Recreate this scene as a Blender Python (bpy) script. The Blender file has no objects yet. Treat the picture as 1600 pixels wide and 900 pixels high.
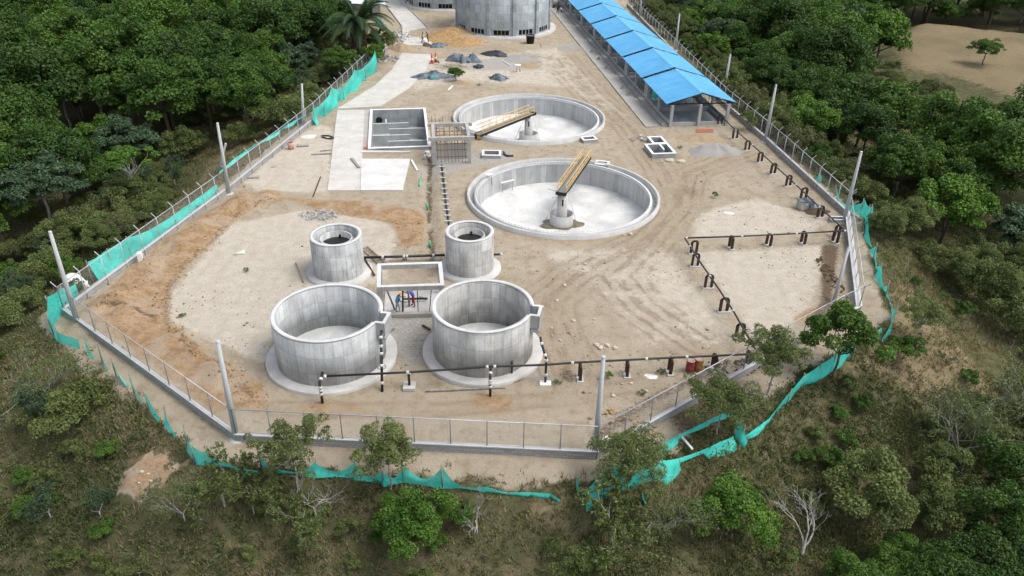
import bpy, bmesh, math, random
import numpy as np
from mathutils import Vector, Matrix, noise as mnoise
from mathutils.geometry import delaunay_2d_cdt
PI = math.pi
RAD = math.radians
random.seed(7)
rng = np.random.default_rng(11)
scene = bpy.context.scene
COL = scene.collection

# ------------------------------------------------------------------ camera
FPX, TILT, CAMH, ROLL = 1225.0, 30.5, 32.0, 0.9
_t, _r = RAD(TILT), RAD(ROLL)
FW = Vector((0, math.cos(_t), -math.sin(_t)))
_up = Vector((0, math.sin(_t), math.cos(_t)))
_rt = Vector((1, 0, 0))
CR = math.cos(_r)*_rt + math.sin(_r)*_up
CU = math.cos(_r)*_up - math.sin(_r)*_rt
CPOS = Vector((0, 0, CAMH))
cam = bpy.data.cameras.new("camera")
cam.sensor_width = 36.0
cam.lens = 36.0*FPX/1600.0
cam.clip_start = 0.5
cam.clip_end = 6000
camo = bpy.data.objects.new("camera", cam)
COL.objects.link(camo)
M3 = Matrix((CR, CU, -FW)).transposed()
camo.matrix_world = Matrix.Translation(CPOS) @ M3.to_4x4()
scene.camera = camo

# ------------------------------------------------------------------ sky, sun, exposure
SUN_EL, SUN_AZ = 60.0, 100.0          # azimuth clockwise from +Y (north)
w = bpy.data.worlds.new("World")
scene.world = w
w.use_nodes = True
wn = w.node_tree
sky = wn.nodes.new("ShaderNodeTexSky")
sky.sky_type = 'NISHITA'
sky.sun_disc = False
sky.sun_elevation = RAD(SUN_EL)
sky.sun_rotation = RAD(SUN_AZ)
sky.dust_density = 4.0
sky.air_density = 1.0
hs = wn.nodes.new("ShaderNodeHueSaturation")
hs.inputs['Saturation'].default_value = 0.45     # bright overcast veil
bg = wn.nodes["Background"]
bg.inputs['Strength'].default_value = 0.15
wn.links.new(sky.outputs[0], hs.inputs['Color'])
wn.links.new(hs.outputs[0], bg.inputs['Color'])
sl = bpy.data.lights.new("sun", 'SUN')
sl.energy = 1.0
sl.angle = RAD(26)
sl.color = (1.0, 0.96, 0.9)
so = bpy.data.objects.new("sun", sl)
COL.objects.link(so)
_e, _a = RAD(SUN_EL), RAD(SUN_AZ)
sdir = Vector((math.sin(_a)*math.cos(_e), math.cos(_a)*math.cos(_e), math.sin(_e)))
so.rotation_euler = sdir.to_track_quat('Z', 'Y').to_euler()
so.location = (60, 60, 120)
scene.view_settings.view_transform = 'Standard'
scene.view_settings.look = 'None'
scene.view_settings.exposure = 0.66
scene.view_settings.gamma = 1.0
scene.view_settings.use_curve_mapping = False
scene.render.engine = 'CYCLES'
scene.cycles.max_bounces = 5
scene.cycles.diffuse_bounces = 3
scene.cycles.glossy_bounces = 2
scene.cycles.transmission_bounces = 2
scene.cycles.transparent_max_bounces = 12


# ------------------------------------------------------------------ projecting photo points onto the ground
def G(px, py, z=0.0):
    d = FW + CR*((px-800)/FPX) + CU*((450-py)/FPX)
    return CPOS + d*((z-CAMH)/d.z)


def P2(px, py, z=0.0):
    v = G(px, py, z)
    return (v.x, v.y)


def Q(p):
    v = Vector(p) - CPOS
    dn = v.dot(FW)
    return 800+FPX*v.dot(CR)/dn, 450-FPX*v.dot(CU)/dn


# ------------------------------------------------------------------ terrain height
FENCE = [(-20.9, 125.9), (-24.8, 94.3), (-28.5, 72.4), (-33.4, 49.3), (-16.3, 35.7), (5.1, 34.7),
         (22.8, 48.5), (26.7, 51.4), (32.1, 68.9), (30.0, 88.8), (28.0, 103.5), (23.1, 170.5)]
PLAT = [(-35.2, 48.9), (-17.0, 33.9), (5.7, 32.8), (24.2, 46.6), (29.4, 50.6), (34.0, 68.6), (31.4, 90), (29.3, 104),
        (24.6, 170), (25, 330), (-80, 330), (-41, 215), (-33, 175), (-26.5, 140), (-23.5, 126), (-27, 95), (-30.6, 72)]


def seg_dist(X, Y, poly, closed=True):
    best = np.full(X.shape, 1e18)
    n = len(poly)
    for i in range(n if closed else n-1):
        ax, ay = poly[i]
        bx, by = poly[(i+1) % n]
        dx, dy = bx-ax, by-ay
        L = dx*dx+dy*dy+1e-12
        t = np.clip(((X-ax)*dx+(Y-ay)*dy)/L, 0, 1)
        best = np.minimum(best, (X-ax-t*dx)**2+(Y-ay-t*dy)**2)
    return np.sqrt(best)


def inside(X, Y, poly):
    c = np.zeros(X.shape, bool)
    n = len(poly)
    for i in range(n):
        ax, ay = poly[i]
        bx, by = poly[(i+1) % n]
        if ay == by:
            continue
        cond = ((ay > Y) != (by > Y)) & (X < (bx-ax)*(Y-ay)/(by-ay)+ax)
        c ^= cond
    return c


def sdf(X, Y, poly):           # negative inside
    X = np.asarray(X, float)
    Y = np.asarray(Y, float)
    d = seg_dist(X, Y, poly)
    return np.where(inside(X, Y, poly), -d, d)


_rg = np.random.default_rng(5)
_lat = _rg.random((256, 256))


def vnoise(X, Y, s):           # smooth value noise 0..1, feature size s
    x = np.asarray(X)/s + 1000.0
    y = np.asarray(Y)/s + 1000.0
    xi = np.floor(x).astype(int)
    yi = np.floor(y).astype(int)
    fx = x-xi
    fy = y-yi
    fx = fx*fx*(3-2*fx)
    fy = fy*fy*(3-2*fy)
    a = _lat[xi % 256, yi % 256]
    b = _lat[(xi+1) % 256, yi % 256]
    c = _lat[xi % 256, (yi+1) % 256]
    d = _lat[(xi+1) % 256, (yi+1) % 256]
    return (a*(1-fx)+b*fx)*(1-fy)+(c*(1-fx)+d*fx)*fy


FIELD = [P2(1390, 60, -8), P2(1440, 38, -8), P2(1650, 60, -8), P2(1700, 150, -8), P2(1590, 150, -8), P2(1500, 118, -8), P2(1420, 105, -8)]
BERM = [P2(150, 500), P2(200, 455), P2(262, 400), P2(330, 345), P2(400, 308)]
BERM2 = [P2(165, 500), P2(235, 505), P2(300, 555), P2(375, 600), P2(415, 640)]
HEAPS = [(P2(615, 335), 3.0, 1.0, .35), (P2(632, 370), 2.6, 1.6, .5), (P2(540, 322), 3.2, .9, .35), (P2(440, 318), 3.5, 1.0, .35),
         (P2(700, 52), 5.0, 3.0, .9), (P2(720, 62), 4.0, 2.2, .8), (P2(460, 262), 2.5, 1.3, .3)]
TRENCH = [P2(672, 240), P2(670, 330), P2(672, 345)]
TRENCH2 = [P2(672, 352), P2(676, 396)]


MC = None       # centre of the bare soil patch on the front left slope


def terrain(X, Y):
    X = np.asarray(X, float)
    Y = np.asarray(Y, float)
    d = sdf(X, Y, PLAT)
    o = np.maximum(d, 0)
    z = -10.5*(1-np.exp(-o/20.0))
    far = np.clip((o-30)/60, 0, 1)
    z += far*(vnoise(X, Y, 45)-.5)*6
    rough = np.clip(o/6, 0, 1)
    z += rough*((vnoise(X, Y, 9)-.5)*1.1+(vnoise(X, Y, 2.7)-.5)*.35)
    # flat yard
    ins = np.clip(-d/1.5, 0, 1)
    yard = (vnoise(X, Y, 6)-.5)*.10+(vnoise(X, Y, 1.3)-.5)*.045
    db = seg_dist(X, Y, BERM, False)
    yard += np.exp(-(db/1.6)**2)*(.42+1.0*(vnoise(X, Y, 1.5)-.35)+.4*(vnoise(X, Y, .7)-.5))
    db = seg_dist(X, Y, BERM2, False)
    yard += np.exp(-(db/1.2)**2)*(.26+.7*(vnoise(X, Y, 1.3)-.4)+.35*(vnoise(X, Y, .7)-.5))
    for (hx, hy), a, b, h in HEAPS:
        q = ((X-hx)/a)**2+((Y-hy)/b)**2
        yard += np.exp(-q)*h*(.6+.8*vnoise(X, Y, .9))
    z = z + ins*yard
    if MC is not None:
        z = z+.6*np.exp(-(((X-MC.x)/1.7)**2+((Y-MC.y)/1.5)**2))*(.6+.8*vnoise(X, Y, .7))
    f = sdf(X, Y, FIELD)
    k = np.clip((-f+6)/8, 0, 1)
    z = z*(1-k)+(-8+.02*(Y-150))*k
    return z


def tz(x, y):
    return float(terrain(np.array([x]), np.array([y]))[0])


def T(px, py):                  # photo point -> terrain point
    z = 0.0
    for _ in range(12):
        p = G(px, py, z)
        z = .5*z+.5*tz(p.x, p.y)
    p = G(px, py, z)
    return Vector((p.x, p.y, tz(p.x, p.y)))


MC = T(226, 747)

# ------------------------------------------------------------------ object helpers
FRAME = {}      # object name -> (world loc, rz) of the frame its vertices live in


def tag(o, label=None, cat=None, group=None, kind=None):
    if label:
        o['label'] = label
    if cat:
        o['category'] = cat
    if group:
        o['group'] = group
    if kind:
        o['kind'] = kind
    return o


def thing(name, label, cat, loc=(0, 0, 0), rz=0.0, group=None):
    o = bpy.data.objects.new(name, None)
    o.empty_display_size = .3
    COL.objects.link(o)
    o.location = loc
    o.rotation_euler = (0, 0, rz)
    FRAME[o.name] = (Vector(loc), rz)
    return tag(o, label, cat, group)


class MB:
    def __init__(s):
        s.v = []
        s.f = []
        s.uv = []
        s.sm = []

    def face(s, idx, uv=None, smooth=False):
        s.f.append(tuple(idx))
        s.uv.append(uv)
        s.sm.append(smooth)

    def box(s, c, size, rz=0.0, rot=None, taper=1.0):
        x, y, z = size[0]/2, size[1]/2, size[2]/2
        R = rot if rot is not None else Matrix.Rotation(rz, 3, 'Z')
        b = len(s.v)
        c = Vector(c)
        for dz in (-z, z):
            k = taper if dz > 0 else 1.0
            for dx, dy in ((-x, -y), (x, -y), (x, y), (-x, y)):
                s.v.append(c+R @ Vector((dx*k, dy*k, dz)))
        X, Y, Z = size
        for q, (a, h) in (((0, 3, 2, 1), (X, Y)), ((4, 5, 6, 7), (X, Y)), ((0, 1, 5, 4), (X, Z)), ((1, 2, 6, 5), (Y, Z)),
                          ((2, 3, 7, 6), (X, Z)), ((3, 0, 4, 7), (Y, Z))):
            s.face([b+i for i in q], [(0, 0), (a, 0), (a, h), (0, h)])
        return s

    def beam(s, a, b, wd, ht, up=(0, 0, 1), roll=0):
        a, b = Vector(a), Vector(b)
        d = (b-a)
        L = d.length
        if L < 1e-6:
            return s
        d = d/L
        upv = Vector(up)
        if abs(d.dot(upv)) > .98:
            upv = Vector((1, 0, 0))
        side = upv.cross(d).normalized()
        u2 = d.cross(side)
        R = Matrix((d, side, u2)).transposed()
        s.box((a+b)/2, (L, wd, ht), rot=R)
        return s

    def tube(s, pts, r, n=8, caps=True, r2=None):
        pts = [Vector(p) for p in pts]
        m = len(pts)
        rs = r if isinstance(r, (list, tuple)) else [r+((r2-r)*i/(m-1) if r2 is not None else 0) for i in range(m)]
        b = len(s.v)
        prev = None
        acc = 0
        accs = []
        for i, p in enumerate(pts):
            d = (pts[min(i+1, m-1)]-pts[max(i-1, 0)]).normalized()
            if prev is None:
                a = Vector((0, 0, 1)) if abs(d.z) < .9 else Vector((1, 0, 0))
                side = a.cross(d).normalized()
            else:
                side = (prev-d*prev.dot(d))
                side = side.normalized() if side.length > 1e-6 else Vector((1, 0, 0))
            prev = side
            up = d.cross(side)
            if i:
                acc += (pts[i]-pts[i-1]).length
            accs.append(acc)
            for k in range(n):
                t = 2*PI*k/n
                s.v.append(p+(side*math.cos(t)+up*math.sin(t))*rs[i])
        for i in range(m-1):
            for k in range(n):
                k2 = (k+1) % n
                u0, u1 = 2*PI*rs[i]*k/n, 2*PI*rs[i]*(k+1)/n
                s.face([b+i*n+k, b+i*n+k2, b+(i+1)*n+k2, b+(i+1)*n+k],
                       [(u0, accs[i]), (u1, accs[i]), (u1, accs[i+1]), (u0, accs[i+1])], True)
        if caps:
            s.face([b+k for k in range(n)][::-1])
            s.face([b+(m-1)*n+k for k in range(n)])
        return s

    def lathe(s, c, prof, n=64, a0=0.0, a1=2*PI, smooth=True, closed=False):
        """prof: (r,z) points; outside surface when listed bottom to top. closed: the profile is a loop."""
        c = Vector(c)
        full = abs(a1-a0-2*PI) < 1e-6
        cols = n if full else n+1
        m = len(prof)
        b = len(s.v)
        for i in range(cols):
            t = a0+(a1-a0)*i/n
            for r, z in prof:
                s.v.append(c+Vector((r*math.cos(t), r*math.sin(t), z)))
        ln = [0]
        for j in range(1, m+1):
            p, q = prof[j % m], prof[j-1]
            ln.append(ln[-1]+math.hypot(p[0]-q[0], p[1]-q[1]))
        R = max(p[0] for p in prof)
        for i in range(n):
            i2 = (i+1) % cols if full else i+1
            for j in range(m if closed else m-1):
                j2 = (j+1) % m
                t0, t1 = a0+(a1-a0)*i/n, a0+(a1-a0)*(i+1)/n
                p, q = prof[j], prof[j2]
                if abs(p[0]-q[0]) < abs(p[1]-q[1]):
                    va, vb = p[1], q[1]
                else:
                    va, vb = p[0], q[0]
                s.face([b+i*m+j, b+i2*m+j, b+i2*m+j2, b+i*m+j2],
                       [(t0*R, va), (t1*R, va), (t1*R, vb), (t0*R, vb)], smooth)
        if closed and not full:
            s.face([b+j for j in range(m)])
            s.face([b+n*m+j for j in range(m)][::-1])
        return s

    def disc(s, c, r, n=48, z=0.0):
        c = Vector(c)
        b = len(s.v)
        for k in range(n):
            t = 2*PI*k/n
            s.v.append(c+Vector((r*math.cos(t), r*math.sin(t), z)))
        s.face([b+k for k in range(n)], [(s.v[b+k].x, s.v[b+k].y) for k in range(n)])
        return s

    def slab(s, poly, z0, z1):
        b = len(s.v)
        n = len(poly)
        ar = sum(poly[i][0]*poly[(i+1) % n][1]-poly[(i+1) % n][0]*poly[i][1] for i in range(n))
        if ar < 0:
            poly = poly[::-1]
        for z in (z0, z1):
            for p in poly:
                s.v.append(Vector((p[0], p[1], z)))
        s.face([b+n+i for i in range(n)], [(p[0], p[1]) for p in poly])
        s.face([b+i for i in range(n)][::-1])
        acc = 0
        for i in range(n):
            j = (i+1) % n
            L = math.hypot(poly[j][0]-poly[i][0], poly[j][1]-poly[i][1])
            s.face([b+i, b+j, b+n+j, b+n+i], [(acc, z0), (acc+L, z0), (acc+L, z1), (acc, z1)])
            acc += L
        return s

    def build(s, name, mat, parent=None, local=False, bevel=0.0):
        me = bpy.data.meshes.new(name)
        vs = s.v
        if parent is not None and not local:
            loc, rz = FRAME[parent.name]
            R = Matrix.Rotation(-rz, 3, 'Z')
            vs = [R @ (Vector(v)-loc) for v in s.v]
        me.from_pydata([tuple(v) for v in vs], [], s.f)
        if any(u is not None for u in s.uv):
            ul = me.uv_layers.new(name="UVMap")
            k = 0
            flat = []
            for f, u in zip(s.f, s.uv):
                for i in range(len(f)):
                    flat.extend(u[i] if u is not None else (0, 0))
            ul.data.foreach_set('uv', flat)
        me.polygons.foreach_set('use_smooth', s.sm)
        if isinstance(mat, (list, tuple)):
            for m_ in mat:
                me.materials.append(m_)
        else:
            me.materials.append(mat)
        me.update()
        o = bpy.data.objects.new(name, me)
        COL.objects.link(o)
        if parent is not None:
            o.parent = parent
            FRAME[o.name] = FRAME[parent.name]
        else:
            FRAME[o.name] = (Vector((0, 0, 0)), 0.0)
        if bevel > 0:
            bm = bmesh.new()
            bm.from_mesh(me)
            bmesh.ops.bevel(bm, geom=bm.edges[:], offset=bevel, segments=1, affect='EDGES')
            bm.to_mesh(me)
            bm.free()
        return o


def npmesh(name, verts, faces, mat, tone=None, parent=None, smooth=False):
    me = bpy.data.meshes.new(name)
    nv, (nf, k) = len(verts), faces.shape
    me.vertices.add(nv)
    me.vertices.foreach_set('co', np.ascontiguousarray(verts, dtype=np.float32).ravel())
    me.loops.add(nf*k)
    me.loops.foreach_set('vertex_index', np.ascontiguousarray(faces, dtype=np.int32).ravel())
    me.polygons.add(nf)
    me.polygons.foreach_set('loop_start', np.arange(0, nf*k, k, dtype=np.int32))
    if smooth:
        me.polygons.foreach_set('use_smooth', np.ones(nf, bool))
    if tone is not None:
        a = me.attributes.new('tone', 'FLOAT', 'POINT')
        a.data.foreach_set('value', np.ascontiguousarray(tone, dtype=np.float32))
    me.update(calc_edges=True)
    me.validate()
    if mat:
        me.materials.append(mat)
    o = bpy.data.objects.new(name, me)
    COL.objects.link(o)
    if parent is not None:
        o.parent = parent
        FRAME[o.name] = FRAME[parent.name]
    else:
        FRAME[o.name] = (Vector((0, 0, 0)), 0.0)
    return o


def copy_tree(o, parent=None):
    c = o.copy()
    COL.objects.link(c)
    if parent is not None:
        c.parent = parent
    for ch in list(o.children):
        copy_tree(ch, c)
    return c


# ------------------------------------------------------------------ materials
class NT:
    def __init__(s, name):
        s.m = bpy.data.materials.new(name)
        s.m.use_nodes = True
        s.t = s.m.node_tree
        s.b = s.t.nodes["Principled BSDF"]
        s.out = s.t.nodes["Material Output"]
        s.b.inputs['Roughness'].default_value = .85
        s.b.inputs['Specular IOR Level'].default_value = .25

    def n(s, typ, **k):
        nd = s.t.nodes.new(typ)
        for a, v in k.items():
            setattr(nd, a, v)
        return nd

    def l(s, a, b):
        s.t.links.new(a, b)

    def coord(s, which='Object'):
        return s.n("ShaderNodeTexCoord").outputs[which]

    def mapping(s, vec, scale=(1, 1, 1), loc=(0, 0, 0)):
        m = s.n("ShaderNodeMapping")
        m.inputs['Scale'].default_value = scale
        m.inputs['Location'].default_value = loc
        s.l(vec, m.inputs['Vector'])
        return m.outputs[0]

    def noise(s, vec, scale, detail=3, rough=.55, dist=0):
        nd = s.n("ShaderNodeTexNoise")
        nd.inputs['Scale'].default_value = scale
        nd.inputs['Detail'].default_value = detail
        nd.inputs['Roughness'].default_value = rough
        nd.inputs['Distortion'].default_value = dist
        if vec is not None:
            s.l(vec, nd.inputs['Vector'])
        return nd.outputs['Fac']

    def ramp(s, fac, stops):
        nd = s.n("ShaderNodeValToRGB")
        e = nd.color_ramp.elements
        while len(e) < len(stops):
            e.new(.5)
        for i, (p, c) in enumerate(stops):
            e[i].position = p
            e[i].color = (c, c, c, 1) if isinstance(c, (int, float)) else (*c, 1)
        s.l(fac, nd.inputs[0])
        return nd.outputs[0]

    def val(s, op, a, b=None, c=None, clamp=False):
        nd = s.n("ShaderNodeMath", operation=op, use_clamp=clamp)
        for i, x in enumerate((a, b, c)):
            if x is None:
                continue
            if isinstance(x, (int, float)):
                nd.inputs[i].default_value = x
            else:
                s.l(x, nd.inputs[i])
        return nd.outputs[0]

    def mix(s, fac, a, b, blend='MIX'):
        nd = s.n("ShaderNodeMix", data_type='RGBA', blend_type=blend)
        for sock, x in ((nd.inputs['Factor'], fac), (nd.inputs['A'], a), (nd.inputs['B'], b)):
            if isinstance(x, (int, float)):
                if sock.type == 'RGBA':
                    sock.default_value = (x, x, x, 1)
                else:
                    sock.default_value = x
            elif isinstance(x, tuple):
                sock.default_value = (*x, 1)
            else:
                s.l(x, sock)
        # RGBA sockets of the Mix node carry several A/B: pick the colour ones
        return nd.outputs['Result']

    def attr(s, name, out='Fac'):
        nd = s.n("ShaderNodeAttribute", attribute_name=name)
        return nd.outputs[out]

    def bump(s, h, strength=.4, dist=.05):
        nd = s.n("ShaderNodeBump")
        nd.inputs['Strength'].default_value = strength
        nd.inputs['Distance'].default_value = dist
        s.l(h, nd.inputs['Height'])
        s.l(nd.outputs[0], s.b.inputs['Normal'])

    def color(s, c):
        if isinstance(c, tuple):
            s.b.inputs['Base Color'].default_value = (*c, 1)
        else:
            s.l(c, s.b.inputs['Base Color'])
        return s


def _mixsock(nd, nm):
    for i in nd.inputs:
        if i.name == nm and i.type == 'RGBA':
            return i


def _mix(s, fac, a, b, blend='MIX'):
    nd = s.n("ShaderNodeMix", data_type='RGBA', blend_type=blend)
    f = [i for i in nd.inputs if i.name == 'Factor' and i.type == 'VALUE'][0]
    for sock, x in ((f, fac), (_mixsock(nd, 'A'), a), (_mixsock(nd, 'B'), b)):
        if isinstance(x, (int, float)):
            sock.default_value = (x, x, x, 1) if sock.type == 'RGBA' else x
        elif isinstance(x, tuple):
            sock.default_value = (*x, 1)
        else:
            s.l(x, sock)
    return [o for o in nd.outputs if o.type == 'RGBA'][0]


NT.mix = _mix


def simple(name, c, rough=.7, var=.12, scale=3.0, spec=.25, metal=0.0):
    s = NT(name)
    v = s.coord()
    f = s.noise(v, scale, 4)
    k = s.ramp(f, [(.3, 1-var*1.4), (.7, 1+var)])
    s.color(s.mix(1.0, c, k, 'MULTIPLY'))
    s.b.inputs['Roughness'].default_value = rough
    s.b.inputs['Specular IOR Level'].default_value = spec
    s.b.inputs['Metallic'].default_value = metal
    return s.m


def concrete(name, base, panel=None, stain=.3, streak=.25, line=.45, warm=0.15, blotch=.6, pc=(.74, 1.13)):
    """Cast concrete: board/panel joints from the UVs in metres, blotches, vertical water streaks."""
    s = NT(name)
    o = s.coord()
    uv = s.coord('UV')
    big = s.noise(o, blotch, 5, .6)
    fine = s.noise(o, 9.0, 4, .6)
    c = s.mix(s.ramp(big, [(.3, 0), (.7, 1)]), tuple(x*(1-stain) for x in base), tuple(min(1, x*(1+stain*.55)) for x in base))
    c = s.mix(s.ramp(s.noise(o, .9, 3), [(.55, 0), (.8, warm)]), c, (.34, .27, .19))
    st = s.noise(s.mapping(uv, (2.4, .22, 1)), 2.2, 4, .65)
    c = s.mix(s.ramp(st, [(.52, 0), (.75, streak)]), c, (.10, .10, .10))
    st2 = s.noise(s.mapping(uv, (1.7, .12, 1), (9, 3, 0)), 2.2, 3, .6)
    c = s.mix(s.ramp(st2, [(.55, 0), (.78, streak*.8)]), c, (.62, .62, .60))
    c = s.mix(s.ramp(fine, [(.35, .14), (.6, 0)]), c, (.12, .12, .12))
    if panel:
        pw, ph = panel
        br = s.n("ShaderNodeTexBrick")
        br.offset = .0
        br.inputs['Scale'].default_value = 1.0
        br.inputs['Brick Width'].default_value = pw
        br.inputs['Row Height'].default_value = ph
        br.inputs['Mortar Size'].default_value = .018
        br.inputs['Mortar Smooth'].default_value = .6
        br.inputs['Bias'].default_value = 0
        br.inputs['Color1'].default_value = (pc[0], pc[0], pc[0], 1)
        br.inputs['Color2'].default_value = (pc[1], pc[1], pc[1], 1)
        br.inputs['Mortar'].default_value = (1-line, 1-line, 1-line, 1)
        wob = s.n("ShaderNodeVectorMath", operation='ADD')
        nn = s.n("ShaderNodeTexNoise")
        nn.inputs['Scale'].default_value = 1.5
        s.l(uv, nn.inputs['Vector'])
        sc = s.n("ShaderNodeVectorMath", operation='SCALE')
        sc.inputs['Scale'].default_value = .05
        s.l(nn.outputs['Color'], sc.inputs[0])
        s.l(uv, wob.inputs[0])
        s.l(sc.outputs[0], wob.inputs[1])
        s.l(wob.outputs[0], br.inputs['Vector'])
        c = s.mix(.85, c, br.outputs['Color'], 'MULTIPLY')
        # horizontal pour line streaks
        s.bump(s.mix(.5, br.outputs['Fac'], fine), .35, .02)
    else:
        s.bump(fine, .25, .02)
    s.color(c)
    s.b.inputs['Roughness'].default_value = .9
    return s.m


def foliage(name, dark, light, trans=.25):
    s = NT(name)
    t = s.attr('tone')
    oi = s.n("ShaderNodeObjectInfo").outputs['Random']
    f = s.val('ADD', t, s.val('MULTIPLY', s.val('SUBTRACT', oi, .5), .35), clamp=True)
    c = s.mix(f, dark, light)
    s.color(c)
    s.b.inputs['Roughness'].default_value = .55
    s.b.inputs['Specular IOR Level'].default_value = .25
    tr = s.n("ShaderNodeBsdfTranslucent")
    s.l(s.mix(1.0, c, (1.1, 1.25, .6), 'MULTIPLY'), tr.inputs[0])
    mx = s.n("ShaderNodeMixShader")
    mx.inputs[0].default_value = trans
    s.l(s.b.outputs[0], mx.inputs[1])
    s.l(tr.outputs[0], mx.inputs[2])
    s.l(mx.outputs[0], s.out.inputs[0])
    return s.m


MAT = {}
MAT['tank'] = concrete('tank_concrete', (.50, .52, .525), (.62, 1.22), .25, .42, .45, .25)
MAT['tank_warm'] = concrete('tank_concrete_stained', (.48, .48, .465), (.62, 1.22), .3, .55, .45, .45)
MAT['tower'] = concrete('tower_concrete', (.49, .51, .51), (.42, 1.2), .3, .65, .5, .25)
MAT['silo'] = concrete('silo_concrete', (.41, .455, .475), (1.1, 1.35), .22, .5, .5)
MAT['rim'] = concrete('fresh_rim_concrete', (.60, .605, .60), None, .18, .2, 0)
MAT['ring'] = concrete('clarifier_ring_concrete', (.50, .50, .49), None, .18, .3, 0)
MAT['channel'] = concrete('channel_concrete', (.40, .41, .41), (2.4, 1), .2, .3, .3)
MAT['clarwall'] = concrete('clarifier_wall_concrete', (.50, .51, .505), (.6, 3), .15, .45, .3)
MAT['clarfloor'] = concrete('white_screed_floor', (.64, .645, .63), None, .3, .0, 0, .05, .35)
MAT['pad'] = concrete('footing_concrete', (.50, .49, .47), None, .2, .1, 0, .25)
MAT['tankfloor'] = concrete('tank_floor_concrete', (.52, .535, .53), None, .25, .1, 0, .1)
MAT['darkconc'] = concrete('dark_grey_concrete', (.20, .205, .21), (.9, 1.3), .25, .3, .4)  # darker grey concrete for drum bottom, beds and odd pieces
MAT['basin'] = concrete('basin_concrete', (.40, .43, .44), (1.2, 1.2), .3, .6, .45)
MAT['baffle'] = concrete('baffle_concrete', (.44, .455, .45), None, .25, .35, 0)
MAT['white_rim'] = concrete('white_plaster_rim', (.78, .78, .76), None, .08, .05, 0, .05)
MAT['slab'] = concrete('road_slab_concrete', (.54, .52, .485), (4.0, 3.6), .15, .05, .2, .3, .6, (.95, 1.04))
MAT['slab_bright'] = concrete('bright_slab_concrete', (.62, .61, .59), None, .15, .05, 0, .25)
MAT['walk'] = concrete('walkway_concrete', (.40, .385, .355), (2.5, 2.5), .18, .05, .25, .3, .6, (.92, 1.05))
MAT['post'] = concrete('pole_concrete', (.46, .48, .49), None, .12, .15, 0, .05)
MAT['shedcol'] = concrete('shed_column_concrete', (.42, .425, .42), None, .2, .2, 0, .1)
MAT['formwork'] = concrete('raw_frame_concrete', (.44, .43, .41), None, .3, .3, 0, .5)


def block_mat():
    s = NT('grey_block_wall')
    uv = s.coord('UV')
    br = s.n("ShaderNodeTexBrick")
    br.inputs['Scale'].default_value = 1
    br.inputs['Brick Width'].default_value = .4
    br.inputs['Row Height'].default_value = .2
    br.inputs['Mortar Size'].default_value = .012
    br.inputs['Color1'].default_value = (.27, .275, .28, 1)
    br.inputs['Color2'].default_value = (.36, .36, .36, 1)
    br.inputs['Mortar'].default_value = (.20, .19, .18, 1)
    s.l(uv, br.inputs['Vector'])
    f = s.noise(s.coord(), 1.3, 4)
    s.color(s.mix(s.ramp(f, [(.5, 0), (.8, .5)]), br.outputs[0], (.38, .33, .27)))
    return s.m


MAT['block'] = block_mat()
MAT['cap'] = concrete('wall_cap_concrete', (.52, .525, .53), None, .12, .1, 0, .1)
MAT['galv'] = simple('galvanised_steel', (.46, .48, .50), .5, .1, 2, .4, .3)
MAT['steelpost'] = simple('grey_steel_post', (.20, .21, .22), .6, .15, 2)
MAT['whitepost'] = simple('white_arm_paint', (.62, .63, .64), .6, .1)
MAT['blackpipe'] = simple('black_painted_pipe', (.022, .023, .026), .45, .3, 4, .4)
MAT['coupling'] = simple('pale_metal_coupling', (.56, .56, .55), .45, .1, 5, .4)
MAT['rust'] = simple('rust_brown_steel', (.055, .032, .024), .75, .35, 6)
MAT['yellow'] = simple('yellow_rail_paint', (.74, .47, .12), .5, .15, 3, .4)
MAT['deck'] = simple('dark_grey_grating', (.19, .205, .215), .6, .15, 6)
MAT['deckdark'] = simple('black_steel_edge', (.02, .022, .026), .5, .2, 3)
MAT['wood'] = simple('weathered_timber', (.30, .22, .15), .85, .3, 5)
MAT['woodgrey'] = simple('grey_timber', (.27, .25, .22), .85, .3, 5)
MAT['dark'] = simple('opening_shade_and_dark_doors', (.02, .02, .02), .9, .1)  # near-black: shade inside openings put into the colour; also dark doors
MAT['blackplastic'] = simple('black_plastic', (.018, .019, .022), .5, .2)
MAT['redbarrel'] = simple('faded_red_barrel', (.27, .05, .055), .6, .35, 4)
MAT['orangebarrel'] = simple('rusty_orange_barrel', (.36, .17, .06), .7, .35, 4)
MAT['greenpipe'] = simple('green_plastic_pipe', (.10, .46, .27), .5, .1)
MAT['whitebag'] = simple('white_sack', (.72, .71, .66), .8, .15, 4)
MAT['tarp'] = simple('slate_blue_tarpaulin', (.11, .14, .17), .55, .5, 1.6, .35)
MAT['tarpdark'] = simple('dark_tarpaulin', (.035, .04, .05), .55, .4, 1.6, .35)
MAT['gravel'] = simple('grey_gravel', (.30, .29, .27), .95, .3, 25)
MAT['sandpile'] = simple('brown_sand', (.33, .25, .16), .95, .2, 8)
MAT['orangesoil'] = simple('orange_soil', (.36, .23, .11), .95, .3, 3)
MAT['darksoil'] = simple('dark_loose_soil', (.10, .07, .045), .95, .3, 6)
MAT['rock'] = simple('pale_limestone', (.52, .46, .36), .9, .2, 6)
MAT['rubble'] = simple('broken_concrete', (.40, .39, .37), .9, .35, 3)
MAT['zinc'] = simple('pale_zinc_sheet', (.62, .70, .72), .5, .08, 2)
MAT['redclay'] = simple('red_brick', (.35, .13, .08), .9, .25, 8)
MAT['pink'] = simple('faded_pink_plastic', (.55, .32, .28), .7, .15)
MAT['hivis'] = simple('red_barrier_paint', (.50, .10, .07), .6, .2)
MAT['bark'] = simple('brown_bark', (.13, .10, .075), .9, .35, 5)
MAT['palebark'] = simple('pale_grey_bark', (.34, .33, .30), .9, .3, 5)
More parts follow.
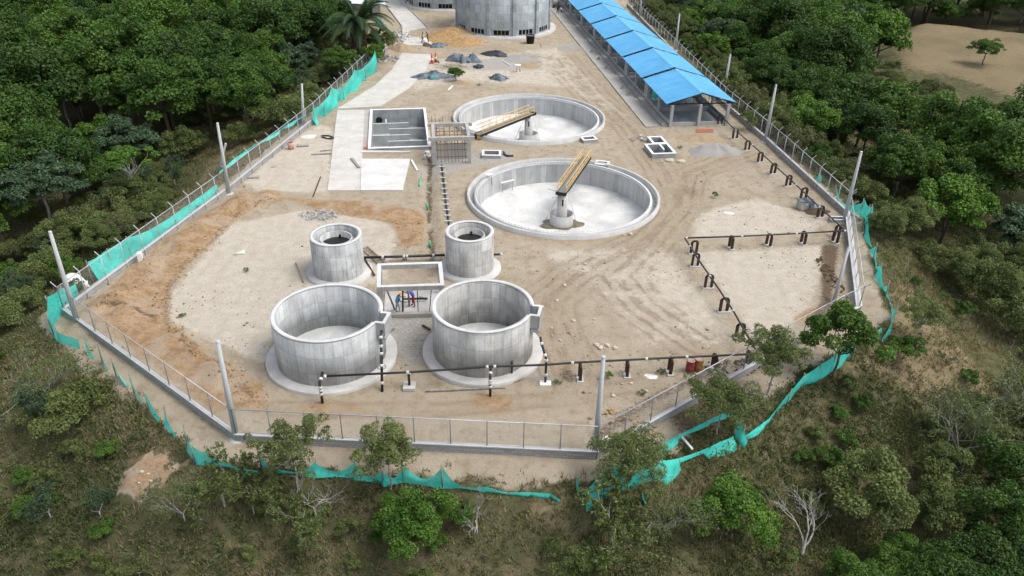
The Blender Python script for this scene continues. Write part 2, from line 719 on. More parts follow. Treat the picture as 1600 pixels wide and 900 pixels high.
MAT['palmtrunk'] = simple('palm_trunk_fibre', (.10, .075, .055), .95, .4, 3)


def roof_mat():
    s = NT('blue_corrugated_roof')
    uv = s.coord('UV')
    wv = s.n("ShaderNodeTexWave")
    wv.inputs['Scale'].default_value = 1.15
    wv.inputs['Distortion'].default_value = 0
    s.l(uv, wv.inputs['Vector'])
    f = s.noise(s.coord(), .5, 3)
    c = s.mix(s.ramp(f, [(.35, 0), (.7, 1)]), (.072, .33, .61), (.10, .39, .68))
    br = s.n("ShaderNodeTexBrick")
    br.inputs['Scale'].default_value = 1
    br.inputs['Brick Width'].default_value = 1.0
    br.inputs['Row Height'].default_value = 6
    br.inputs['Mortar Size'].default_value = .012
    br.offset = 0
    br.inputs['Color1'].default_value = (.94, .94, .94, 1)
    br.inputs['Color2'].default_value = (1.05, 1.05, 1.05, 1)
    br.inputs['Mortar'].default_value = (.8, .8, .8, 1)
    s.l(uv, br.inputs['Vector'])
    c = s.mix(1.0, c, br.outputs[0], 'MULTIPLY')
    c = s.mix(s.ramp(s.noise(s.mapping(uv, (.5, 2.0, 1)), 1.4, 5, .65), [(.5, 0), (.78, .35)]), c, (.26, .42, .56))
    s.color(c)
    s.bump(wv.outputs['Fac'], .7, .04)
    s.b.inputs['Roughness'].default_value = .5
    return s.m


MAT['roof'] = roof_mat()
MAT['ridge'] = simple('blue_ridge_sheet', (.13, .42, .74), .5, .05)


def net_mat():
    s = NT('turquoise_shade_netting')
    f = s.noise(s.coord(), 1.4, 4)
    c = s.mix(s.ramp(f, [(.3, 0), (.7, 1)]), (.055, .62, .51), (.12, .80, .70))
    s.color(c)
    s.b.inputs['Roughness'].default_value = .7
    tr = s.n("ShaderNodeBsdfTranslucent")
    s.l(c, tr.inputs[0])
    mx = s.n("ShaderNodeMixShader")
    mx.inputs[0].default_value = .3
    s.l(s.b.outputs[0], mx.inputs[1])
    s.l(tr.outputs[0], mx.inputs[2])
    tp = s.n("ShaderNodeBsdfTransparent")
    m2 = s.n("ShaderNodeMixShader")
    h = s.ramp(s.noise(s.coord(), 4.0, 4, .7), [(.32, .7), (.40, .08)])
    s.l(h, m2.inputs[0])
    s.l(mx.outputs[0], m2.inputs[1])
    s.l(tp.outputs[0], m2.inputs[2])
    s.l(m2.outputs[0], s.out.inputs[0])
    return s.m


MAT['net'] = net_mat()


def chain_mat():
    s = NT('chain_link_wire')
    uv = s.coord('UV')
    sx = s.n("ShaderNodeSeparateXYZ")
    s.l(uv, sx.inputs[0])
    a = s.val('ADD', sx.outputs[0], sx.outputs[1])
    b = s.val('SUBTRACT', sx.outputs[0], sx.outputs[1])
    ms = []
    for q in (a, b):
        fr = s.val('FRACT', s.val('MULTIPLY', q, 9.0))
        ms.append(s.val('LESS_THAN', fr, .05))
    k = s.val('MAXIMUM', ms[0], ms[1])
    s.color((.50, .52, .54))
    s.b.inputs['Roughness'].default_value = .5
    tp = s.n("ShaderNodeBsdfTransparent")
    mx = s.n("ShaderNodeMixShader")
    s.l(k, mx.inputs[0])
    s.l(tp.outputs[0], mx.inputs[1])
    s.l(s.b.outputs[0], mx.inputs[2])
    s.l(mx.outputs[0], s.out.inputs[0])
    return s.m


MAT['chain'] = chain_mat()


def ground_mat():
    s = NT('site_earth_and_scrub_ground')
    o = s.coord()
    A = s.n("ShaderNodeAttribute", attribute_name='zone_a')
    B = s.n("ShaderNodeAttribute", attribute_name='zone_b')
    sa, sb = s.n("ShaderNodeSeparateColor"), s.n("ShaderNodeSeparateColor")
    s.l(A.outputs['Color'], sa.inputs[0])
    s.l(B.outputs['Color'], sb.inputs[0])
    pale, orange, grey = sa.outputs
    veg, dry, dark = sb.outputs
    trk = s.attr('trk')
    n1 = s.noise(o, .35, 5, .6)
    n2 = s.noise(o, 1.1, 5, .65)
    n3 = s.noise(o, 4.5, 5, .7)
    n4 = s.noise(o, 18.0, 3, .7)
    str_ = s.noise(s.mapping(o, (.9, .16, 1)), 1.6, 4, .6)

    def msk(m, n=n2, k=.9, lo=.38, hi=.62):
        v = s.val('ADD', m, s.val('MULTIPLY', s.val('SUBTRACT', n, .5), k))
        return s.ramp(v, [(lo, 0), (hi, 1)])
    sand = s.mix(s.ramp(n1, [(.3, 0), (.7, 1)]), (.335, .285, .21), (.43, .375, .29))
    sand = s.mix(s.ramp(n2, [(.5, 0), (.66, .7)]), sand, (.265, .20, .125))
    sand = s.mix(s.ramp(s.noise(s.mapping(o, (.5, .14, 1), (3, 7, 0)), 1.3, 5, .65), [(.54, 0), (.7, .45)]), sand, (.27, .205, .135))
    sand = s.mix(s.ramp(n3, [(.55, 0), (.8, .45)]), sand, (.52, .44, .34))
    palec = s.mix(s.ramp(n2, [(.35, 0), (.7, 1)]), (.46, .41, .335), (.56, .515, .435))
    palec = s.mix(s.ramp(str_, [(.52, 0), (.7, .45)]), palec, (.42, .35, .265))
    n23 = s.val('ADD', s.val('MULTIPLY', n2, .55), s.val('MULTIPLY', n3, .45))
    c = s.mix(msk(pale, n23, 1.2, .36, .60), sand, palec)
    orc = s.mix(s.ramp(n2, [(.38, 0), (.62, 1)]), (.29, .185, .095), (.42, .30, .19))
    orc = s.mix(s.ramp(n3, [(.5, 0), (.68, .7)]), orc, (.20, .125, .065))
    orc = s.mix(s.ramp(n1, [(.5, 0), (.62, .75)]), orc, (.41, .335, .25))
    c = s.mix(msk(orange, n23, 1.1, .40, .56), c, orc)
    grc = s.mix(s.ramp(n3, [(.35, 0), (.65, 1)]), (.29, .275, .25), (.43, .41, .375))
    c = s.mix(msk(grey), c, grc)
    c = s.mix(msk(dark, n3, 1.0), c, s.mix(n2, (.075, .055, .04), (.19, .135, .09)))
    # tyre ruts
    tm = s.n("ShaderNodeAttribute", attribute_name='trk_on').outputs['Fac']
    fr = s.val('ABSOLUTE', s.val('SUBTRACT', s.val('FRACT', s.val('MULTIPLY', s.val('ADD', trk, s.val('MULTIPLY', n1, .6)), 1.0)), .5))
    rm = s.ramp(s.val('ADD', fr, s.val('MULTIPLY', s.val('SUBTRACT', n2, .5), .7)), [(.04, 1), (.3, 0)])
    brk = s.ramp(s.noise(o, .35, 4, .65), [(.38, 0), (.56, 1)])
    rmm = s.val('MULTIPLY', s.val('MULTIPLY', s.val('MULTIPLY', rm, tm), brk), .62)
    c = s.mix(s.val('MULTIPLY', tm, s.val('MULTIPLY', brk, .4)), c, (.29, .225, .15))
    c = s.mix(rmm, c, (.255, .195, .135))
    # specks: small stones and clods
    c = s.mix(s.ramp(n4, [(.60, 0), (.70, .6)]), c, (.56, .50, .41))
    c = s.mix(s.ramp(n4, [(.30, .6), (.41, 0)]), c, (.15, .11, .07))
    c = s.mix(s.ramp(s.noise(o, 7.5, 4, .75), [(.60, 0), (.70, .5)]), c, (.19, .14, .09))
    # vegetated slopes
    vg = s.mix(s.ramp(n2, [(.35, 0), (.7, 1)]), (.074, .076, .034), (.150, .135, .076))
    vg = s.mix(s.ramp(n3, [(.5, 0), (.7, .8)]), vg, (.066, .088, .030))
    vg = s.mix(s.ramp(s.noise(o, .8, 4), [(.55, 0), (.7, .5)]), vg, (.15, .105, .085))
    big = s.noise(o, .07, 4, .6)
    drc = s.mix(s.ramp(n3, [(.35, 0), (.65, 1)]), (.155, .122, .068), (.29, .235, .15))
    drc = s.mix(s.ramp(big, [(.40, 0), (.62, .55)]), drc, (.12, .105, .055))
    vg = s.mix(msk(dry, n2, .9), vg, drc)
    c = s.mix(msk(veg, n2, .8), c, vg)
    s.color(c)
    s.b.inputs['Roughness'].default_value = 1.0
    s.b.inputs['Specular IOR Level'].default_value = .1
    hh = s.val('ADD', s.val('MULTIPLY', n3, .7), s.val('MULTIPLY', n4, .4))
    hh = s.val('SUBTRACT', hh, s.val('MULTIPLY', rmm, 1.2))
    s.bump(hh, .85, .16)
    return s.m


MAT['ground'] = ground_mat()

# foliage palettes (dark, light)
FOL = {
    'dark': foliage('dark_forest_leaves', (.016, .042, .007), (.070, .135, .024), .24),
    'mid': foliage('mid_green_leaves', (.027, .068, .009), (.105, .190, .032), .25),
    'bright': foliage('bright_green_leaves', (.032, .085, .010), (.125, .23, .032), .22),
    'greyg': foliage('grey_green_leaves', (.026, .054, .026), (.085, .14, .07), .2),
    'olive': foliage('olive_scrub_leaves', (.052, .078, .020), (.170, .205, .068)),
    'brush': foliage('brown_green_brush', (.056, .070, .024), (.165, .172, .072)),
    'palm': foliage('palm_fronds', (.014, .036, .012), (.055, .10, .035)),
    'weed': foliage('yard_weed_leaves', (.05, .085, .025), (.14, .19, .07)),
    'front': foliage('airy_slope_tree_leaves', (.070, .095, .028), (.195, .235, .085), .3),
    'grass': foliage('slope_grass', (.062, .080, .027), (.265, .22, .125), .2),
    'cover': foliage('ground_cover_leaves', (.046, .068, .020), (.150, .170, .062), .2),
}

# ================================================================== GROUND
CL = [dict(c=(4.95, 72.55), R=9.62), dict(c=(1.80, 96.6), R=9.62)]     # the two clarifiers
bx = [P2(577, 170, .3), P2(664, 169, .3), P2(674, 230, .3), P2(577, 232, .3)]   # baffle basin corners


def rect_from(c, ex, ey, a, b):      # corner list of a rectangle centred at c with half sizes a, b
    return [(c[0]+sx*ex[0]*a+sy*ey[0]*b, c[1]+sx*ex[1]*a+sy*ey[1]*b) for sx, sy in ((-1, -1), (1, -1), (1, 1), (-1, 1))]


AX = RAD(8.3)                                   # the plant's axis leans 8 degrees
EX, EY = (math.cos(AX), math.sin(AX)), (-math.sin(AX), math.cos(AX))
bc = (sum(p[0] for p in bx)/4, sum(p[1] for p in bx)/4)
BW, BL = 3.55, 7.15                              # basin half sizes
CHAMBERS = [dict(c=P2(768, 239, .35), a=1.05, b=.85, rz=0.0, label='small white-rimmed square chamber between the two round clarifiers'),
            dict(c=P2(941, 254.5, .35), a=.75, b=.6, rz=-.25, label='little white-rimmed box against the back rim of the nearer clarifier'),
            dict(c=P2(920, 216, .35), a=.9, b=.65, rz=.3, label='little grey outlet box against the front rim of the farther clarifier')]
TRI = [P2(1006, 224.5, .5), P2(1045, 224.5, .5), P2(1056, 240, .5), P2(1019, 241, .5)]
TRI2 = [P2(1015, 213.5, .5), P2(1038, 213.5, .5), P2(1045, 224.5, .5), P2(1022, 224.5, .5)]
holes = []
for k in CL:
    holes.append([(k['c'][0]+(k['R']-.12)*math.cos(2*PI*i/72), k['c'][1]+(k['R']-.12)*math.sin(2*PI*i/72)) for i in range(72)])
holes.append(rect_from(bc, EX, EY, BW-.1, BL-.1))
for k in CHAMBERS:
    e1, e2 = (math.cos(k['rz']), math.sin(k['rz'])), (-math.sin(k['rz']), math.cos(k['rz']))
    k['e'] = (e1, e2)
    holes.append(rect_from(k['c'], e1, e2, k['a']-.1, k['b']-.1))
tc = (sum(p[0] for p in TRI)/4, sum(p[1] for p in TRI)/4)
tc2 = (sum(p[0] for p in TRI2)/4, sum(p[1] for p in TRI2)/4)
t_w = (TRI[1][0]-TRI[0][0]+TRI[2][0]-TRI[3][0])/4
t_h = (TRI[0][1]-TRI[3][1]+TRI[1][1]-TRI[2][1])/4
t_w2 = (TRI2[1][0]-TRI2[0][0])/2
t_h2 = (TRI2[0][1]-TRI2[3][1])/2
tsh = (TRI[0][0]-TRI[3][0])/max(.1, (TRI[0][1]-TRI[3][1]))
holes.append(rect_from(tc, EX, EY, t_w-.1, t_h-.1))
tc2 = (tc[0]+EY[0]*(t_h+t_h2)+EX[0]*(t_w-t_w2), tc[1]+EY[1]*(t_h+t_h2)+EX[1]*(t_w-t_w2))
holes.append(rect_from(tc2, EX, EY, t_w2-.1, t_h2-.1))


def grid(x0, x1, y0, y1, st, j=.35):
    gx = np.arange(x0, x1, st)
    gy = np.arange(y0, y1, st)
    X, Y = np.meshgrid(gx, gy)
    X = X+rng.uniform(-j, j, X.shape)*st
    Y = Y+rng.uniform(-j, j, Y.shape)*st
    return X.ravel(), Y.ravel()


def build_ground():
    pts = []
    X, Y = grid(-44, 44, 27, 112, .5)
    d = sdf(X, Y, PLAT)
    keep = d < 7
    pts.append((X[keep], Y[keep]))
    X, Y = grid(-40, 40, 112, 190, .9)
    d = sdf(X, Y, PLAT)
    keep = d < 6
    pts.append((X[keep], Y[keep]))
    X, Y = grid(-150, 150, 0, 230, 2.0)
    d = sdf(X, Y, PLAT)
    keep = (d >= 7)
    pts.append((X[keep], Y[keep]))
    X, Y = grid(-40, 30, 190, 330, 4)
    pts.append((X, Y))
    X, Y = grid(-1500, 1500, -600, 2400, 60)
    keep = ~((np.abs(X) < 155) & (Y > -5) & (Y < 300))
    pts.append((X[keep], Y[keep]))
    X = np.concatenate([p[0] for p in pts])
    Y = np.concatenate([p[1] for p in pts])
    near = np.zeros(X.shape, bool)
    for h in holes:
        near |= (seg_dist(X, Y, h) < .12) | inside(X, Y, h)
    X, Y = X[~near], Y[~near]
    vs = [Vector((a, b)) for a, b in zip(X, Y)]
    es = []
    for h in holes:
        k = len(vs)
        vs += [Vector(p) for p in h]
        es += [(k+i, k+(i+1) % len(h)) for i in range(len(h))]
    r = delaunay_2d_cdt(vs, es, [], 0, 1e-5)
    V = np.array([(v.x, v.y) for v in r[0]])
    F = np.array(r[2])
    cx, cy = V[F].mean(axis=1).T
    kill = np.zeros(len(F), bool)
    for h in holes:
        kill |= inside(cx, cy, h)
    F = F[~kill]
    X, Y = V[:, 0], V[:, 1]
    Z = terrain(X, Y)
    nearhole = np.full(X.shape, 1e9)
    for h in holes:
        nearhole = np.minimum(nearhole, seg_dist(X, Y, h))
    Z = np.where(nearhole < 1.2, Z*np.clip(nearhole/1.2, 0, 1), Z)
    dt = np.minimum(seg_dist(X, Y, TRENCH, False), seg_dist(X, Y, TRENCH2, False))
    Z -= np.where(dt < .75, .45*np.clip((.75-dt)/.45, 0, 1), 0)
    o = npmesh('ground', np.stack([X, Y, Z], 1), F, MAT['ground'], smooth=True)
    o['kind'] = 'structure'

    # colour zones: where each kind of earth lies
    def soft(poly, wd=1.2):
        return np.clip(.5-sdf(X, Y, poly)/(2*wd), 0, 1)

    def blob(px, py, a, b):
        c = P2(px, py)
        return np.clip(1.25-np.sqrt(((X-c[0])/a)**2+((Y-c[1])/b)**2), 0, 1)
    PX = lambda L: [P2(*p) for p in L]
    d = sdf(X, Y, PLAT)
    pale = soft(PX([(262, 470), (300, 420), (365, 350), (470, 330), (595, 338), (618, 372), (610, 400), (600, 440), (430, 470), (420, 570), (395, 560), (330, 530), (270, 505)]), 1.0)
    pale = np.maximum(pale, soft(PX([(385, 285), (440, 225), (500, 195), (520, 200), (512, 300), (400, 300)]), 1.2))
    pale = np.maximum(pale, soft(PX([(1105, 330), (1180, 310), (1290, 345), (1270, 362), (1085, 372), (1085, 345)]), 1.2))
    pale = np.maximum(pale, soft(PX([(1090, 395), (1290, 385), (1260, 490), (1190, 540), (1160, 500)]), 1.5))
    pale = np.maximum(pale, soft(PX([(830, 380), (1050, 385), (1150, 500), (1160, 545), (1000, 550), (930, 470)]), 2)*.62)
    pale = np.maximum(pale, soft(PX([(600, 100), (880, 70), (1000, 190), (940, 180), (880, 140), (720, 130), (640, 150)]), 2.5)*.6)
    pale = np.maximum(pale, .75*blob(880, 400, 2.0, 1.6))
    pale = np.maximum(pale, soft(PX([(400, 650), (900, 610), (900, 690), (420, 680)]), 2)*.35)
    org = soft(PX([(130, 488), (250, 385), (375, 305), (440, 300), (445, 318), (390, 330), (330, 375), (262, 450), (262, 500), (330, 560), (410, 600), (415, 640), (330, 640), (165, 512)]), .9)
    org = np.maximum(org, soft(PX([(440, 312), (600, 318), (665, 335), (660, 385), (630, 388), (610, 350), (500, 330)]), .7))
    org = np.maximum(org, .8*blob(700, 58, 6, 5))
    org = np.maximum(org, .7*blob(520, 640, 3.2, 1.8))
    org = np.maximum(org, .8*blob(770, 630, 2.2, 1.6))
    org = np.maximum(org, .5*blob(870, 350, 12, 10))*1.0
    org = np.maximum(org, .75*soft(PX([(1240, 490), (1290, 470), (1300, 500), (1270, 515), (1235, 510)]), .7))
    gry = soft(PX([(600, 490), (675, 490), (660, 560), (640, 575), (615, 540)]), .7)
    gry = np.maximum(gry, soft(PX([(670, 245), (800, 232), (800, 250), (730, 262), (690, 275)]), .8))
    gry = np.maximum(gry, .8*blob(500, 338, 2.2, 1.6))
    gry = np.maximum(gry, soft(PX([(720, 95), (850, 80), (850, 110), (730, 112)]), 1.5)*.7)
    gry = np.maximum(gry, .9*blob(893, 73, 3.5, 2.5))
    gry = np.maximum(gry, .6*blob(845, 590, 2.0, 1.5))
    gry = np.maximum(gry, soft(PX([(640, 260), (680, 230), (700, 240), (690, 300), (650, 300)]), .8)*.5)
    drk = .85*soft(PX([(1282, 382), (1312, 380), (1300, 480), (1290, 505), (1268, 492), (1282, 470)]), .45)
    drk = np.maximum(drk, .62*soft(PX([(905, 680), (1000, 620), (1130, 555), (1160, 565), (1000, 650), (950, 690)]), .6))
    drk = np.maximum(drk, .6*blob(885, 585, .9, 2.4))
    drk = np.maximum(drk, np.clip(1.1-dt/.6, 0, 1)*.75)
    drk = np.maximum(drk, .65*soft(PX([(1030, 640), (1110, 600), (1180, 610), (1150, 660), (1060, 690)]), .8))
    drk = np.maximum(drk, .55*blob(1080, 300, 1.6, 3.0))
    ridge = seg_dist(X, Y, PX([(430, 316), (385, 325), (335, 375), (292, 412), (262, 452), (260, 500), (300, 548), (360, 592), (415, 640)]), False)
    drk = np.maximum(drk, .50*np.exp(-(ridge/.55)**2))
    ridge = seg_dist(X, Y, PX([(160, 486), (200, 482), (240, 500)]), False)
    drk = np.maximum(drk, .75*np.exp(-(ridge/.35)**2))
    veg = np.clip((d+1.1+.8*(vnoise(X, Y, 1.3)-.5))/1.1, 0, 1)
    shoulder = np.minimum(seg_dist(X, Y, FENCE[3:8], False), 99)
    veg = np.where((shoulder < 2.6) & (d > -1), np.minimum(veg, np.clip((shoulder-1.0-1.3*vnoise(X, Y, 1.7))/.8, 0, 1)), veg)
    veg = np.maximum(veg, .62*blob(708, 105, 5, 5)*.9)
    mc = MC
    md = np.sqrt(((X-mc.x)/1.45)**2+((Y-mc.y)/1.35)**2)+1.1*(vnoise(X, Y, .75)-.5)+.5*(vnoise(X, Y, .4)-.5)
    org = np.maximum(org, np.where(md < 1.3, .55, 0))
    veg = np.where(md < 1.4, np.minimum(veg, np.clip((md-.95)/.4, 0, 1)), veg)
    dry = soft(PX([(1390, 430), (1440, 420), (1600, 560), (1600, 640), (1480, 600), (1350, 560), (1240, 640), (1180, 700), (1280, 640)]), 2)*.85
    dry = np.maximum(dry, soft([tuple(T(a, b)[:2]) for a, b in ((140, 600), (250, 660), (290, 700), (200, 740), (120, 680))], 1.5)*.75)
    dry = np.maximum(dry, soft([tuple(T(a, b)[:2]) for a, b in ((350, 215), (445, 195), (470, 190), (330, 300), (240, 370), (220, 365), (320, 270))], 1.5)*.95)
    dry = np.maximum(dry, soft(FIELD, 3))
    dry = np.maximum(dry, soft([tuple(T(a, b)[:2]) for a, b in ((820, 740), (930, 770), (900, 830), (850, 860), (800, 800))], 1.5)*.6)
    dry = np.maximum(dry, .5*np.clip(vnoise(X, Y, 7)*2-1, 0, 1))
    za = np.ones((len(X), 4), np.float32)
    zb = np.ones((len(X), 4), np.float32)
    za[:, 0], za[:, 1], za[:, 2] = pale, org, gry
    zb[:, 0], zb[:, 1], zb[:, 2] = veg, dry, drk
    me = o.data
    for nm, arr in (('zone_a', za), ('zone_b', zb)):
        a = me.attributes.new(nm, 'FLOAT_COLOR', 'POINT')
        a.data.foreach_set('color', arr.ravel())
    tr1 = PX([(1170, 235), (1070, 270), (1055, 330), (1000, 380), (900, 430), (850, 470), (860, 520), (890, 580)])
    tr2 = PX([(880, 90), (920, 140), (985, 200), (1040, 270), (1060, 320), (1010, 380), (960, 430), (1000, 480), (1090, 540)])
    tr3 = PX([(690, 70), (790, 80), (880, 110), (960, 190)])
    tr4 = PX([(430, 640), (700, 640), (900, 620), (1000, 600)])
    D1, D2, D3, D4 = (seg_dist(X, Y, t, False) for t in (tr1, tr2, tr3, tr4))
    D = np.minimum(np.minimum(D1, D2), np.minimum(D3, D4+1.5))
    a = me.attributes.new('trk', 'FLOAT', 'POINT')
    a.data.foreach_set('value', D.astype(np.float32))
    a = me.attributes.new('trk_on', 'FLOAT', 'POINT')
    a.data.foreach_set('value', (np.clip((3.3-D)/1.4, 0, 1)*np.clip((-d-.5), 0, 1)).astype(np.float32))
    return o


build_ground()

# ---------------------------------------------------------------- roads, slabs, paths
rl = [P2(*p) for p in ((628, 84), (612, 110), (585, 135), (550, 157), (527, 171))]
rr = [P2(*p) for p in ((676, 86), (665, 110), (640, 138), (594, 167))]
o = MB().slab(rl+rr[::-1], -.2, .10).build('road_slab', MAT['slab'])
o['kind'] = 'structure'
o = MB().slab([(-35, 222), (-28.4, 173.3), (-20.9, 148.6), (-18.9, 134), (-14.1, 134), (-15.6, 145), (-24.9, 173.5), (-30.5, 222)], -.2, .10).build('upper_road_slab', MAT['slab'])
o['kind'] = 'structure'
m = MB()
for a, b in (((-28.55, 173.3), (-21.05, 148.6)), ((-21.05, 148.6), (-19.1, 136)), ((-24.75, 173.5), (-15.45, 145.2))):
    m.beam((*a, .1), (*b, .1), .16, .25)
m.build('road_kerb', MAT['walk'])['kind'] = 'structure'
A0, A1, A2, A3 = P2(527, 173), P2(577.5, 173), P2(570, 298.5), P2(512, 298.5)
o = MB().slab([A0, P2(570, 172.5), P2(563, 298.5), A3], -.2, .085).build('service_pavement', MAT['slab'])
o['kind'] = 'structure'
o = MB().slab([P2(565, 250), P2(641, 250), P2(629, 299), P2(563.4, 299)], -.2, .16).build('working_slab', MAT['slab_bright'])
o['kind'] = 'structure'
o = MB().slab([P2(563, 236), P2(641, 237.5), P2(641, 239.5), P2(564, 239.5)], -.2, .13).build('apron_strip', MAT['slab'])
o['kind'] = 'structure'

# ================================================================== CLARIFIERS
def clarifier(k, name_label, bridge_end, wall_mat, seed):
    cx, cy = k['c']
    R = k['R']
    t = thing('clarifier_tank', name_label, 'round tank', (cx, cy, 0), 0, 'round sunken clarifiers')
    c = (cx, cy, 0)
    MB().lathe(c, [(R, -.6), (R, .45), (R-.26, .45), (R-.26, -.25)], 96).build('outer_wall', MAT['ring'], t)
    MB().lathe(c, [(R-.26, -.25), (R-.74, -.25)], 96).build('launder_channel', MAT['channel'], t)
    MB().lathe(c, [(R-.74, -.3), (R-.74, .30), (R-.95, .30)], 96).build('weir_rim', MAT['rim'], t)
    MB().lathe(c, [(R-.952, .30), (R-.952, -2.25)], 96).build('inner_wall', wall_mat, t)
    # V-notch weir plate
    m = MB()
    n = 150
    rr_ = R-.99
    b = 0
    for i in range(2*n+1):
        a = 2*PI*i/(2*n)
        zt = .36 if i % 2 else .22
        for z in (.02, zt):
            m.v.append(Vector((cx+rr_*math.cos(a), cy+rr_*math.sin(a), z)))
    for i in range(2*n):
        m.face([2*i, 2*i+2, 2*i+3, 2*i+1])
    m.build('weir_plate', MAT['whitepost'], t)
    fl = MB().lathe(c, [(R-.95, -2.1), (2.0, -2.95), (0.02, -2.97)], 96).build('floor', MAT['clarfloor'], t)
    # sump stain and damp patch round the drum
    m = MB()
    rs = random.Random(seed)
    pts = []
    for i in range(40):
        a = 2*PI*i/40
        r = 1.55+.25*math.sin(2*a+seed)+.2*math.sin(5*a+1+seed)+rs.uniform(-.06, .06)
        pts.append((cx+r*1.25*math.cos(a), cy-.25+r*.95*math.sin(a)))
    b = len(m.v)
    for p in pts:
        rr2 = math.hypot(p[0]-cx, p[1]-cy)
        zf = -2.95+max(0, rr2-2.0)/(R-2.95)*.85
        m.v.append(Vector((p[0], p[1], zf+.02)))
    m.face(range(len(pts)))
    m.build('damp_patch', simple('muddy_damp_patch', (.16, .13, .075), .35, .5, 1.2, .5), t)
    MB().lathe(c, [(1.2, -3.0), (1.2, -1.8), (1.1, -1.8), (1.1, -2.9)], 40).build('feed_drum', MAT['ring'], t)
    MB().lathe(c, [(.54, -3.0), (.52, .52), (.02, .52)], 28).build('center_pillar', MAT['pad'], t)
    MB().lathe(c, [(1.11, -2.65), (.5, -2.65)], 32).build('drum_bottom', MAT['darkconc'], t)
    m = MB()
    dv = Vector((bridge_end[0]-cx, bridge_end[1]-cy, 0)).normalized()
    sv = Vector((-dv.y, dv.x, 0))
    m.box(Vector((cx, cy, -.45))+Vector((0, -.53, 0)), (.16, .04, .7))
    m.build('pillar_slot', MAT['dark'], t)  # flat plate, its black colour gives the slot its shade
    # walkway bridge
    p0 = Vector((cx, cy, .62))-dv*.75
    p1 = Vector((cx, cy, .62))+dv*(R+.35)
    wk = MB().beam(p0, p1, .84, .07).build('walkway', MAT['deck'], t)
    for sg in (-1, 1):
        off = sv*(.45*sg)
        MB().beam(p0+off+Vector((0, 0, -.05)), p1+off+Vector((0, 0, -.05)), .07, .28).build('side_girder', MAT['deckdark'], wk)
        m = MB()
        L = (p1-p0).length
        n = 8
        q0 = p0+dv*.2
        q1 = p1-dv*.2
        for i in range(n+1):
            q = q0+(q1-q0)*(i/n)+off
            m.tube([q+Vector((0, 0, -.1)), q+Vector((0, 0, 1.0))], .028, 6)
        for h, r_ in ((1.0, .042), (.52, .034), (.16, .028)):
            m.tube([q0+off+Vector((0, 0, h)), q1+off+Vector((0, 0, h))], r_, 6)
        m.build('handrail', MAT['yellow'], wk)
    MB().beam(p0-dv*.03+sv*.55, p0-dv*.03-sv*.55, .08, .34).build('end_plate', MAT['deckdark'], wk)
    # thin rake arms sticking out of the drive head
    m = MB()
    for a in (.5, 2.6, 4.0):
        m.tube([(cx, cy, .45), (cx+1.7*math.cos(a), cy+1.7*math.sin(a), .42)], .035, 5)
    m.tube([(cx+.55, cy-.5, .3), (cx+1.6, cy-1.2, -2.8)], .03, 5)
    m.tube([(cx-.5, cy-.4, .3), (cx-1.8, cy-.3, -2.8)], .03, 5)
    m.build('rake_arms', MAT['galv'], t)
    return t


clarifier(CL[0], 'nearer big round sunken tank, its yellow-railed bridge pointing to the back rim', P2(914, 250, .6), MAT['clarwall'], 1)
clarifier(CL[1], 'farther big round sunken tank, its yellow-railed bridge pointing to the front left rim', P2(746, 211, .6), MAT['clarwall'], 4)

# small white lamp-like box and pipe inside nearer clarifier on the left wall
c1 = CL[0]['c']
a_ = RAD(152)
t = thing('measuring_bracket', 'white angled bracket with cable on the inner left rim of the nearer clarifier', 'bracket', (c1[0]+8.7*math.cos(a_), c1[1]+8.7*math.sin(a_), .3))
MB().box((.15, 0, .28), (.75, .35, .10), rz=.2).build('plate', MAT['white_rim'], t, local=True)
MB().tube([(0.35, 0, .25), (.45, 0, -.9)], .03, 6).build('cable', MAT['blackpipe'], t, local=True)
q0, q1 = G(783, 286, -1.0), G(803, 281, -1.0)
t = tag(MB().beam(q0, q1, .16, .12).build('board', MAT['white_rim']), 'white board on legs inside the nearer clarifier, by its left wall', 'board')
m = MB()
for q in (q0+(q1-q0)*.1, q0+(q1-q0)*.9):
    m.tube([q, (q.x, q.y, -2.12)], .03, 5)
m.build('trestle_leg', MAT['woodgrey'], t)

# ================================================================== ROUND TANKS
def ring_floor_poly(c, r, n=48):
    return [(c[0]+r*math.cos(2*PI*i/n), c[1]+r*math.sin(2*PI*i/n)) for i in range(n)]


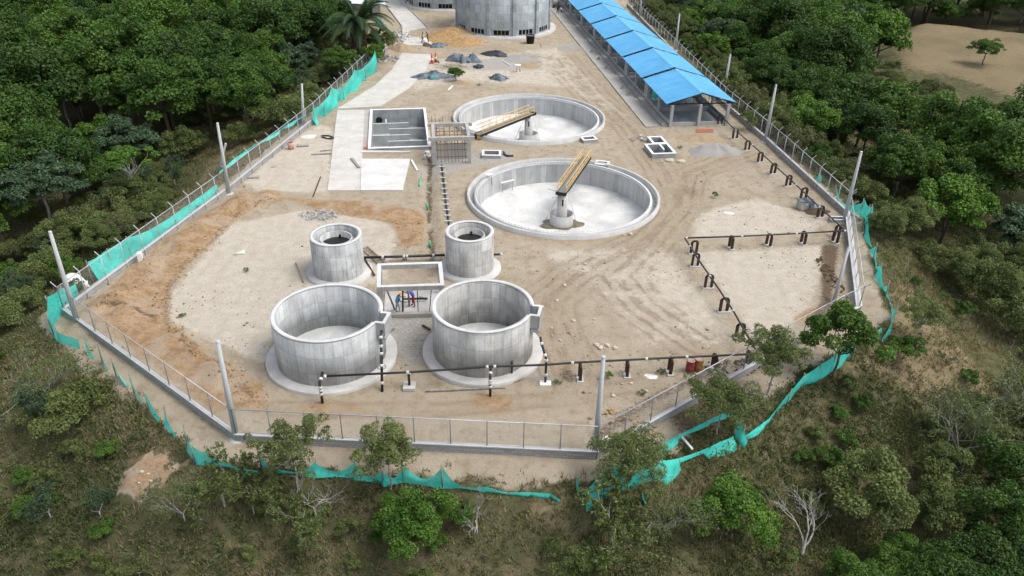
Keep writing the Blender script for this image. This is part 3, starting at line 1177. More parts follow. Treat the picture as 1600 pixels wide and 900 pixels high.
def big_tank(label, cx, cy, dia, H, box_dir, mat, padr):
    R = dia/2
    t = thing('round_tank', label, 'water tank', (cx, cy, 0), 0, 'open round concrete tanks')
    c = (cx, cy, 0)
    th = .26
    bw = .70                                     # half width of the outlet box
    ga = math.asin(bw/R)
    a0, a1 = box_dir+ga, box_dir-ga+2*PI
    zb = H-1.15
    w_ = MB()
    w_.lathe(c, [(R, .2), (R, H-.05), (R-th, H-.05), (R-th, .2)], 88, a0, a1, closed=True)
    w_.lathe(c, [(R, .2), (R, zb), (R-th, zb), (R-th, .2)], 10, box_dir-ga, box_dir+ga, closed=True)
    w_.build('wall', mat, t)
    MB().lathe(c, [(R+.012, H-.05), (R+.012, H+.02), (R-th-.012, H+.02), (R-th-.012, H-.05)], 88, a0, a1, closed=True).build('rim', MAT['rim'], t)
    # outlet box
    dv = Vector((math.cos(box_dir), math.sin(box_dir), 0))
    sv = Vector((-dv.y, dv.x, 0))
    C = Vector(c)
    d0 = R-.30
    d1 = R+.55
    m = MB()
    m.beam(C+dv*(R-.02)+Vector((0, 0, zb-.08)), C+dv*d1+Vector((0, 0, zb-.08)), 2*bw, .2)
    for sg in (-1, 1):
        m.beam(C+dv*(R-.12)+sv*(bw-.09)*sg+Vector((0, 0, H-.52)), C+dv*d1+sv*(bw-.09)*sg+Vector((0, 0, H-.52)), .18, .95)
    m.beam(C+dv*(d1-.1)+sv*(bw-.18)+Vector((0, 0, H-.52)), C+dv*(d1-.1)-sv*(bw-.18)+Vector((0, 0, H-.52)), .19, .95)
    bo = m.build('outlet_box', mat, t)
    m = MB()
    for sg in (-1, 1):
        m.beam(C+dv*(R-.16)+sv*(bw-.09)*sg+Vector((0, 0, H-.012)), C+dv*(d1+.01)+sv*(bw-.09)*sg+Vector((0, 0, H-.012)), .2, .06)
    m.beam(C+dv*(d1-.1)+sv*(bw-.2)+Vector((0, 0, H-.012)), C+dv*(d1-.1)-sv*(bw-.2)+Vector((0, 0, H-.012)), .21, .06)
    m.build('box_rim', MAT['rim'], bo)
    MB().lathe(c, [(R-th, .3), (0.02, .28)], 64).build('floor', MAT['tankfloor'], t)
    MB().lathe(c, [(padr, -.3), (padr, .22), (padr-.03, .25), (R-.05, .25)], 80).build('base_slab', MAT['pad'], t)
    return t


T1 = big_tank('left of the two big open tanks, pale grey, outlet box on its right', -12.42, 44.55, 7.42, 3.73, RAD(-10), MAT['tank'], 4.48)
T2 = big_tank('right of the two big open tanks, brown-stained wall, outlet box on its right', -1.98, 45.5, 6.98, 3.85, RAD(-10), MAT['tank_warm'], 4.25)
mh = MB().lathe((-8.75, 43.05, 0), [(.30, .25), (.30, .268), (.24, .268), (.24, .25)], 24).build('manhole_ring', MAT['steelpost'], T1)


def small_tank(label, cx, cy, dia, H, mat):
    R = dia/2
    t = thing('small_round_tank', label, 'water tank', (cx, cy, 0), 0, 'small ringed concrete towers')
    c = (cx, cy, 0)
    MB().lathe(c, [(R, .15), (R, H-.04), (R-.26, H-.04), (R-.26, H-1.0)], 64).build('wall', mat, t)
    MB().lathe(c, [(R+.012, H-.04), (R+.012, H+.02), (R-.272, H+.02), (R-.272, H-.04)], 64, closed=True).build('rim', MAT['rim'], t)
    MB().lathe(c, [(R-.26, H-.85), (R*.62, H-.85)], 64).build('ledge', MAT['pad'], t)
    MB().lathe(c, [(R*.64, H-.9), (R*.64, H-.30), (R*.64-.14, H-.30), (R*.64-.14, .3)], 56).build('inner_ring', mat, t)
    MB().lathe(c, [(R*.64-.1, H-.82), (.02, H-.82)], 48).build('dark_water', simple('still_dark_water', (.018, .018, .018), .5, .3, 1), t)
    MB().lathe(c, [(R+.62, -.3), (R+.62, .2), (R-.05, .2)], 64).build('base_slab', MAT['pad'], t)
    a = RAD(85)
    MB().box((cx+(R*.5)*math.cos(a), cy+(R*.5)*math.sin(a), H-.7), (.16, .16, .3)).build("bracket", MAT['blackplastic'], t)
    return t


small_tank('left of the two narrow round towers with an inner ring, dark water inside', -14.30, 56.55, 4.15, 3.45, MAT['tower'])
small_tank('right of the two narrow round towers with an inner ring, streaked brown wall', -3.55, 57.45, 3.98, 3.5, MAT['tank_warm'])

# concrete frame over the workers
FR = [P2(592, 448, 2.75), P2(691, 445, 2.75), P2(687.5, 411, 2.75), P2(592.5, 414, 2.75)]
t = thing('beam_structure', 'open rectangular concrete beam frame on columns between the round tanks', 'concrete frame', (FR[0][0], FR[0][1], 0))
for i in range(4):
    a, b = Vector((*FR[i], 2.6)), Vector((*FR[(i+1) % 4], 2.6))
    d = (b-a).normalized()
    if i % 2 == 0:
        a, b = a-d*.15, b+d*.15
    else:
        a, b = a+d*.152, b-d*.152
    bm_ = MB().beam(a, b, .3, .36).build('beam', MAT['formwork'], t)
    MB().beam(a+Vector((0, 0, .185)), b+Vector((0, 0, .185)), .302, .03).build('beam_top', MAT['rim'], bm_)
for p in FR:
    MB().box((*p, 1.2), (.3, .3, 2.43)).build('column', MAT['formwork'], t)
ff = [P2(600, 494), P2(683, 492), P2(686, 452), P2(602, 452)]
MB().slab(ff, -.1, .08).build('floor_slab', MAT['pad'], t)
MB().beam((*P2(603, 495), .14), (*P2(682, 492.5), .14), .35, .3).build('kerb_beam', MAT['walk'], t)
# props under the frame
props = [((604, 452, 2.4), (617, 484, .1), MAT['woodgrey'], .07), ((629, 456, 2.4), (629.5, 486, .1), MAT['rust'], .075),
         ((636, 452, 2.4), (639.5, 478, .1), MAT['woodgrey'], .08), ((652, 452, 2.4), (653.5, 489, .1), MAT['rust'], .035),
         ((674, 452, 2.4), (671, 489, .1), MAT['rust'], .035)]
plab = ['slanting grey timber prop leaning left of the worker in the yellow helmet', 'upright dark prop held by the worker in the yellow helmet',
        'grey timber prop between the two workers under the frame', 'thin rusty prop just right of the worker in red trousers', 'thin rusty prop farthest right under the concrete frame']
for (a, b, mt, rr_), lb in zip(props, plab):
    bb = G(b[0], b[1], .09)
    aa = G(a[0], a[1], 2.4)
    aa = Vector((aa.x, min(aa.y, FR[0][1]+.6) if abs(aa.y-bb.y) > 3 else aa.y, 2.42))
    top = bb+(aa-bb)*(2.33/max(.1, aa.z-bb.z))
    top = Vector((top.x, bb.y+max(-.9, min(.9, top.y-bb.y)), 2.42))
    tag(MB().tube([bb, top], rr_, 6).build('support_prop', mt), lb, 'prop', 'props under the concrete frame')
tag(MB().beam(G(631, 467, .35), G(668, 466.5, .35), .12, .12).build('steel_bar', MAT['blackpipe']), 'dark steel bar lying across the slab behind the two workers', 'steel bar')
tag(MB().beam(G(655, 463.5, .2), G(668, 467.0, .2), .10, .06).build('plank', MAT['woodgrey']), 'short plank lying on the slab right of the workers', 'plank')

# ================================================================== BAFFLE BASIN
t = thing('baffle_basin', 'sunken rectangular concrete basin with staggered baffle walls', 'basin', (bc[0], bc[1], 0), AX)


def lb(u, v, z):
    return Vector((u, v, z))


D0 = -2.05
th = .3
m = MB()
m.box((0, BL-th/2, (.28+D0)/2), (2*BW, th, .28-D0))
m.box((0, -BL+th/2, (.28+D0)/2), (2*BW, th, .28-D0))
m.box((-BW+th/2, 0, (.28+D0)/2), (th, 2*BL-2*th, .28-D0))
m.box((BW-th/2, 0, (.28+D0)/2), (th, 2*BL-2*th, .28-D0))
m.build('wall', MAT['basin'], t, local=True)
m = MB()
m.box((0, BL-th/2, .305), (2*BW+.02, th+.02, .05))
m.box((0, -BL+th/2, .305), (2*BW+.02, th+.02, .05))
m.box((-BW+th/2, 0, .305), (th+.02, 2*BL-2*th-.02, .05))
m.box((BW-th/2, 0, .305), (th+.02, 2*BL-2*th-.02, .05))
m.build('rim', MAT['white_rim'], t, local=True)
MB().box((0, 0, D0-.1), (2*BW, 2*BL, .2)).build('floor', MAT['basin'], t, local=True)
bw_in = 2*(BW-th)
for i, (v, side, ln) in enumerate(((4.5, -1, .69), (2.3, 1, .69), (.05, -1, .70), (-2.15, 1, .71), (-4.4, -1, .72))):
    L = bw_in*ln
    u = side*(BW-th-L/2)
    bo = MB().box((u, v, (D0-.75)/2), (L, .18, -D0-.75)).build('baffle', MAT['baffle'], t, local=True)
    MB().box((u, v, -.725), (L+.01, .2, .05)).build('baffle_top', MAT['rim'], bo, local=True)
    FRAME[bo.name] = FRAME[t.name]
MB().box((-1.6, 5.3, -.85), (.16, 1.5, .3)).build('short_partition', MAT['rim'], t, local=True)
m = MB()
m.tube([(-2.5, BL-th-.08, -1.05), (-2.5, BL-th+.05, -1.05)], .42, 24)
pr = m.build('inlet_pipe', MAT['dark'], t, local=True)  # solid end, the dark of the pipe mouth is painted black
# tiled lane beside the basin
o = MB().slab([P2(566, 172, 0), P2(577, 172, 0), P2(576.5, 236, 0), P2(563, 236, 0)], -.2, .05).build('basin_path', MAT['walk'])
o['kind'] = 'structure'

# ================================================================== CAST FRAME WITH FORMWORK
fb = [G(679, 256), G(733.5, 254.5)]
fu = (fb[1]-fb[0]).normalized()
fvv = Vector((-fu.y, fu.x, 0))
fw_ = (fb[1]-fb[0]).length
fd = 4.6
t = thing('unfinished_building', 'half built concrete frame with timber formwork beside the baffle basin', 'building frame', fb[0])
HT = 2.9
cs = [fb[0], fb[1], fb[1]+fvv*fd, fb[0]+fvv*fd]
for p in cs:
    MB().box((p.x, p.y, HT/2-.05), (.42, .42, HT)).build('column', MAT['formwork'], t)
for i in range(4):
    a, b = cs[i], cs[(i+1) % 4]
    d = (b-a).normalized()
    e = .6 if i % 2 == 0 else -.22
    MB().beam(a-d*e+Vector((0, 0, HT-.05)), b+d*e+Vector((0, 0, HT-.05)), .34, .38).build('beam', MAT['formwork'], t)
m = MB()
for i in range(9):
    q = fb[0]+fu*(fw_*(.1+.1*i))
    m.beam(q+fvv*.08+Vector((0, 0, .0)), q+fvv*.08+Vector((random.uniform(-.15, .15), 0, HT-.2)), .07, .07)
for z in (.7, 1.5, 2.2):
    m.beam(fb[0]+Vector((0, 0, z))+fvv*.16, fb[1]+Vector((0, 0, z))+fvv*.16, .05, .10)
for i in range(7):
    q = fb[0]+fu*(fw_*(.12+.125*i))+fvv*(fd-.1)
    m.beam(q, q+Vector((random.uniform(-.2, .2), 0, HT-.25)), .07, .07)
for i in range(4):
    q = fb[0]+fu*(fw_*(.2+.2*i))
    m.beam(q+Vector((0, 0, HT-.32)), q+fvv*fd+Vector((0, 0, HT-.32)), .08, .1)
for i in range(3):
    q = fb[0]+fvv*(1.0+i*1.2)
    m.beam(q+Vector((0, 0, HT-.42)), q+fu*fw_+Vector((0, 0, HT-.42)), .06, .08)
m.build('timber_shoring', MAT['wood'], t)
MB().slab([(p.x, p.y) for p in cs], -.1, .06).build('floor_slab', MAT['pad'], t)
MB().beam(fb[0]+fvv*1.1+Vector((0, 0, 1.0)), fb[1]+fvv*1.1+Vector((0, 0, 1.0)), .08, 1.9).build('plywood_panel', MAT['pad'], t)
m = MB()
q = fb[0]-fu*.5+fvv*3.0
for i in range(5):
    qq = q+fu*(i*.42)+fvv*2.2
    m.tube([qq, qq+Vector((0, 0, 3.4+random.uniform(-.3, .3)))], .022, 4)
for z in (1.2, 2.2, 3.1):
    m.tube([q+fvv*2.2+Vector((0, 0, z)), q+fvv*2.2+fu*1.7+Vector((0, 0, z))], .018, 4)
m.build('starter_bars', MAT['rust'], t)

# ================================================================== CHAMBERS
def chamber(name, label, c, a, b, e, top=.35, depth=-1.2, thick=.22, divider=False, group=None):
    rz = math.atan2(e[0][1], e[0][0])
    t = thing(name, label, 'chamber', (c[0], c[1], 0), rz, group)
    hh = top-depth
    zc = (top+depth)/2
    m = MB()
    m.box((0, b-thick/2, zc), (2*a, thick, hh))
    m.box((0, -b+thick/2, zc), (2*a, thick, hh))
    m.box((-a+thick/2, 0, zc), (thick, 2*b-2*thick, hh))
    m.box((a-thick/2, 0, zc), (thick, 2*b-2*thick, hh))
    m.build('wall', MAT['basin'], t, local=True)
    m = MB()
    m.box((0, b-thick/2, top+.02), (2*a+.02, thick+.02, .05))
    m.box((0, -b+thick/2, top+.02), (2*a+.02, thick+.02, .05))
    m.box((-a+thick/2, 0, top+.02), (thick+.02, 2*b-2*thick-.02, .05))
    m.box((a-thick/2, 0, top+.02), (thick+.02, 2*b-2*thick-.02, .05))
    m.build('rim', MAT['white_rim'], t, local=True)
    MB().box((0, 0, depth-.05), (2*a, 2*b, .1)).build('floor', MAT['tankfloor'], t, local=True)
    if divider:
        MB().box((a*.25, b*.28, zc), (thick*.8, b*1.0, hh)).build('divider', MAT['basin'], t, local=True)
        MB().box((a*.25, b*.28, top+.022), (thick*.82, b*1.0, .05)).build('divider_top', MAT['white_rim'], t, local=True)
    return t


for i, k in enumerate(CHAMBERS):
    chamber('inspection_chamber', k['label'], k['c'], k['a'], k['b'], k['e'])
chamber('valve_chamber', 'larger white-rimmed pit with a divider, front half of the double chamber by the shed', tc, t_w, t_h, (EX, EY), .5, -1.3, .25, True, 'valve chambers by the blue shed')
chamber('valve_chamber', 'smaller white-rimmed pit joined to the back of the divided chamber by the shed', tc2, t_w2, t_h2-.02, (EX, EY), .5, -1.3, .25, False, 'valve chambers by the blue shed')

# ================================================================== BIG REACTOR TANKS (silos)
def silo(label, cx, cy, R, H, phase, nr=12):
    t = thing('tall_tank', label, 'storage tank', (cx, cy, 0), 0, 'tall ribbed concrete tanks')
    c = (cx, cy, 0)
    MB().lathe(c, [(R+1.1, -.3), (R+1.1, .35), (R-.1, .35)], 72).build('base_slab', MAT['pad'], t)
    win = 2*PI/nr
    m = MB()
    for k in range(nr):
        a = phase+k*win
        h0 = a+win*.2
        h1 = a+win*.8
        m.lathe(c, [(R, .3), (R, 1.3)], 2, a, h0)
        m.lathe(c, [(R, .3), (R, 1.3)], 2, h1, a+win)
        m.lathe(c, [(R, .3), (R, .45)], 4, h0, h1)
        m.lathe(c, [(R-.3, .45), (R, .45)], 4, h0, h1)
        m.lathe(c, [(R, 1.3), (R-.3, 1.3)], 4, h0, h1)
    m.lathe(c, [(R, 1.3), (R, H), (R-.3, H), (R-.3, 1.3)], nr*6, phase, phase+2*PI)
    m.build('wall', MAT['silo'], t)
    MB().lathe(c, [(R-.5, .3), (R-.5, 1.5)], nr*4).build('slot_backing', MAT['dark'], t)  # black sheet behind the slots, painted as the dark inside
    for k in range(nr):
        a = phase+k*win
        MB().box((cx+(R+.08)*math.cos(a), cy+(R+.08)*math.sin(a), H/2+.2), (.45, .55, H-.3), rz=a).build('rib', MAT['silo'], t)
        fr = MB()
        for q in (.35, .5, .65):
            aa = a+win*q
            fr.box((cx+(R-.1)*math.cos(aa), cy+(R-.1)*math.sin(aa), .875), (.12, .10, .84), rz=aa)
        fr.build('slot_posts', MAT['shedcol'] if k % 3 else MAT['wood'], t)
    return t


SILO = [((-2.35, 148.9), 8.55), ((-14.6, 171.5), 8.55)]
silo('nearer tall ribbed concrete tank with dark slots at its foot', SILO[0][0][0], SILO[0][0][1], SILO[0][1], 10.5, RAD(-90-16-.5))
silo('farther tall ribbed concrete tank, half hidden behind the nearer one', SILO[1][0][0], SILO[1][0][1], SILO[1][1], 10.5, RAD(-90-12))

# ================================================================== SHED WITH BLUE ROOFS
S0 = Vector((19.36, 94.8, 0))
SU = Vector((-.128, .992, 0)).normalized()         # along the shed
SVv = Vector((SU.y, -SU.x, 0))                      # across, to the right
SW = 7.2
shed = thing('drying_shed', 'long open shed under a row of bright blue gabled roof sections', 'shed', S0, 0)
NM = 9
ML = 11.25
HE, HA = 2.95, 4.25
for i in range(NM):
    u0 = i*ML-.25+(0.42 if i else -.1)
    u1 = (i+1)*ML-.25-.42
    base = S0
    m = MB()
    oh = .85
    pts = {}
    for nm_, u in (('f', u0), ('b', u1)):
        q = base+SU*u
        pts[nm_+'l'] = q-SVv*oh+Vector((0, 0, HE))
        pts[nm_+'a'] = q+SVv*(SW/2)+Vector((0, 0, HA))
        pts[nm_+'r'] = q+SVv*(SW+oh)+Vector((0, 0, HE))
    dz = Vector((0, 0, -.06))
    L = u1-u0
    wd = math.hypot(SW/2+oh, HA-HE)
    for a, b in (('l', 'a'), ('a', 'r')):
        k = len(m.v)
        m.v += [pts['f'+a], pts['f'+b], pts['b'+b], pts['b'+a], pts['f'+a]+dz, pts['f'+b]+dz, pts['b'+b]+dz, pts['b'+a]+dz]
        m.face([k, k+1, k+2, k+3], [(0, 0), (0, wd), (L, wd), (L, 0)])
        m.face([k+7, k+6, k+5, k+4])
        for q in ((0, 4, 5, 1), (2, 6, 7, 3), (3, 7, 4, 0), (1, 5, 6, 2)):
            m.face([k+j for j in q])
    ro = m.build('roof_panel', MAT['roof'], shed)
    mr = MB()
    fa, ba = pts['fa'], pts['ba']
    sl_ = (HA-HE)/(SW/2+oh)
    k = len(mr.v)
    for q in (fa, ba):
        mr.v += [q-SVv*.28+Vector((0, 0, -.28*sl_+.03)), q+Vector((0, 0, .045)), q+SVv*.28+Vector((0, 0, -.28*sl_+.03))]
    mr.face([0, 1, 4, 3])
    mr.face([1, 2, 5, 4])
    mr.build('ridge_cap', MAT['ridge'], ro)
    # truss at both ends
    for u in ((u0+.25), (u1-.25)):
        q = base+SU*u
        tr = MB()
        l = q-SVv*.4+Vector((0, 0, HE-.15))
        r = q+SVv*(SW+.4)+Vector((0, 0, HE-.15))
        ap = q+SVv*(SW/2)+Vector((0, 0, HA-.15))
        tr.beam(l, r, .09, .13)
        tr.beam(l, ap, .07, .10)
        tr.beam(ap, r, .07, .10)
        for j in range(1, 8):
            f = j/8
            bq = l+(r-l)*f
            hgt = (HA-HE)*(1-abs(2*f-1))
            tr.beam(bq, bq+Vector((0, 0, hgt)), .05, .05, up=(1, 0, 0))
            f2 = (j+1)/8 if f < .5 else (j-1)/8
            b2 = l+(r-l)*f2
            h2 = (HA-HE)*(1-abs(2*f2-1))
            tr.beam(bq, b2+Vector((0, 0, h2)), .04, .04)
        tr.build('truss', MAT['deckdark'], shed)
    for u in (u0+.12, (u0+u1)/2, u1-.2):
        for v in (0, SW):
            q = base+SU*u+SVv*v
            MB().box((q.x, q.y, (HE-.22)/2), (.34, .34, HE-.24), rz=math.atan2(SU.y, SU.x)).build('column', MAT['shedcol'], shed)
    q = base+SU*(u0+.12)+SVv*(SW/2)
    if i == 0:
        MB().box((q.x, q.y, (HE-.22)/2), (.34, .34, HE-.24), rz=math.atan2(SU.y, SU.x)).build('column', MAT['shedcol'], shed)
        q2 = base+SU*(u1-.2)+SVv*(SW*.42)
        MB().box((q2.x, q2.y, (HE-.22)/2), (.34, .34, HE-.24), rz=math.atan2(SU.y, SU.x)).build('column', MAT['shedcol'], shed)
        MB().beam(q2+Vector((0, 0, .4)), q2+SVv*2.6-SU*1.0+Vector((0, 0, 2.2)), .14, .14).build('brace', MAT['shedcol'], shed)
LEN = NM*ML
ang = math.atan2(SU.y, SU.x)


def along(u0, u1, v, wd, z0, z1, name, mat, par=shed):
    a = S0+SU*u0+SVv*v+Vector((0, 0, (z0+z1)/2))
    b = S0+SU*u1+SVv*v+Vector((0, 0, (z0+z1)/2))
    return MB().beam(a, b, wd, z1-z0).build(name, mat, par)


along(0.2, LEN, 0, .2, -.3, .45, 'low_wall', MAT['shedcol'])
along(0.2, LEN, SW, .2, -.3, .95, 'low_wall', MAT['shedcol'])
a = S0+SVv*.2+Vector((0, 0, .2))
b = S0+SVv*(SW-.2)+Vector((0, 0, .2))
MB().beam(a, b, .22, .5).build('low_wall', MAT['shedcol'], shed)
along(.3, LEN, SW/2, SW-.4, -.3, .08, 'bed_floor', MAT['channel'])
for i in range(1, NM*2):
    u = i*ML/2
    a = S0+SU*u+SVv*.2+Vector((0, 0, .3))
    b = S0+SU*u+SVv*(SW-.2)+Vector((0, 0, .3))
    MB().beam(a, b, .16, .6).build('partition', MAT['shedcol'], shed)
    if i % 2 == 0:
        q = S0+SU*(u+1.4)+SVv*(SW*.5)
        MB().box((q.x, q.y, .11), (2.2, SW-1.2, .04), rz=ang).build('filter_bed', MAT['darkconc'], shed)
along(-.15, LEN, -.65, .7, -.2, .16, 'gutter_ledge', MAT['walk'])
along(-.15, LEN, -1.35, .35, -.2, .04, 'gutter', MAT['channel'])
o = along(-.35, LEN-26, -2.35, 1.65, -.2, .14, 'shed_walkway', MAT['walk'], None)
o['kind'] = 'structure'
# green net hung in the shed
t = tag(MB().beam(S0+SU*9.0+SVv*.9+Vector((0, 0, .7)), S0+SU*11.3+SVv*.9+Vector((0, 0, .75)), .03, .85).build('shade_cloth', MAT['net']),
        'green cloth hanging behind the columns inside the blue-roofed shed', 'cloth')

# blocks left on the walkway
for i, (px, py, sz) in enumerate(((924, 82, .5), (935, 93, .45), (947, 107, .55), (972, 139, .5), (982, 149, .6))):
    q = G(px, py, .14)
    t = thing('concrete_block', ['farthest', 'second farthest', 'middle', 'second nearest', 'nearest'][i]+' of the loose blocks left along the shed walkway', 'block', (q.x, q.y, .14), random.uniform(-.4, .4), 'loose blocks on the shed walkway')
    MB().box((0, 0, .14), (sz, sz*.6, .28)).build('block_body', MAT['rubble'], t, local=True, bevel=.02)
    MB().box((sz*.1, 0, .34), (sz*.5, sz*.45, .12), rz=.4).build('loose_piece', MAT['darkconc'], t, local=True)

# ================================================================== POLES
pole_list = [((78, 362), (122, 507), 'tall leaning concrete pole at the left corner of the fence'),
             ((340, 533), (370, 687), 'concrete pole at the front left corner of the fence'),
             ((943, 558), (930, 708), 'concrete pole at the right end of the front fence'),
             ((1346, 237), (1318, 347), 'concrete pole at the bend of the right fence'),
             ((1213, 133), (1195, 222), 'concrete pole halfway along the right fence, beside the brown supports'),
             ((340, 192), (358, 303), 'braced concrete pole halfway along the left fence'),
             ((477, 131), (474, 198), 'concrete pole on the left fence near the green net by the road'),
             ((1142, 80), (1131, 142), 'concrete pole behind the nearest blue roof section'),
             ((1062, 22), (1055, 79), 'concrete pole behind the third blue roof section'),
             ((1003, -20), (1000, 30), 'concrete pole behind the fourth blue roof section, farthest on the right fence')]
for top, bot, lab in pole_list:
    b = G(*bot)
    best = None
    for h in np.arange(4.5, 9, .05):
        q = Q(b+Vector((0, 0, h)))
        e = abs(q[1]-top[1])
        if best is None or e < best[0]:
            best = (e, h)
    h = best[1]
    b.z = tz(b.x, b.y) if sdf(np.array([b.x]), np.array([b.y]), PLAT)[0] > 0 else 0
    # lean sideways so that the head stands where it does in the photo
    tp = G(top[0], top[1], h)
    dx = max(-.45, min(.45, tp.x-b.x))
    t = thing('concrete_pole', lab, 'pole', b, 0, 'plain concrete poles round the site')
    MB().tube([(0, 0, -.2), (dx*.5, 0, h*.5), (dx, 0, h)], [.20, .16, .115], 14).build('shaft', MAT['post'], t, local=True)
    MB().lathe((dx, 0, 0), [(.118, h-.1), (.122, h), (.1, h+.04), (.01, h+.045)], 14).build('cap', MAT['cap'], t, local=True)
    MB().lathe((0, 0, 0), [(.45, -.2), (.45, .07), (.17, .10)], 16).build('footing', MAT['pad'], t, local=True)
for a, b, lab, h in (((346, 232), (338, 277), 'thin brace pole leaning against the braced pole on the left fence', 4.6),
                     ((1326, 387), (1302, 473), 'slanting brace pole leaning against the short right wall', 4.4)):
    B = G(*b)
    A = G(a[0], a[1], h)
    A.y = max(B.y-2.5, min(B.y+2.5, A.y))
    t = thing('brace_pole', lab, 'pole', B)
    MB().tube([B+Vector((0, 0, -.1)), A], [.15, .10], 12).build('shaft', MAT['post'], t)
    MB().tube([A, A+(A-B).normalized()*.05], [.102, .09], 12).build('cap', MAT['cap'], t)

# pale kerb-like box frame by the pole at the bend, stub post of the left wall
t = chamber('pole_box', 'low white concrete frame at the foot of the pole at the right bend', P2(1309, 341, .3), .75, .4, ((1, 0), (0, 1)), .3, 0.0, .14)
B = G(222, 414)
t = thing('stub_post', 'short squat white concrete post standing in the left wall', 'post', B)
MB().box(B+Vector((0, 0, .55)), (.38, .5, 1.2), rz=.3, taper=.92).build('shaft', MAT['white_rim'], t)
MB().box(B+Vector((-.05, .42, .4)), (.3, .3, .8), rz=.3).build('side_pier', MAT['pad'], t)
B = G(938, 697)
t = thing('meter_box', 'small white tilted box by the pole at the right end of the front fence', 'box', (B.x+.3, B.y, 0), .3)
MB().box((0, 0, .32), (.62, .5, .5)).build('case', MAT['white_rim'], t, local=True, bevel=.02)
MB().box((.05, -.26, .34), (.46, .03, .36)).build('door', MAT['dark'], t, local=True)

# ================================================================== FENCES
def fence(label, pts, arms=False, h=1.9, wall_h=.55, wall_w=.18, spacing=2.35, arm_side=1, cap_w=None, out=(0, 0), mesh=True, wall_top=True):
    pts = [Vector((*p, 0)) for p in pts]
    t = thing('chain_link_fence', label, 'fence', pts[0], 0, 'chain link fences on low block walls')
    wallm, capm, rail, net = MB(), MB(), MB(), MB()
    posts = []
    cw = cap_w or wall_w+.06
    for a, b in zip(pts[:-1], pts[1:]):
        d = (b-a)
        L = d.length
        d = d/L
        sd = Vector((-d.y, d.x, 0))*arm_side
        wallm.beam(a+Vector((0, 0, wall_h/2-.2)), b+Vector((0, 0, wall_h/2-.2)), wall_w, wall_h+.4)
        capm.beam(a+Vector((0, 0, wall_h+.035)), b+Vector((0, 0, wall_h+.035)), cw, .07)
        rail.tube([a+Vector((0, 0, wall_h+h)), b+Vector((0, 0, wall_h+h))], .034, 6)
        rail.tube([a+Vector((0, 0, wall_h+.16)), b+Vector((0, 0, wall_h+.16))], .018, 5)
        n = max(1, round(L/spacing))
        for i in range(n+1):
            q = a+d*(L*i/n)
            if posts and (posts[-1][0]-q).length < .3:
                continue
            posts.append((q, sd))
        k = len(net.v)
        z0, z1 = wall_h+.08, wall_h+h-.02
        net.v += [a+Vector((0, 0, z0)), b+Vector((0, 0, z0)), b+Vector((0, 0, z1)), a+Vector((0, 0, z1))]
        net.face([k, k+1, k+2, k+3], [(0, 0), (L, 0), (L, z1-z0), (0, z1-z0)])
    wo = wallm.build('block_wall', MAT['block'], t)
    capm.build('wall_cap', MAT['cap'], wo)
    rail.build('top_rail', MAT['galv'], t)
    net.build('wire_mesh', MAT['chain'], t)
    for q, sd in posts[:95]:
        po = MB().tube([q+Vector((0, 0, -.1)), q+Vector((0, 0, wall_h+h+.03))], .036, 6).build('post', MAT['galv'] if arms else MAT['steelpost'], t)
        if arms:
            z = wall_h+h
            MB().beam(q+Vector((0, 0, z)), q+sd*.42+Vector((0, 0, z+.42)), .055, .055).build('arm', MAT['galv'], po)
    # block piers in the wall
    if arms:
        for q, sd in posts[:95]:
            MB().box(q-sd*.11+Vector((0, 0, wall_h/2)), (.14, .14, wall_h+.05), rz=math.atan2(sd.y, sd.x)).build('wall_pier', MAT['walk'], wo)
    return t


fence('long left fence on its low block wall, white arms bent outward', [P2(604, 80), P2(560, 122), FENCE[1], FENCE[2], (-29.85, 66.0), FENCE[3]], True, arm_side=-1, h=1.85)
fence('front left slanting fence between the left corner and the front left pole', [FENCE[3], FENCE[4]], False)
fence('front fence running straight behind the two overhanging front trees', [FENCE[4], FENCE[5]], False, spacing=2.05)
fence('front right slanting fence, partly hidden behind the trees', [FENCE[5], FENCE[6], FENCE[7]], False)
fence('short right fence on a wide capped wall ending at the bend', [FENCE[7], FENCE[8]], True, arm_side=-1, cap_w=.46, wall_w=.3, h=1.7)
fence('long right fence behind the pipe and the shed, white arms bent outward', [FENCE[8], FENCE[9], FENCE[10], FENCE[11]], True, arm_side=-1)

# ================================================================== PIPES
def sup(loc, rz, label, h=1.2, foot=True):
    if not hasattr(sup, 'proto'):
        t = thing('pipe_support', label, 'pipe support', (0, 0, 0), 0, 'rust brown steel supports under the pipe')
        for sx in (-.26, .26):
            MB().box((sx, 0, h/2-.08), (.17, .2, h-.16)).build('leg', MAT['rust'], t, local=True)
        m = MB()
        pr = []
        for i in range(9):
            a = PI*i/8
            pr.append((-.26*math.cos(a), 0, h-.18+.16*math.sin(a)))
        m.tube(pr, .10, 8)
        m.build('saddle', MAT['rust'], t, local=True)
        MB().box((0, 0, .03), (.95, .46, .12)).build('footing', MAT['pad'], t, local=True, bevel=.01)
        sup.proto = t
    else:
        t = copy_tree(sup.proto)
        tag(t, label)
    t.location = loc
    t.rotation_euler = (random.uniform(-.02, .02), random.uniform(-.03, .03), rz+random.uniform(-.13, .13))
    k_ = random.uniform(.96, 1.04)
    t.scale = (random.uniform(.92, 1.08), k_, k_)
    return t


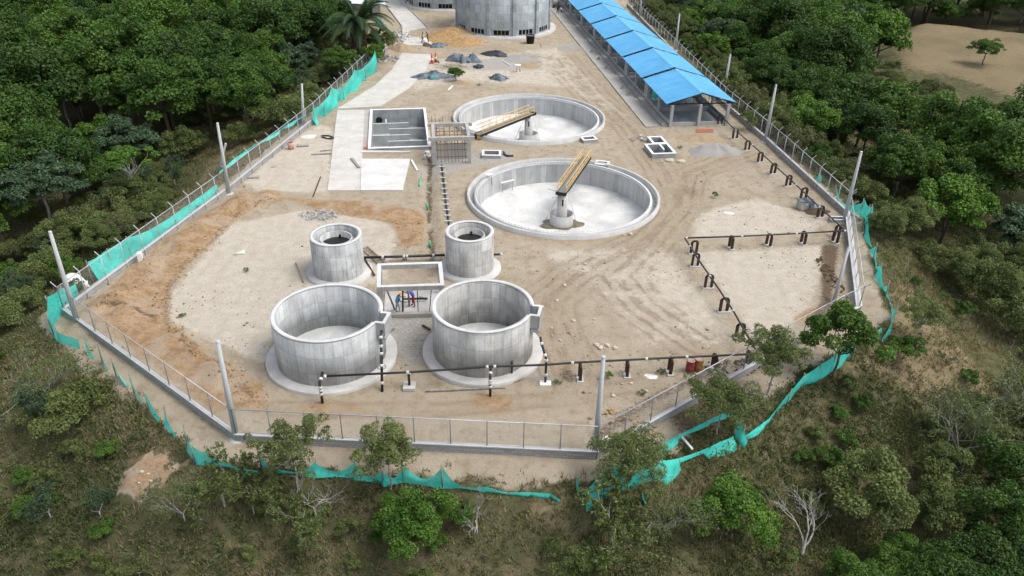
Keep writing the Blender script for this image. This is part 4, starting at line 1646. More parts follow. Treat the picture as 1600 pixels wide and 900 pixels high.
def pipe_run(name, label, pts, r=.085, coup=None, mat=None):
    pts = [Vector(p) for p in pts]
    t = thing(name, label, 'pipe', pts[0])
    MB().tube(pts, r, 10).build('pipe_body', mat or MAT['blackpipe'], t)
    for p in coup or []:
        p = Vector(p)
        # direction of nearest segment
        best = min(range(len(pts)-1), key=lambda i: ((pts[i]+pts[i+1])/2-p).length)
        bd = 1e9
        for i in range(len(pts)-1):
            a, b = pts[i], pts[i+1]
            tt = max(0, min(1, (p-a).dot(b-a)/(b-a).length_squared))
            q = a+(b-a)*tt
            if (q-p).length < bd:
                bd, best, pos = (q-p).length, i, q
        d = (pts[best+1]-pts[best]).normalized()
        MB().tube([pos-d*.10, pos+d*.09], r+.035, 12).build('coupling', MAT['coupling'], t)
    return t


PZ = 1.28
run = [G(505, 588, PZ), G(640, 581.5, PZ), G(765, 573, PZ), G(852, 570, PZ), G(906, 566, PZ), G(977, 562.5, PZ), G(1046, 559, PZ), G(1115, 556, PZ), G(1176, 553, PZ)]
pipe_run('front_pipe', 'long black pipe crossing in front of the two big tanks', run, .078, [G(508, 588, PZ), G(637, 581.5, PZ), G(761, 573, PZ), G(773, 573, PZ), G(894, 566.5, PZ), G(1010, 561, PZ), G(1073, 558, PZ)])
diag = [G(1180, 545, PZ), G(1160, 511, PZ), G(1146, 486, PZ), G(1122, 450, PZ), G(1091, 405, PZ), G(1070, 372, PZ)]
pipe_run('diagonal_pipe', 'black pipe on brown supports running diagonally over the right yard', diag, .07, [G(1146, 486, PZ), G(1110, 432, PZ), G(1079, 385, PZ)])
cross = [G(1070, 372, PZ), G(1160, 369, PZ), G(1240, 365, PZ), G(1321, 360.5, PZ)]
pipe_run('cross_pipe', 'black pipe running straight across to the bend of the right fence', cross, .07, [G(1072, 371.5, PZ), G(1159, 369, PZ), G(1244, 364.5, PZ), G(1320, 360.5, PZ)])
fpipe = [G(1321, 360.5, PZ), G(1282, 325, PZ), G(1245, 290, PZ), G(1200, 249, PZ), G(1175, 226, PZ), G(1148, 202, PZ), G(1118, 173, PZ), G(1105, 161, PZ)]
pipe_run('fence_pipe', 'black pipe running along the long right fence up to the shed', fpipe, .07, [G(1281, 324, PZ), G(1245, 289, PZ), G(1176, 227, PZ), G(1150, 204, PZ)])
ordn = ['first', 'second', 'third', 'fourth', 'fifth', 'sixth', 'seventh', 'eighth', 'ninth', 'tenth', 'eleventh', 'twelfth']


def facing(p, q):
    return math.atan2(q[1]-p[1], q[0]-p[0])


for i, (px, py) in enumerate(((906, 592), (979, 586), (1046, 582), (1115, 576.5), (1168, 572))):
    b = G(px, py)
    sup((b.x, b.y, 0), facing(run[4], run[6])+PI/2, f'{ordn[i]} brown support of the front pipe, counted from the right tank')
dm = facing(diag[0], diag[-1])
for i, (px, py) in enumerate(((1157, 527), (1132, 487), (1108, 450), (1087, 416), (1085, 396))):
    b = G(px, py)
    sup((b.x-.1, b.y, 0), 0.05, f'{ordn[i]} U-shaped brown support of the diagonal pipe, counted from the front')
for i, (px, py) in enumerate(((1141, 388), (1200, 384), (1254, 381), (1304, 379))):
    b = G(px, py)
    sup((b.x, b.y, 0), facing(cross[0], cross[-1])+PI/2+.25, f'{ordn[i]} brown support of the straight cross pipe, counted from its left end')
fsup = ((1309, 370), (1283, 340), (1257, 311), (1233, 291), (1209, 272), (1189, 253.5), (1169, 235), (1150, 217), (1126, 195))
for i, (px, py) in enumerate(fsup):
    b = G(px, py)
    sup((b.x-.15, b.y, 0), 0.25, f'{ordn[i]} brown support of the pipe along the right fence, counted from the bend')
# tank drop pipes
b = G(504, 630)
pipe_run('drop_pipe', 'black down pipe in front of the left tank, leftmost of the down pipes', [(b.x, b.y, -.1), (b.x, b.y, PZ+.35), (b.x, b.y+.9, PZ+.5)], .09,
         [(b.x, b.y, .75), (b.x, b.y, 1.05), (b.x, b.y, PZ), (b.x, b.y+.3, PZ+.4)])
b = G(597, 612)
tpz = 3.0
tp = G(594, 520, tpz)
pipe_run('drop_pipe', 'tall black down pipe below the outlet box of the left tank', [(b.x, b.y, -.1), (b.x-.05, b.y+.9, 1.6), (b.x-.12, b.y+1.75, 3.25), (b.x-.12, b.y+2.2, 3.3)], .09,
         [(b.x, b.y+.3, .5), (b.x-.05, b.y+.85, 1.5), (b.x-.08, b.y+1.2, 2.2), (b.x-.1, b.y+1.4, 2.65), (b.x-.12, b.y+1.7, 3.15)])
b = G(766, 619)
pipe_run('drop_pipe', 'black down pipe in front of the right tank, under the white tee', [(b.x, b.y, -.1), (b.x, b.y, PZ+.25), (b.x, b.y+1.0, PZ+.35)], .09,
         [(b.x, b.y, .8), (b.x, b.y, 1.1), (b.x, b.y, PZ), (b.x, b.y+.35, PZ+.3)])
b = G(852, 599)
e2 = G(850, 543, 1.9)
e3 = G(843, 505, 2.9)
pipe_run('drop_pipe', 'cranked black down pipe from the outlet box of the right tank', [(b.x, b.y, 0), (b.x, b.y, 1.95), (b.x-.35, b.y+.9, 2.75), (b.x-.4, b.y+1.1, 3.0)], .085,
         [(b.x, b.y, .75), (b.x, b.y, 1.9), (b.x-.08, b.y+.2, 2.15), (b.x-.3, b.y+.8, 2.65)])
q = G(852, 600.5)
tag(MB().box((q.x, q.y, .06), (.75, .5, .14)).build('pipe_footing', MAT['white_rim']), 'white concrete pad under the cranked down pipe', 'footing')
b = G(640, 606)
t = thing('pipe_stand', 'single post stand on a pale block under the front pipe between the tanks', 'pipe support', (b.x, b.y, 0))
MB().box((0, 0, .12), (.8, .8, .26)).build('footing', MAT['pad'], t, local=True, bevel=.02)
MB().box((0, 0, .7), (.15, .15, 1.1)).build('post', MAT['rust'], t, local=True)
MB().box((0, 0, 1.24), (.3, .24, .06)).build('saddle', MAT['coupling'], t, local=True)
for i, (px, py) in enumerate(((783, 586), (800, 583))):
    b = G(px, py, .25)
    tag(MB().tube([(b.x, b.y, .25), (b.x, b.y, PZ-.05)], .06, 6).build('thin_stand', MAT['rust']), f'{["left", "right"][i]} thin rusty stand under the front pipe on the right tank pad', 'pipe support')
# ground pipes
gp = [G(690, 258, .12), G(694, 290, .12), G(697, 320, .12), G(702, 352, .12)]
pipe_run('ground_pipe', 'dark pipe with white clamps lying toward the right narrow tower', gp, .10, [])
gpo = [o for o in COL.objects if o.name.startswith('ground_pipe')][-1]
for i in range(11):
    f = (i+.4)/11*3
    k = int(f)
    q = gp[k]+(gp[k+1]-gp[k])*(f-k) if k < 3 else gp[3]
    MB().box((q.x, q.y, .16), (.62, .14, .16)).build('clamp', MAT['coupling'], gpo)
gp = [G(566, 402.5, .45), G(620, 401, .45), G(695, 398.5, .45)]
t = pipe_run('low_pipe', 'black pipe with pale couplings linking the two narrow round towers', gp, .11, [G(598, 401.5, .45), G(636, 401, .45), G(631, 401, .45), G(677, 399, .45)])
for px in (600, 634, 676):
    q = G(px, 405)
    MB().box((q.x, q.y, .17), (.3, .3, .34)).build('pedestal', MAT['pad'], t)
t = pipe_run('pipe_stub', 'short black pipe stub sticking out right of the right narrow tower', [G(768, 398, .45), G(784, 397, .45)], .1, [G(783, 397, .45)])
for i, (a, b, lab) in enumerate((((658, 278), (655, 290), 'green plastic pipe lying loose on the dirt beside the bright slab'),)):
    tag(MB().tube([G(*a, .12), G(*b, .12)], .09, 8).build('plastic_pipe', MAT['greenpipe']), lab, 'pipe')
for (px, py, hh, lab) in ((668, 328, .6, 'upright green pipe stub in the small hole left of the ground pipe'), (672, 386, .45, 'small green pipe end in the long trench near the towers')):
    b = G(px, py, -.3)
    t = thing('pipe_end', lab, 'pipe', (b.x, b.y, -.35))
    MB().tube([(0, 0, 0), (0, 0, hh+.2)], .09, 8).build('pipe_body', MAT['greenpipe'], t, local=True)
    MB().tube([(-.15, .05, hh*.6), (.02, 0, hh*.7)], .10, 8).build('socket', MAT['greenpipe'], t, local=True)

# ================================================================== NETS
def net(label, st, name='debris_net', sag=.25, low=.0, fold=.12, seed=0, stakes=True, group='turquoise nets along the fences', nv=7, sub=10, lean=0.0):
    """st: (world x, world y, ground z, top height, bottom height) stations."""
    rs = np.random.default_rng(seed+3)
    V = []
    cols = 0
    pts = [Vector((s[0], s[1], s[2])) for s in st]
    ph = rs.uniform(0, 6, 8)
    for i in range(len(st)-1):
        a, b = pts[i], pts[i+1]
        d = (b-a)
        L = max(.01, d.length)
        sd = Vector((-d.y, d.x, 0)).normalized()
        for j in range(sub+(1 if i == len(st)-2 else 0)):
            f = j/sub
            p = a+d*f
            top = st[i][3]*(1-f)+st[i+1][3]*f
            bot = st[i][4]*(1-f)+st[i+1][4]*f
            s4 = 4*f*(1-f)
            top = top-sag*s4*(top-bot)
            top = max(top, bot+.06)
            g = tz(p.x, p.y)
            x = cols*.9
            x = cols/sub*L*.9
            for k in range(nv):
                h = k/(nv-1)
                bulge = fold*(math.sin(x*.9+ph[0]+h*1.6)+.5*math.sin(x*2.1+ph[1]-h*2.5)+.35*math.sin(h*5+ph[2]+x*.3))
                bulge *= (1.1-h)*.8
                off = lean*(1-h)
                w_ = p+sd*(bulge+off)
                gg = tz(w_.x, w_.y) if lean and k < nv-2 else g
                V.append(Vector((w_.x, w_.y, max(gg, g-1.5)+bot+(top-bot)*h+rs.normal(0, .012))))
            cols += 1
    F = []
    for i in range(cols-1):
        for k in range(nv-1):
            F.append((i*nv+k, (i+1)*nv+k, (i+1)*nv+k+1, i*nv+k+1))
    t = thing(name, label, 'netting', pts[0], 0, group)
    V = np.array([tuple(v-pts[0]) for v in V])
    npmesh('netting', V, np.array(F), MAT['net'], parent=t, smooth=True)
    if stakes:
        for s in st:
            if s[3] > .9:
                MB().tube([Vector((s[0], s[1], s[2]-.2)), Vector((s[0]+rs.normal(0, .06), s[1]+rs.normal(0, .06), s[2]+max(1.4, s[3]+.15)))], .04, 6).build('stake', MAT['woodgrey'], t)
    return t


def NS(L):
    out = []
    for px, py, top, bot in L:
        p = T(px, py)
        out.append((p.x, p.y, p.z, top, bot))
    return out


net('big turquoise net hung along the road edge beside the upper left trees', NS([(492, 196, 2.2, .0), (508, 182, 2.0, .0), (522, 168, 2.7, .1), (538, 156, 1.7, .0), (556, 138, 2.6, .0), (572, 126, 2.1, .1), (588, 112, 3.0, .1)]), sag=.12, fold=.42, seed=1)
net('crumpled turquoise net hanging beside the road below the tin roof', NS([(588, 40, 1.4, .3), (596, 42, 1.5, .4), (604, 50, 1.2, .2)]), sag=.2, fold=.3, seed=2)
net('narrow strip of turquoise net among leaves near the grey rubble heap', NS([(590, 68, 1.2, .1), (591, 74, 1.4, .2)]), sag=.1, fold=.15, seed=3, sub=5)
net('long sagging turquoise net along the middle of the left fence', NS([(146, 442, 1.9, .0), (176, 422, 1.9, .0), (205, 400, 1.75, .1), (240, 380, 1.35, .1), (275, 352, 1.05, .1), (310, 322, .8, .2), (340, 300, .85, .3)]), sag=.04, fold=.25, seed=4, lean=-.4)
net('thin turquoise strip of net draped on the upper left fence', NS([(346, 290, 1.5, 1.15), (372, 268, 1.6, 1.25), (400, 248, 1.6, 1.3), (425, 232, 1.5, 1.2), (450, 215, 1.5, 1.2), (480, 196, 1.5, 1.1)]), sag=.1, fold=.2, seed=5, stakes=False)
net('tall turquoise net wrapped round the left corner of the fence', NS([(126, 470, 1.5, .0), (105, 482, 1.8, .0), (86, 500, 2.0, .0), (84, 522, 1.6, .0), (95, 536, 1.0, .05), (112, 540, .8, .05), (128, 546, .9, .05)]), sag=.06, fold=.2, seed=6)
spk = [((138, 548), (148, 562)), ((160, 566), (170, 582)), ((182, 588), (197, 606)), ((210, 616), (224, 632)), ((234, 640), (251, 658)), ((262, 666), (275, 684))]
for i, (a, b) in enumerate(spk):
    net(f'{ordn[i]} torn net spike along the front left fence, counted from the left corner', NS([(a[0], a[1], 1.45, .1), ((a[0]+b[0])/2, (a[1]+b[1])/2+2, .75, .05), (b[0], b[1], .25, .0)]), name='torn_net', sag=.1, fold=.12, seed=20+i, group='torn net spikes along the front left fence', sub=5)
net('turquoise net lying along the foot of the front left slope', NS([(294, 706, 2.0, .1), (306, 726, 1.5, .0), (334, 730, 1.2, .0), (362, 736, .5, .0), (404, 742, .35, .0)]), sag=.2, fold=.2, seed=7)
net('turquoise net sagging between stakes in front of the front fence', NS([(409, 734, 1.6, .0), (440, 742, .4, .0), (494, 744, 1.1, .1), (557, 748, 1.3, .1), (600, 756, 1.0, .0), (632, 754, 1.4, .1), (692, 764, 1.7, .05), (757, 775, .7, .0)]), sag=.66, fold=.18, sub=16, seed=8)
net('thin turquoise net strip lying right of the middle in front', NS([(757, 772, .6, .05), (790, 775, .3, .0), (830, 775, .3, .02), (860, 778, .35, .0), (875, 786, .25, .0)]), sag=.02, fold=.12, seed=9, stakes=False)
net('wide turquoise net spread over the bank at the front right', NS([(912, 776, .35, .0), (938, 772, 1.5, .0), (968, 762, 2.0, .0), (1000, 753, 1.8, .0), (1030, 741, 1.1, .05), (1060, 724, .4, .05), (1100, 708, .35, .05), (1145, 690, .4, .05)]), sag=.05, fold=.3, seed=10, lean=-.35)
net('narrow turquoise rag hanging from a stake left of the wide spread net', NS([(899, 760, 1.25, .1), (903, 772, .55, .1), (912, 779, .25, .0)]), sag=.1, fold=.08, seed=30, sub=6)
net('tight turquoise strip stretched up to the drooping knot of net', NS([(1032, 712, .95, .0), (1060, 694, .8, .3), (1110, 670, .85, .4), (1145, 658, 1.1, .45)]), sag=.04, fold=.12, seed=11, stakes=False)
net('drooping knot of turquoise net on the right bank', NS([(1152, 680, 1.9, .0), (1158, 692, 1.2, .0), (1166, 700, .6, .0)]), sag=.1, fold=.25, seed=12, sub=6)
net('turquoise net running up the right slope under the trees', NS([(1160, 690, .35, .05), (1200, 662, .45, .05), (1228, 634, 1.0, .0), (1250, 614, 1.5, .0), (1275, 594, 1.3, .0), (1300, 578, 1.4, .0), (1330, 564, 1.5, .1)]), sag=.05, fold=.25, seed=13)
net('thin hanging turquoise net at the far right bend of the slope', NS([(1376, 538, .5, .05), (1390, 520, .9, .1), (1396, 498, 1.3, .1)]), sag=.1, fold=.15, seed=14)
net('thin loose turquoise ribbon joining the right bank net to the far right bend', NS([(1384, 462, .5, .0), (1388, 474, .3, .05), (1392, 486, .35, .05), (1396, 500, .8, .1)]), sag=.1, fold=.1, seed=31, sub=6)
net('small turquoise net scrap lying beside the dense tree at right', NS([(1366, 528, .55, .0), (1374, 522, .6, .0)]), sag=.0, fold=.2, seed=15, stakes=False, sub=5)
net('narrow turquoise net hanging down the right bank outside the short fence', NS([(1350, 352, 2.0, .0), (1354, 372, .7, .0), (1361, 392, .25, .0), (1364, 404, 1.4, .1), (1368, 422, .35, .0), (1372, 434, 1.3, .1), (1378, 452, .3, .0), (1384, 462, 1.0, .1)]), sag=.15, fold=.2, seed=16)
net('turquoise net bulging outward at the bend of the right fence', NS([(1302, 314, 1.6, .1), (1312, 326, .7, .1), (1330, 334, 1.0, .1), (1344, 340, 1.9, .2), (1356, 352, 2.0, .1)]), sag=.2, fold=.35, seed=17, stakes=True)
net('small turquoise rag caught on the long right fence', NS([(1276, 286, 1.2, .3), (1281, 291, 1.0, .2)]), sag=0, fold=.15, seed=18, stakes=False, sub=5)
net('fallen turquoise scrap of net below the front right bank', NS([(1002, 786, .9, .0), (1008, 792, .3, .0)]), sag=0, fold=.2, seed=19, stakes=False, sub=5)

# ================================================================== HEAPS, TARPS, CLUTTER
STONES_LATER = []


def mound(name, label, cat, px, py, a, b, h, mat, seed=0, sharp=1.4, kind=None, world=None, rough=.18):
    c = world or G(px, py)
    n, mrow = 40, 12
    rs = random.Random(seed)
    V = [(0, 0, h)]
    for j in range(1, mrow+1):
        f = j/mrow
        for i in range(n):
            an = 2*PI*i/n
            k = 1+.16*math.sin(2*an+seed)+.1*math.sin(3*an+seed*2)+.06*math.sin(7*an)
            x, y = a*f*k*math.cos(an), b*f*k*math.sin(an)
            z = h*max(0, (1-f**sharp))*(1+rough*(vnoise(np.array([x+seed*9]), np.array([y]), .5)[0]-.5)*3*(1 if f < .95 else 0))-.06*f
            V.append((x, y, z))
    F3 = []
    mb = MB()
    mb.v = [Vector(v) for v in V]
    for i in range(n):
        mb.face([0, 1+i, 1+(i+1) % n], None, True)
    for j in range(mrow-1):
        for i in range(n):
            a0, a1 = 1+j*n+i, 1+j*n+(i+1) % n
            mb.face([a0, a0+n, a1+n, a1], None, True)
    z0 = tz(c[0], c[1]) if sdf(np.array([c[0]]), np.array([c[1]]), PLAT)[0] > 0 else 0
    t = mb.build(name, mat)
    t.location = (c[0], c[1], z0)
    return tag(t, label, cat, None, kind)


mound('gravel_pile', 'smooth grey gravel heap right of the white-rimmed double chamber', 'gravel heap', 1116, 237, 3.0, 2.3, .95, MAT['gravel'], 1)
mound('sand_pile', 'flat tan sand heap in front of the blue shed', 'sand heap', 1096, 217, 2.9, 1.9, .4, MAT['sandpile'], 2)
mound('sand_pile', 'brown sand heap on the road edge beside the grey rubble', 'sand heap', 628, 77, 2.4, 2.2, .9, MAT['sandpile'], 3)
mound('soil_pile', 'small dark soil heap at the feet of the two people on the road', 'soil heap', 667, 71, 1.1, 1.0, .5, MAT['darksoil'], 4)
mound('soil_pile', 'orange soil heap left of the nearest tall tank', 'soil heap', 706, 57, 5.5, 6.0, 1.5, MAT['orangesoil'], 5, 1.1)
mound('soil_pile', 'lower orange soil heap at the foot of the tall tank', 'soil heap', 727, 67, 4.0, 3.0, 1.0, MAT['orangesoil'], 6, 1.1)
mound('gravel_spread', 'thin grey gravel patch scattered beside the shed walkway', 'gravel', 893, 75, 3.6, 3.0, .12, MAT['gravel'], 7, 1.0, 'stuff')
for px, py, k in ((222, 738, .13), (236, 752, .10), (217, 755, .08), (232, 741, .09)):
    q = T(px, py)
    STONES_LATER.append((q, k))
mound('soil_pile', 'low tan soil mound under the weeds between the tarpaulins', 'soil heap', 724, 131, 1.8, .9, .45, MAT['sandpile'], 9)
mound('sand_pile', 'dark sandy patch heaped right of the pale grey gravel spill', 'sand heap', 826, 102, 2.3, 1.7, .25, MAT['sandpile'], 10)
mound('gravel_spread', 'pale grey gravel spill in front of the tall tank', 'gravel', 812, 92, 3.6, 2.8, .22, MAT['gravel'], 11, 1.0, 'stuff')


def tarp(label, px, py, a, b, h, mat, seed, patch=None):
    c = G(px, py)
    rs = np.random.default_rng(seed)
    n, mr = 44, 14
    V = []
    for j in range(mr+1):
        f = j/mr
        for i in range(n):
            an = 2*PI*i/n
            k = 1+.22*math.sin(2*an+seed)+.16*math.sin(5*an+2*seed)+.10*math.sin(11*an+seed)
            x, y = a*f*k*math.cos(an), b*f*k*math.sin(an)
            z = h*(1-f**2.2)*(.25+1.1*vnoise(np.array([x+seed*13.0]), np.array([y]), 1.1)[0])+.5*h*(vnoise(np.array([x*1.3+seed*5.0]), np.array([y*1.3]), .38)[0]-.5)*(1-f*f)+.04
            V.append((x, y, max(.015, z)))
    F = []
    for j in range(mr):
        for i in range(n):
            F.append((j*n+i, (j+1)*n+i, (j+1)*n+(i+1) % n, j*n+(i+1) % n))
    t = thing('tarpaulin', label, 'tarpaulin', c, 0, 'crumpled tarpaulins in the upper yard')
    npmesh('sheet', np.array(V), np.array(F), mat, parent=t)
    for q in range(4):
        an = rs.uniform(0, 6.28)
        MB().box((a*.7*math.cos(an), b*.7*math.sin(an), .12), (.5, .3, .25), rz=an).build('weight_block', MAT['tarpdark'], t, local=True)
    if patch:
        MB().box((a*.1, -b*.55, .3), (1.0, .5, .25), rz=.2).build('green_scrap', MAT['net'], t, local=True)
    return t


tarp('wide crumpled blue-grey tarpaulin with a green scrap beside the road slab', 676, 120, 2.6, 1.9, .75, MAT['tarp'], 1, True)
tarp('peaked blue-grey tarpaulin heap in the middle of the upper yard', 726, 95, 2.3, 1.7, 1.3, MAT['tarp'], 2)
tarp('dark crumpled tarpaulin nearest the tall tank', 773, 86, 2.0, 1.3, .6, MAT['tarpdark'], 3)
tarp('small blue-grey tarpaulin bundle tied over boards at the right of the weeds', 779, 123, 1.5, 1.2, .75, MAT['tarp'], 4)
tarp('little dark tarpaulin bundle between the bigger heaps', 748, 105, .9, .7, .5, MAT['tarpdark'], 5)
tarp('grey crumpled sheet at the edge of the orange soil heap', 685, 72, 1.5, 1.2, .5, MAT['tarp'], 6)

# blue-grey sheet over a crate near the right pipe
B = G(1256, 326)
t = thing('covered_crate', 'crate half covered by a blue-grey sheet under the right fence pipe', 'crate', (B.x, B.y, 0), .2)
MB().box((0, 0, .45), (1.3, .9, .85)).build('crate_body', MAT['rubble'], t, local=True, bevel=.02)
MB().box((0, .02, .9), (1.4, 1.0, .06)).build('sheet', MAT['tarp'], t, local=True)
m = MB()
m.box((.45, -.55, .4), (.45, .12, .85), rz=.15)
m.box((1.1, -.3, .14), (1.2, .5, .26), rz=-.3)
m.build('fallen_fold', MAT['tarp'], t, local=True)
mound('soil_pile', 'small brown soil heap beside the covered crate at the right pipe', 'soil heap', 1276, 331, 1.3, .9, .35, MAT['darksoil'], 13)


def rubble(label, px, py, a, b, n, seed, mat=None, sz=(.25, .8)):
    c = G(px, py)
    rs = random.Random(seed)
    m = MB()
    for i in range(n):
        an, r = rs.uniform(0, 6.28), math.sqrt(rs.random())
        x, y = a*r*math.cos(an), b*r*math.sin(an)
        s = rs.uniform(*sz)
        R = Matrix.Rotation(rs.uniform(-.5, .5), 3, 'X') @ Matrix.Rotation(rs.uniform(-.5, .5), 3, 'Y') @ Matrix.Rotation(rs.uniform(0, 3), 3, 'Z')
        m.box((c.x+x, c.y+y, .06+.35*(1-r)*rs.random()), (s, s*rs.uniform(.4, .9), s*rs.uniform(.15, .4)), rot=R, taper=rs.uniform(.7, 1))
    o = m.build('rubble_heap', mat or MAT['rubble'])
    return tag(o, label, 'rubble', None, 'stuff')


rubble('grey broken slabs heaped on the road edge by the rubble', 622, 58, 2.6, 4.5, 60, 1)
rubble('pale broken slabs lying left of the brown sand heap', 603, 92, 2.6, 2.2, 45, 2)
rubble('small grey stones scattered behind the left narrow tower', 500, 336, 2.1, 1.2, 110, 3, MAT['rubble'], (.1, .28))
rubble('pale clods along the dark soil strip inside the front right fence', 975, 665, 2.4, 1.6, 70, 4, MAT['orangesoil'], (.08, .25))
rubble('dark clods along the upper front right fence', 1150, 575, 2.2, 1.0, 60, 5, MAT['darksoil'], (.1, .3))
rubble('loose rubble at the foot of the basin corner', 672, 243, 1.3, 1.2, 30, 6, MAT['rubble'], (.12, .4))
rubble('clods along the bare earth strip by the short right wall', 1295, 430, .6, 4.0, 80, 7, MAT['darksoil'], (.1, .3))
rubble('debris between the concrete pit and the shed', 1000, 217, 1.4, 1.2, 25, 8, MAT['rubble'], (.15, .45))
rubble('brown lumps on the dug soil beside the ground pipe', 630, 360, 1.6, 3.2, 90, 9, MAT['orangesoil'], (.08, .25))

def pebbles():
    r = np.random.default_rng(31)
    n = 26000
    X = r.uniform(-34, 34, n)
    Y = r.uniform(34, 150, n)
    d = sdf(X, Y, PLAT)
    keep = (d < -1.2) & (r.random(n) < np.clip(55/Y, .2, 1)**1.6) & (vnoise(X, Y, 4)+.5*vnoise(X, Y, 1.1) > .78)
    for h in holes:
        keep &= ~inside(X, Y, h)
    for k in CL:
        keep &= np.hypot(X-k['c'][0], Y-k['c'][1]) > k['R']+.05
    for c_, r_ in (((-12.42, 44.35), 4.5), ((-1.98, 45.35), 4.3), ((-14.3, 56.55), 2.8), ((-3.55, 57.45), 2.7)):
        keep &= np.hypot(X-c_[0], Y-c_[1]) > r_
    for pl in (rl+rr[::-1], [A0, P2(570, 172.5), P2(563, 298.5), A3], [P2(565, 250), P2(641, 250), P2(629, 299), P2(563.4, 299)], ff):
        keep &= ~inside(X, Y, pl)
    X, Y = X[keep], Y[keep]
    n = len(X)
    Z = terrain(X, Y)
    s_ = r.uniform(.02, .075, n)*(1+1.2*(r.random(n) < .06))
    base = np.array([(1, 0, 0), (0, 1, 0), (-1, 0, 0), (0, -1, 0), (0, 0, .8), (0, 0, -.4)])
    V = base[None]*s_[:, None, None]*r.uniform(.7, 1.3, (n, 6, 1))+np.stack([X, Y, Z+.015], 1)[:, None]
    f = np.array([(0, 1, 4), (1, 2, 4), (2, 3, 4), (3, 0, 4), (1, 0, 5), (2, 1, 5), (3, 2, 5), (0, 3, 5)])
    F = (np.arange(n)[:, None, None]*6+f[None]).reshape(-1, 3)
    o = npmesh('pebbles', V.reshape(-1, 3), F, PEB, np.repeat(r.random(n), 6))
    tag(o, 'small pebbles and clods strewn over the dirt yard', 'pebbles', None, 'stuff')


PEB = foliage('pebble_and_clod', (.17, .125, .08), (.55, .49, .40), 0.0)
pebbles()
for line, n_, sz in (([(430, 316), (385, 325), (335, 375), (292, 412), (262, 452), (260, 500), (300, 548), (360, 592), (415, 640)], 340, (.06, .26)), ([(160, 486), (190, 470), (250, 410), (320, 352), (400, 308)], 200, (.05, .2))):
    rs_ = random.Random(n_)
    m = MB()
    W = [G(*p) for p in line]
    for i in range(n_):
        k = rs_.randrange(len(W)-1)
        q = W[k]+(W[k+1]-W[k])*rs_.random()+Vector((rs_.gauss(0, .45), rs_.gauss(0, .45), 0))
        sz_ = rs_.uniform(*sz)*rs_.random()**.5
        m.box((q.x, q.y, tz(q.x, q.y)+sz_*.2), (sz_, sz_*.8, sz_*.6), rot=Matrix.Rotation(rs_.uniform(0, 3), 3, 'Z') @ Matrix.Rotation(rs_.uniform(-.7, .7), 3, 'X'), taper=.7)
    tag(m.build('soil_clods', MAT['orangesoil']), 'loose orange clods strewn along the '+('inner' if n_ == 340 else 'outer')+' earth ridge by the left fence', 'clods', None, 'stuff')

# single stones: lathed lumps
def stone_mesh(name, seed):
    rs = random.Random(seed)
    bm = bmesh.new()
    bmesh.ops.create_icosphere(bm, subdivisions=2, radius=1)
    for v in bm.verts:
        k = 1+.28*(mnoise.noise(v.co*1.7+Vector((seed*3.1, 0, 0))))
        v.co = Vector((v.co.x*k, v.co.y*k*.8, v.co.z*k*.6+.35))
    me = bpy.data.meshes.new(name)
    bm.to_mesh(me)
    bm.free()
    me.materials.append(MAT['rock'])
    return me


smesh = [stone_mesh('stone', i) for i in range(3)]
spx = [(892, 428), (912, 420), (896, 502), (929, 499), (928, 504), (935, 543), (940, 542), (945, 545), (949, 541), (932, 540), (938, 545), (905, 412), (914, 412), (1080, 332), (1090, 325),
       (985, 367), (975, 368), (992, 364), (882, 446), (900, 447), (1037, 254), (1112, 362), (1070, 330), (862, 513), (917, 566), (1010, 612), (1100, 345), (1103, 333), (1027, 253), (870, 470),
       (961, 545), (847, 480), (875, 532), (893, 523), (1040, 348), (1028, 372), (1062, 258), (986, 600), (958, 620), (1135, 620), (1064, 255)]
for i, (px, py) in enumerate(spx):
    b = G(px, py)
    s = random.choice((.09, .11, .14, .17, .22))
    o = bpy.data.objects.new('stone', smesh[i % 3])
    COL.objects.link(o)
    o.location = (b.x, b.y, tz(b.x, b.y))
    o.scale = (s, s, s)
    o.rotation_euler = (0, 0, random.uniform(0, 6))
    tag(o, 'pale loose stone lying on the tyre-marked dirt of the right yard', 'stone', 'loose pale stones on the dirt yard')
for q, k in STONES_LATER:
    o = bpy.data.objects.new('stone', smesh[1])
    COL.objects.link(o)
    o.location = q
    o.scale = (k, k, k)
    tag(o, 'pale stone on the bare tan soil patch of the front left slope', 'stone', 'stones on the bare soil patch')
for px, py, lab in ((1046, 252, 'largest square-edged boulder in front of the divided white-rimmed chamber'), (1064, 254, 'pointed boulder right of the square one in front of the divided chamber')):
    b = G(px, py)
    o = bpy.data.objects.new('boulder', smesh[0 if px == 1046 else 1])
    COL.objects.link(o)
    o.location = (b.x, b.y, -.05)
    o.scale = (.55, .4, .42)
    tag(o, lab, 'boulder')


def barrel(px, py, mat, label):
    b = G(px, py)
    t = thing('oil_barrel', label, 'barrel', (b.x, b.y, 0), 0, 'barrels under the front pipe')
    pr = [(.29, 0), (.295, .02)]
    for z in (.3, .6):
        pr += [(.29, z-.03), (.31, z), (.29, z+.03)]
    pr += [(.29, .86), (.31, .88), (.31, .9), (.28, .9), (.275, .86)]
    MB().lathe((0, 0, 0), pr, 24).build('body', mat, t, local=True)
    MB().disc((0, 0, 0), .277, 24, .865).build('lid', simple('dusty_lid', (.45, .36, .30), .7, .3), t, local=True)
    MB().lathe((.15, 0, 0), [(.05, .86), (.05, .89), (.001, .89)], 10).build('bung', MAT['steelpost'], t, local=True)


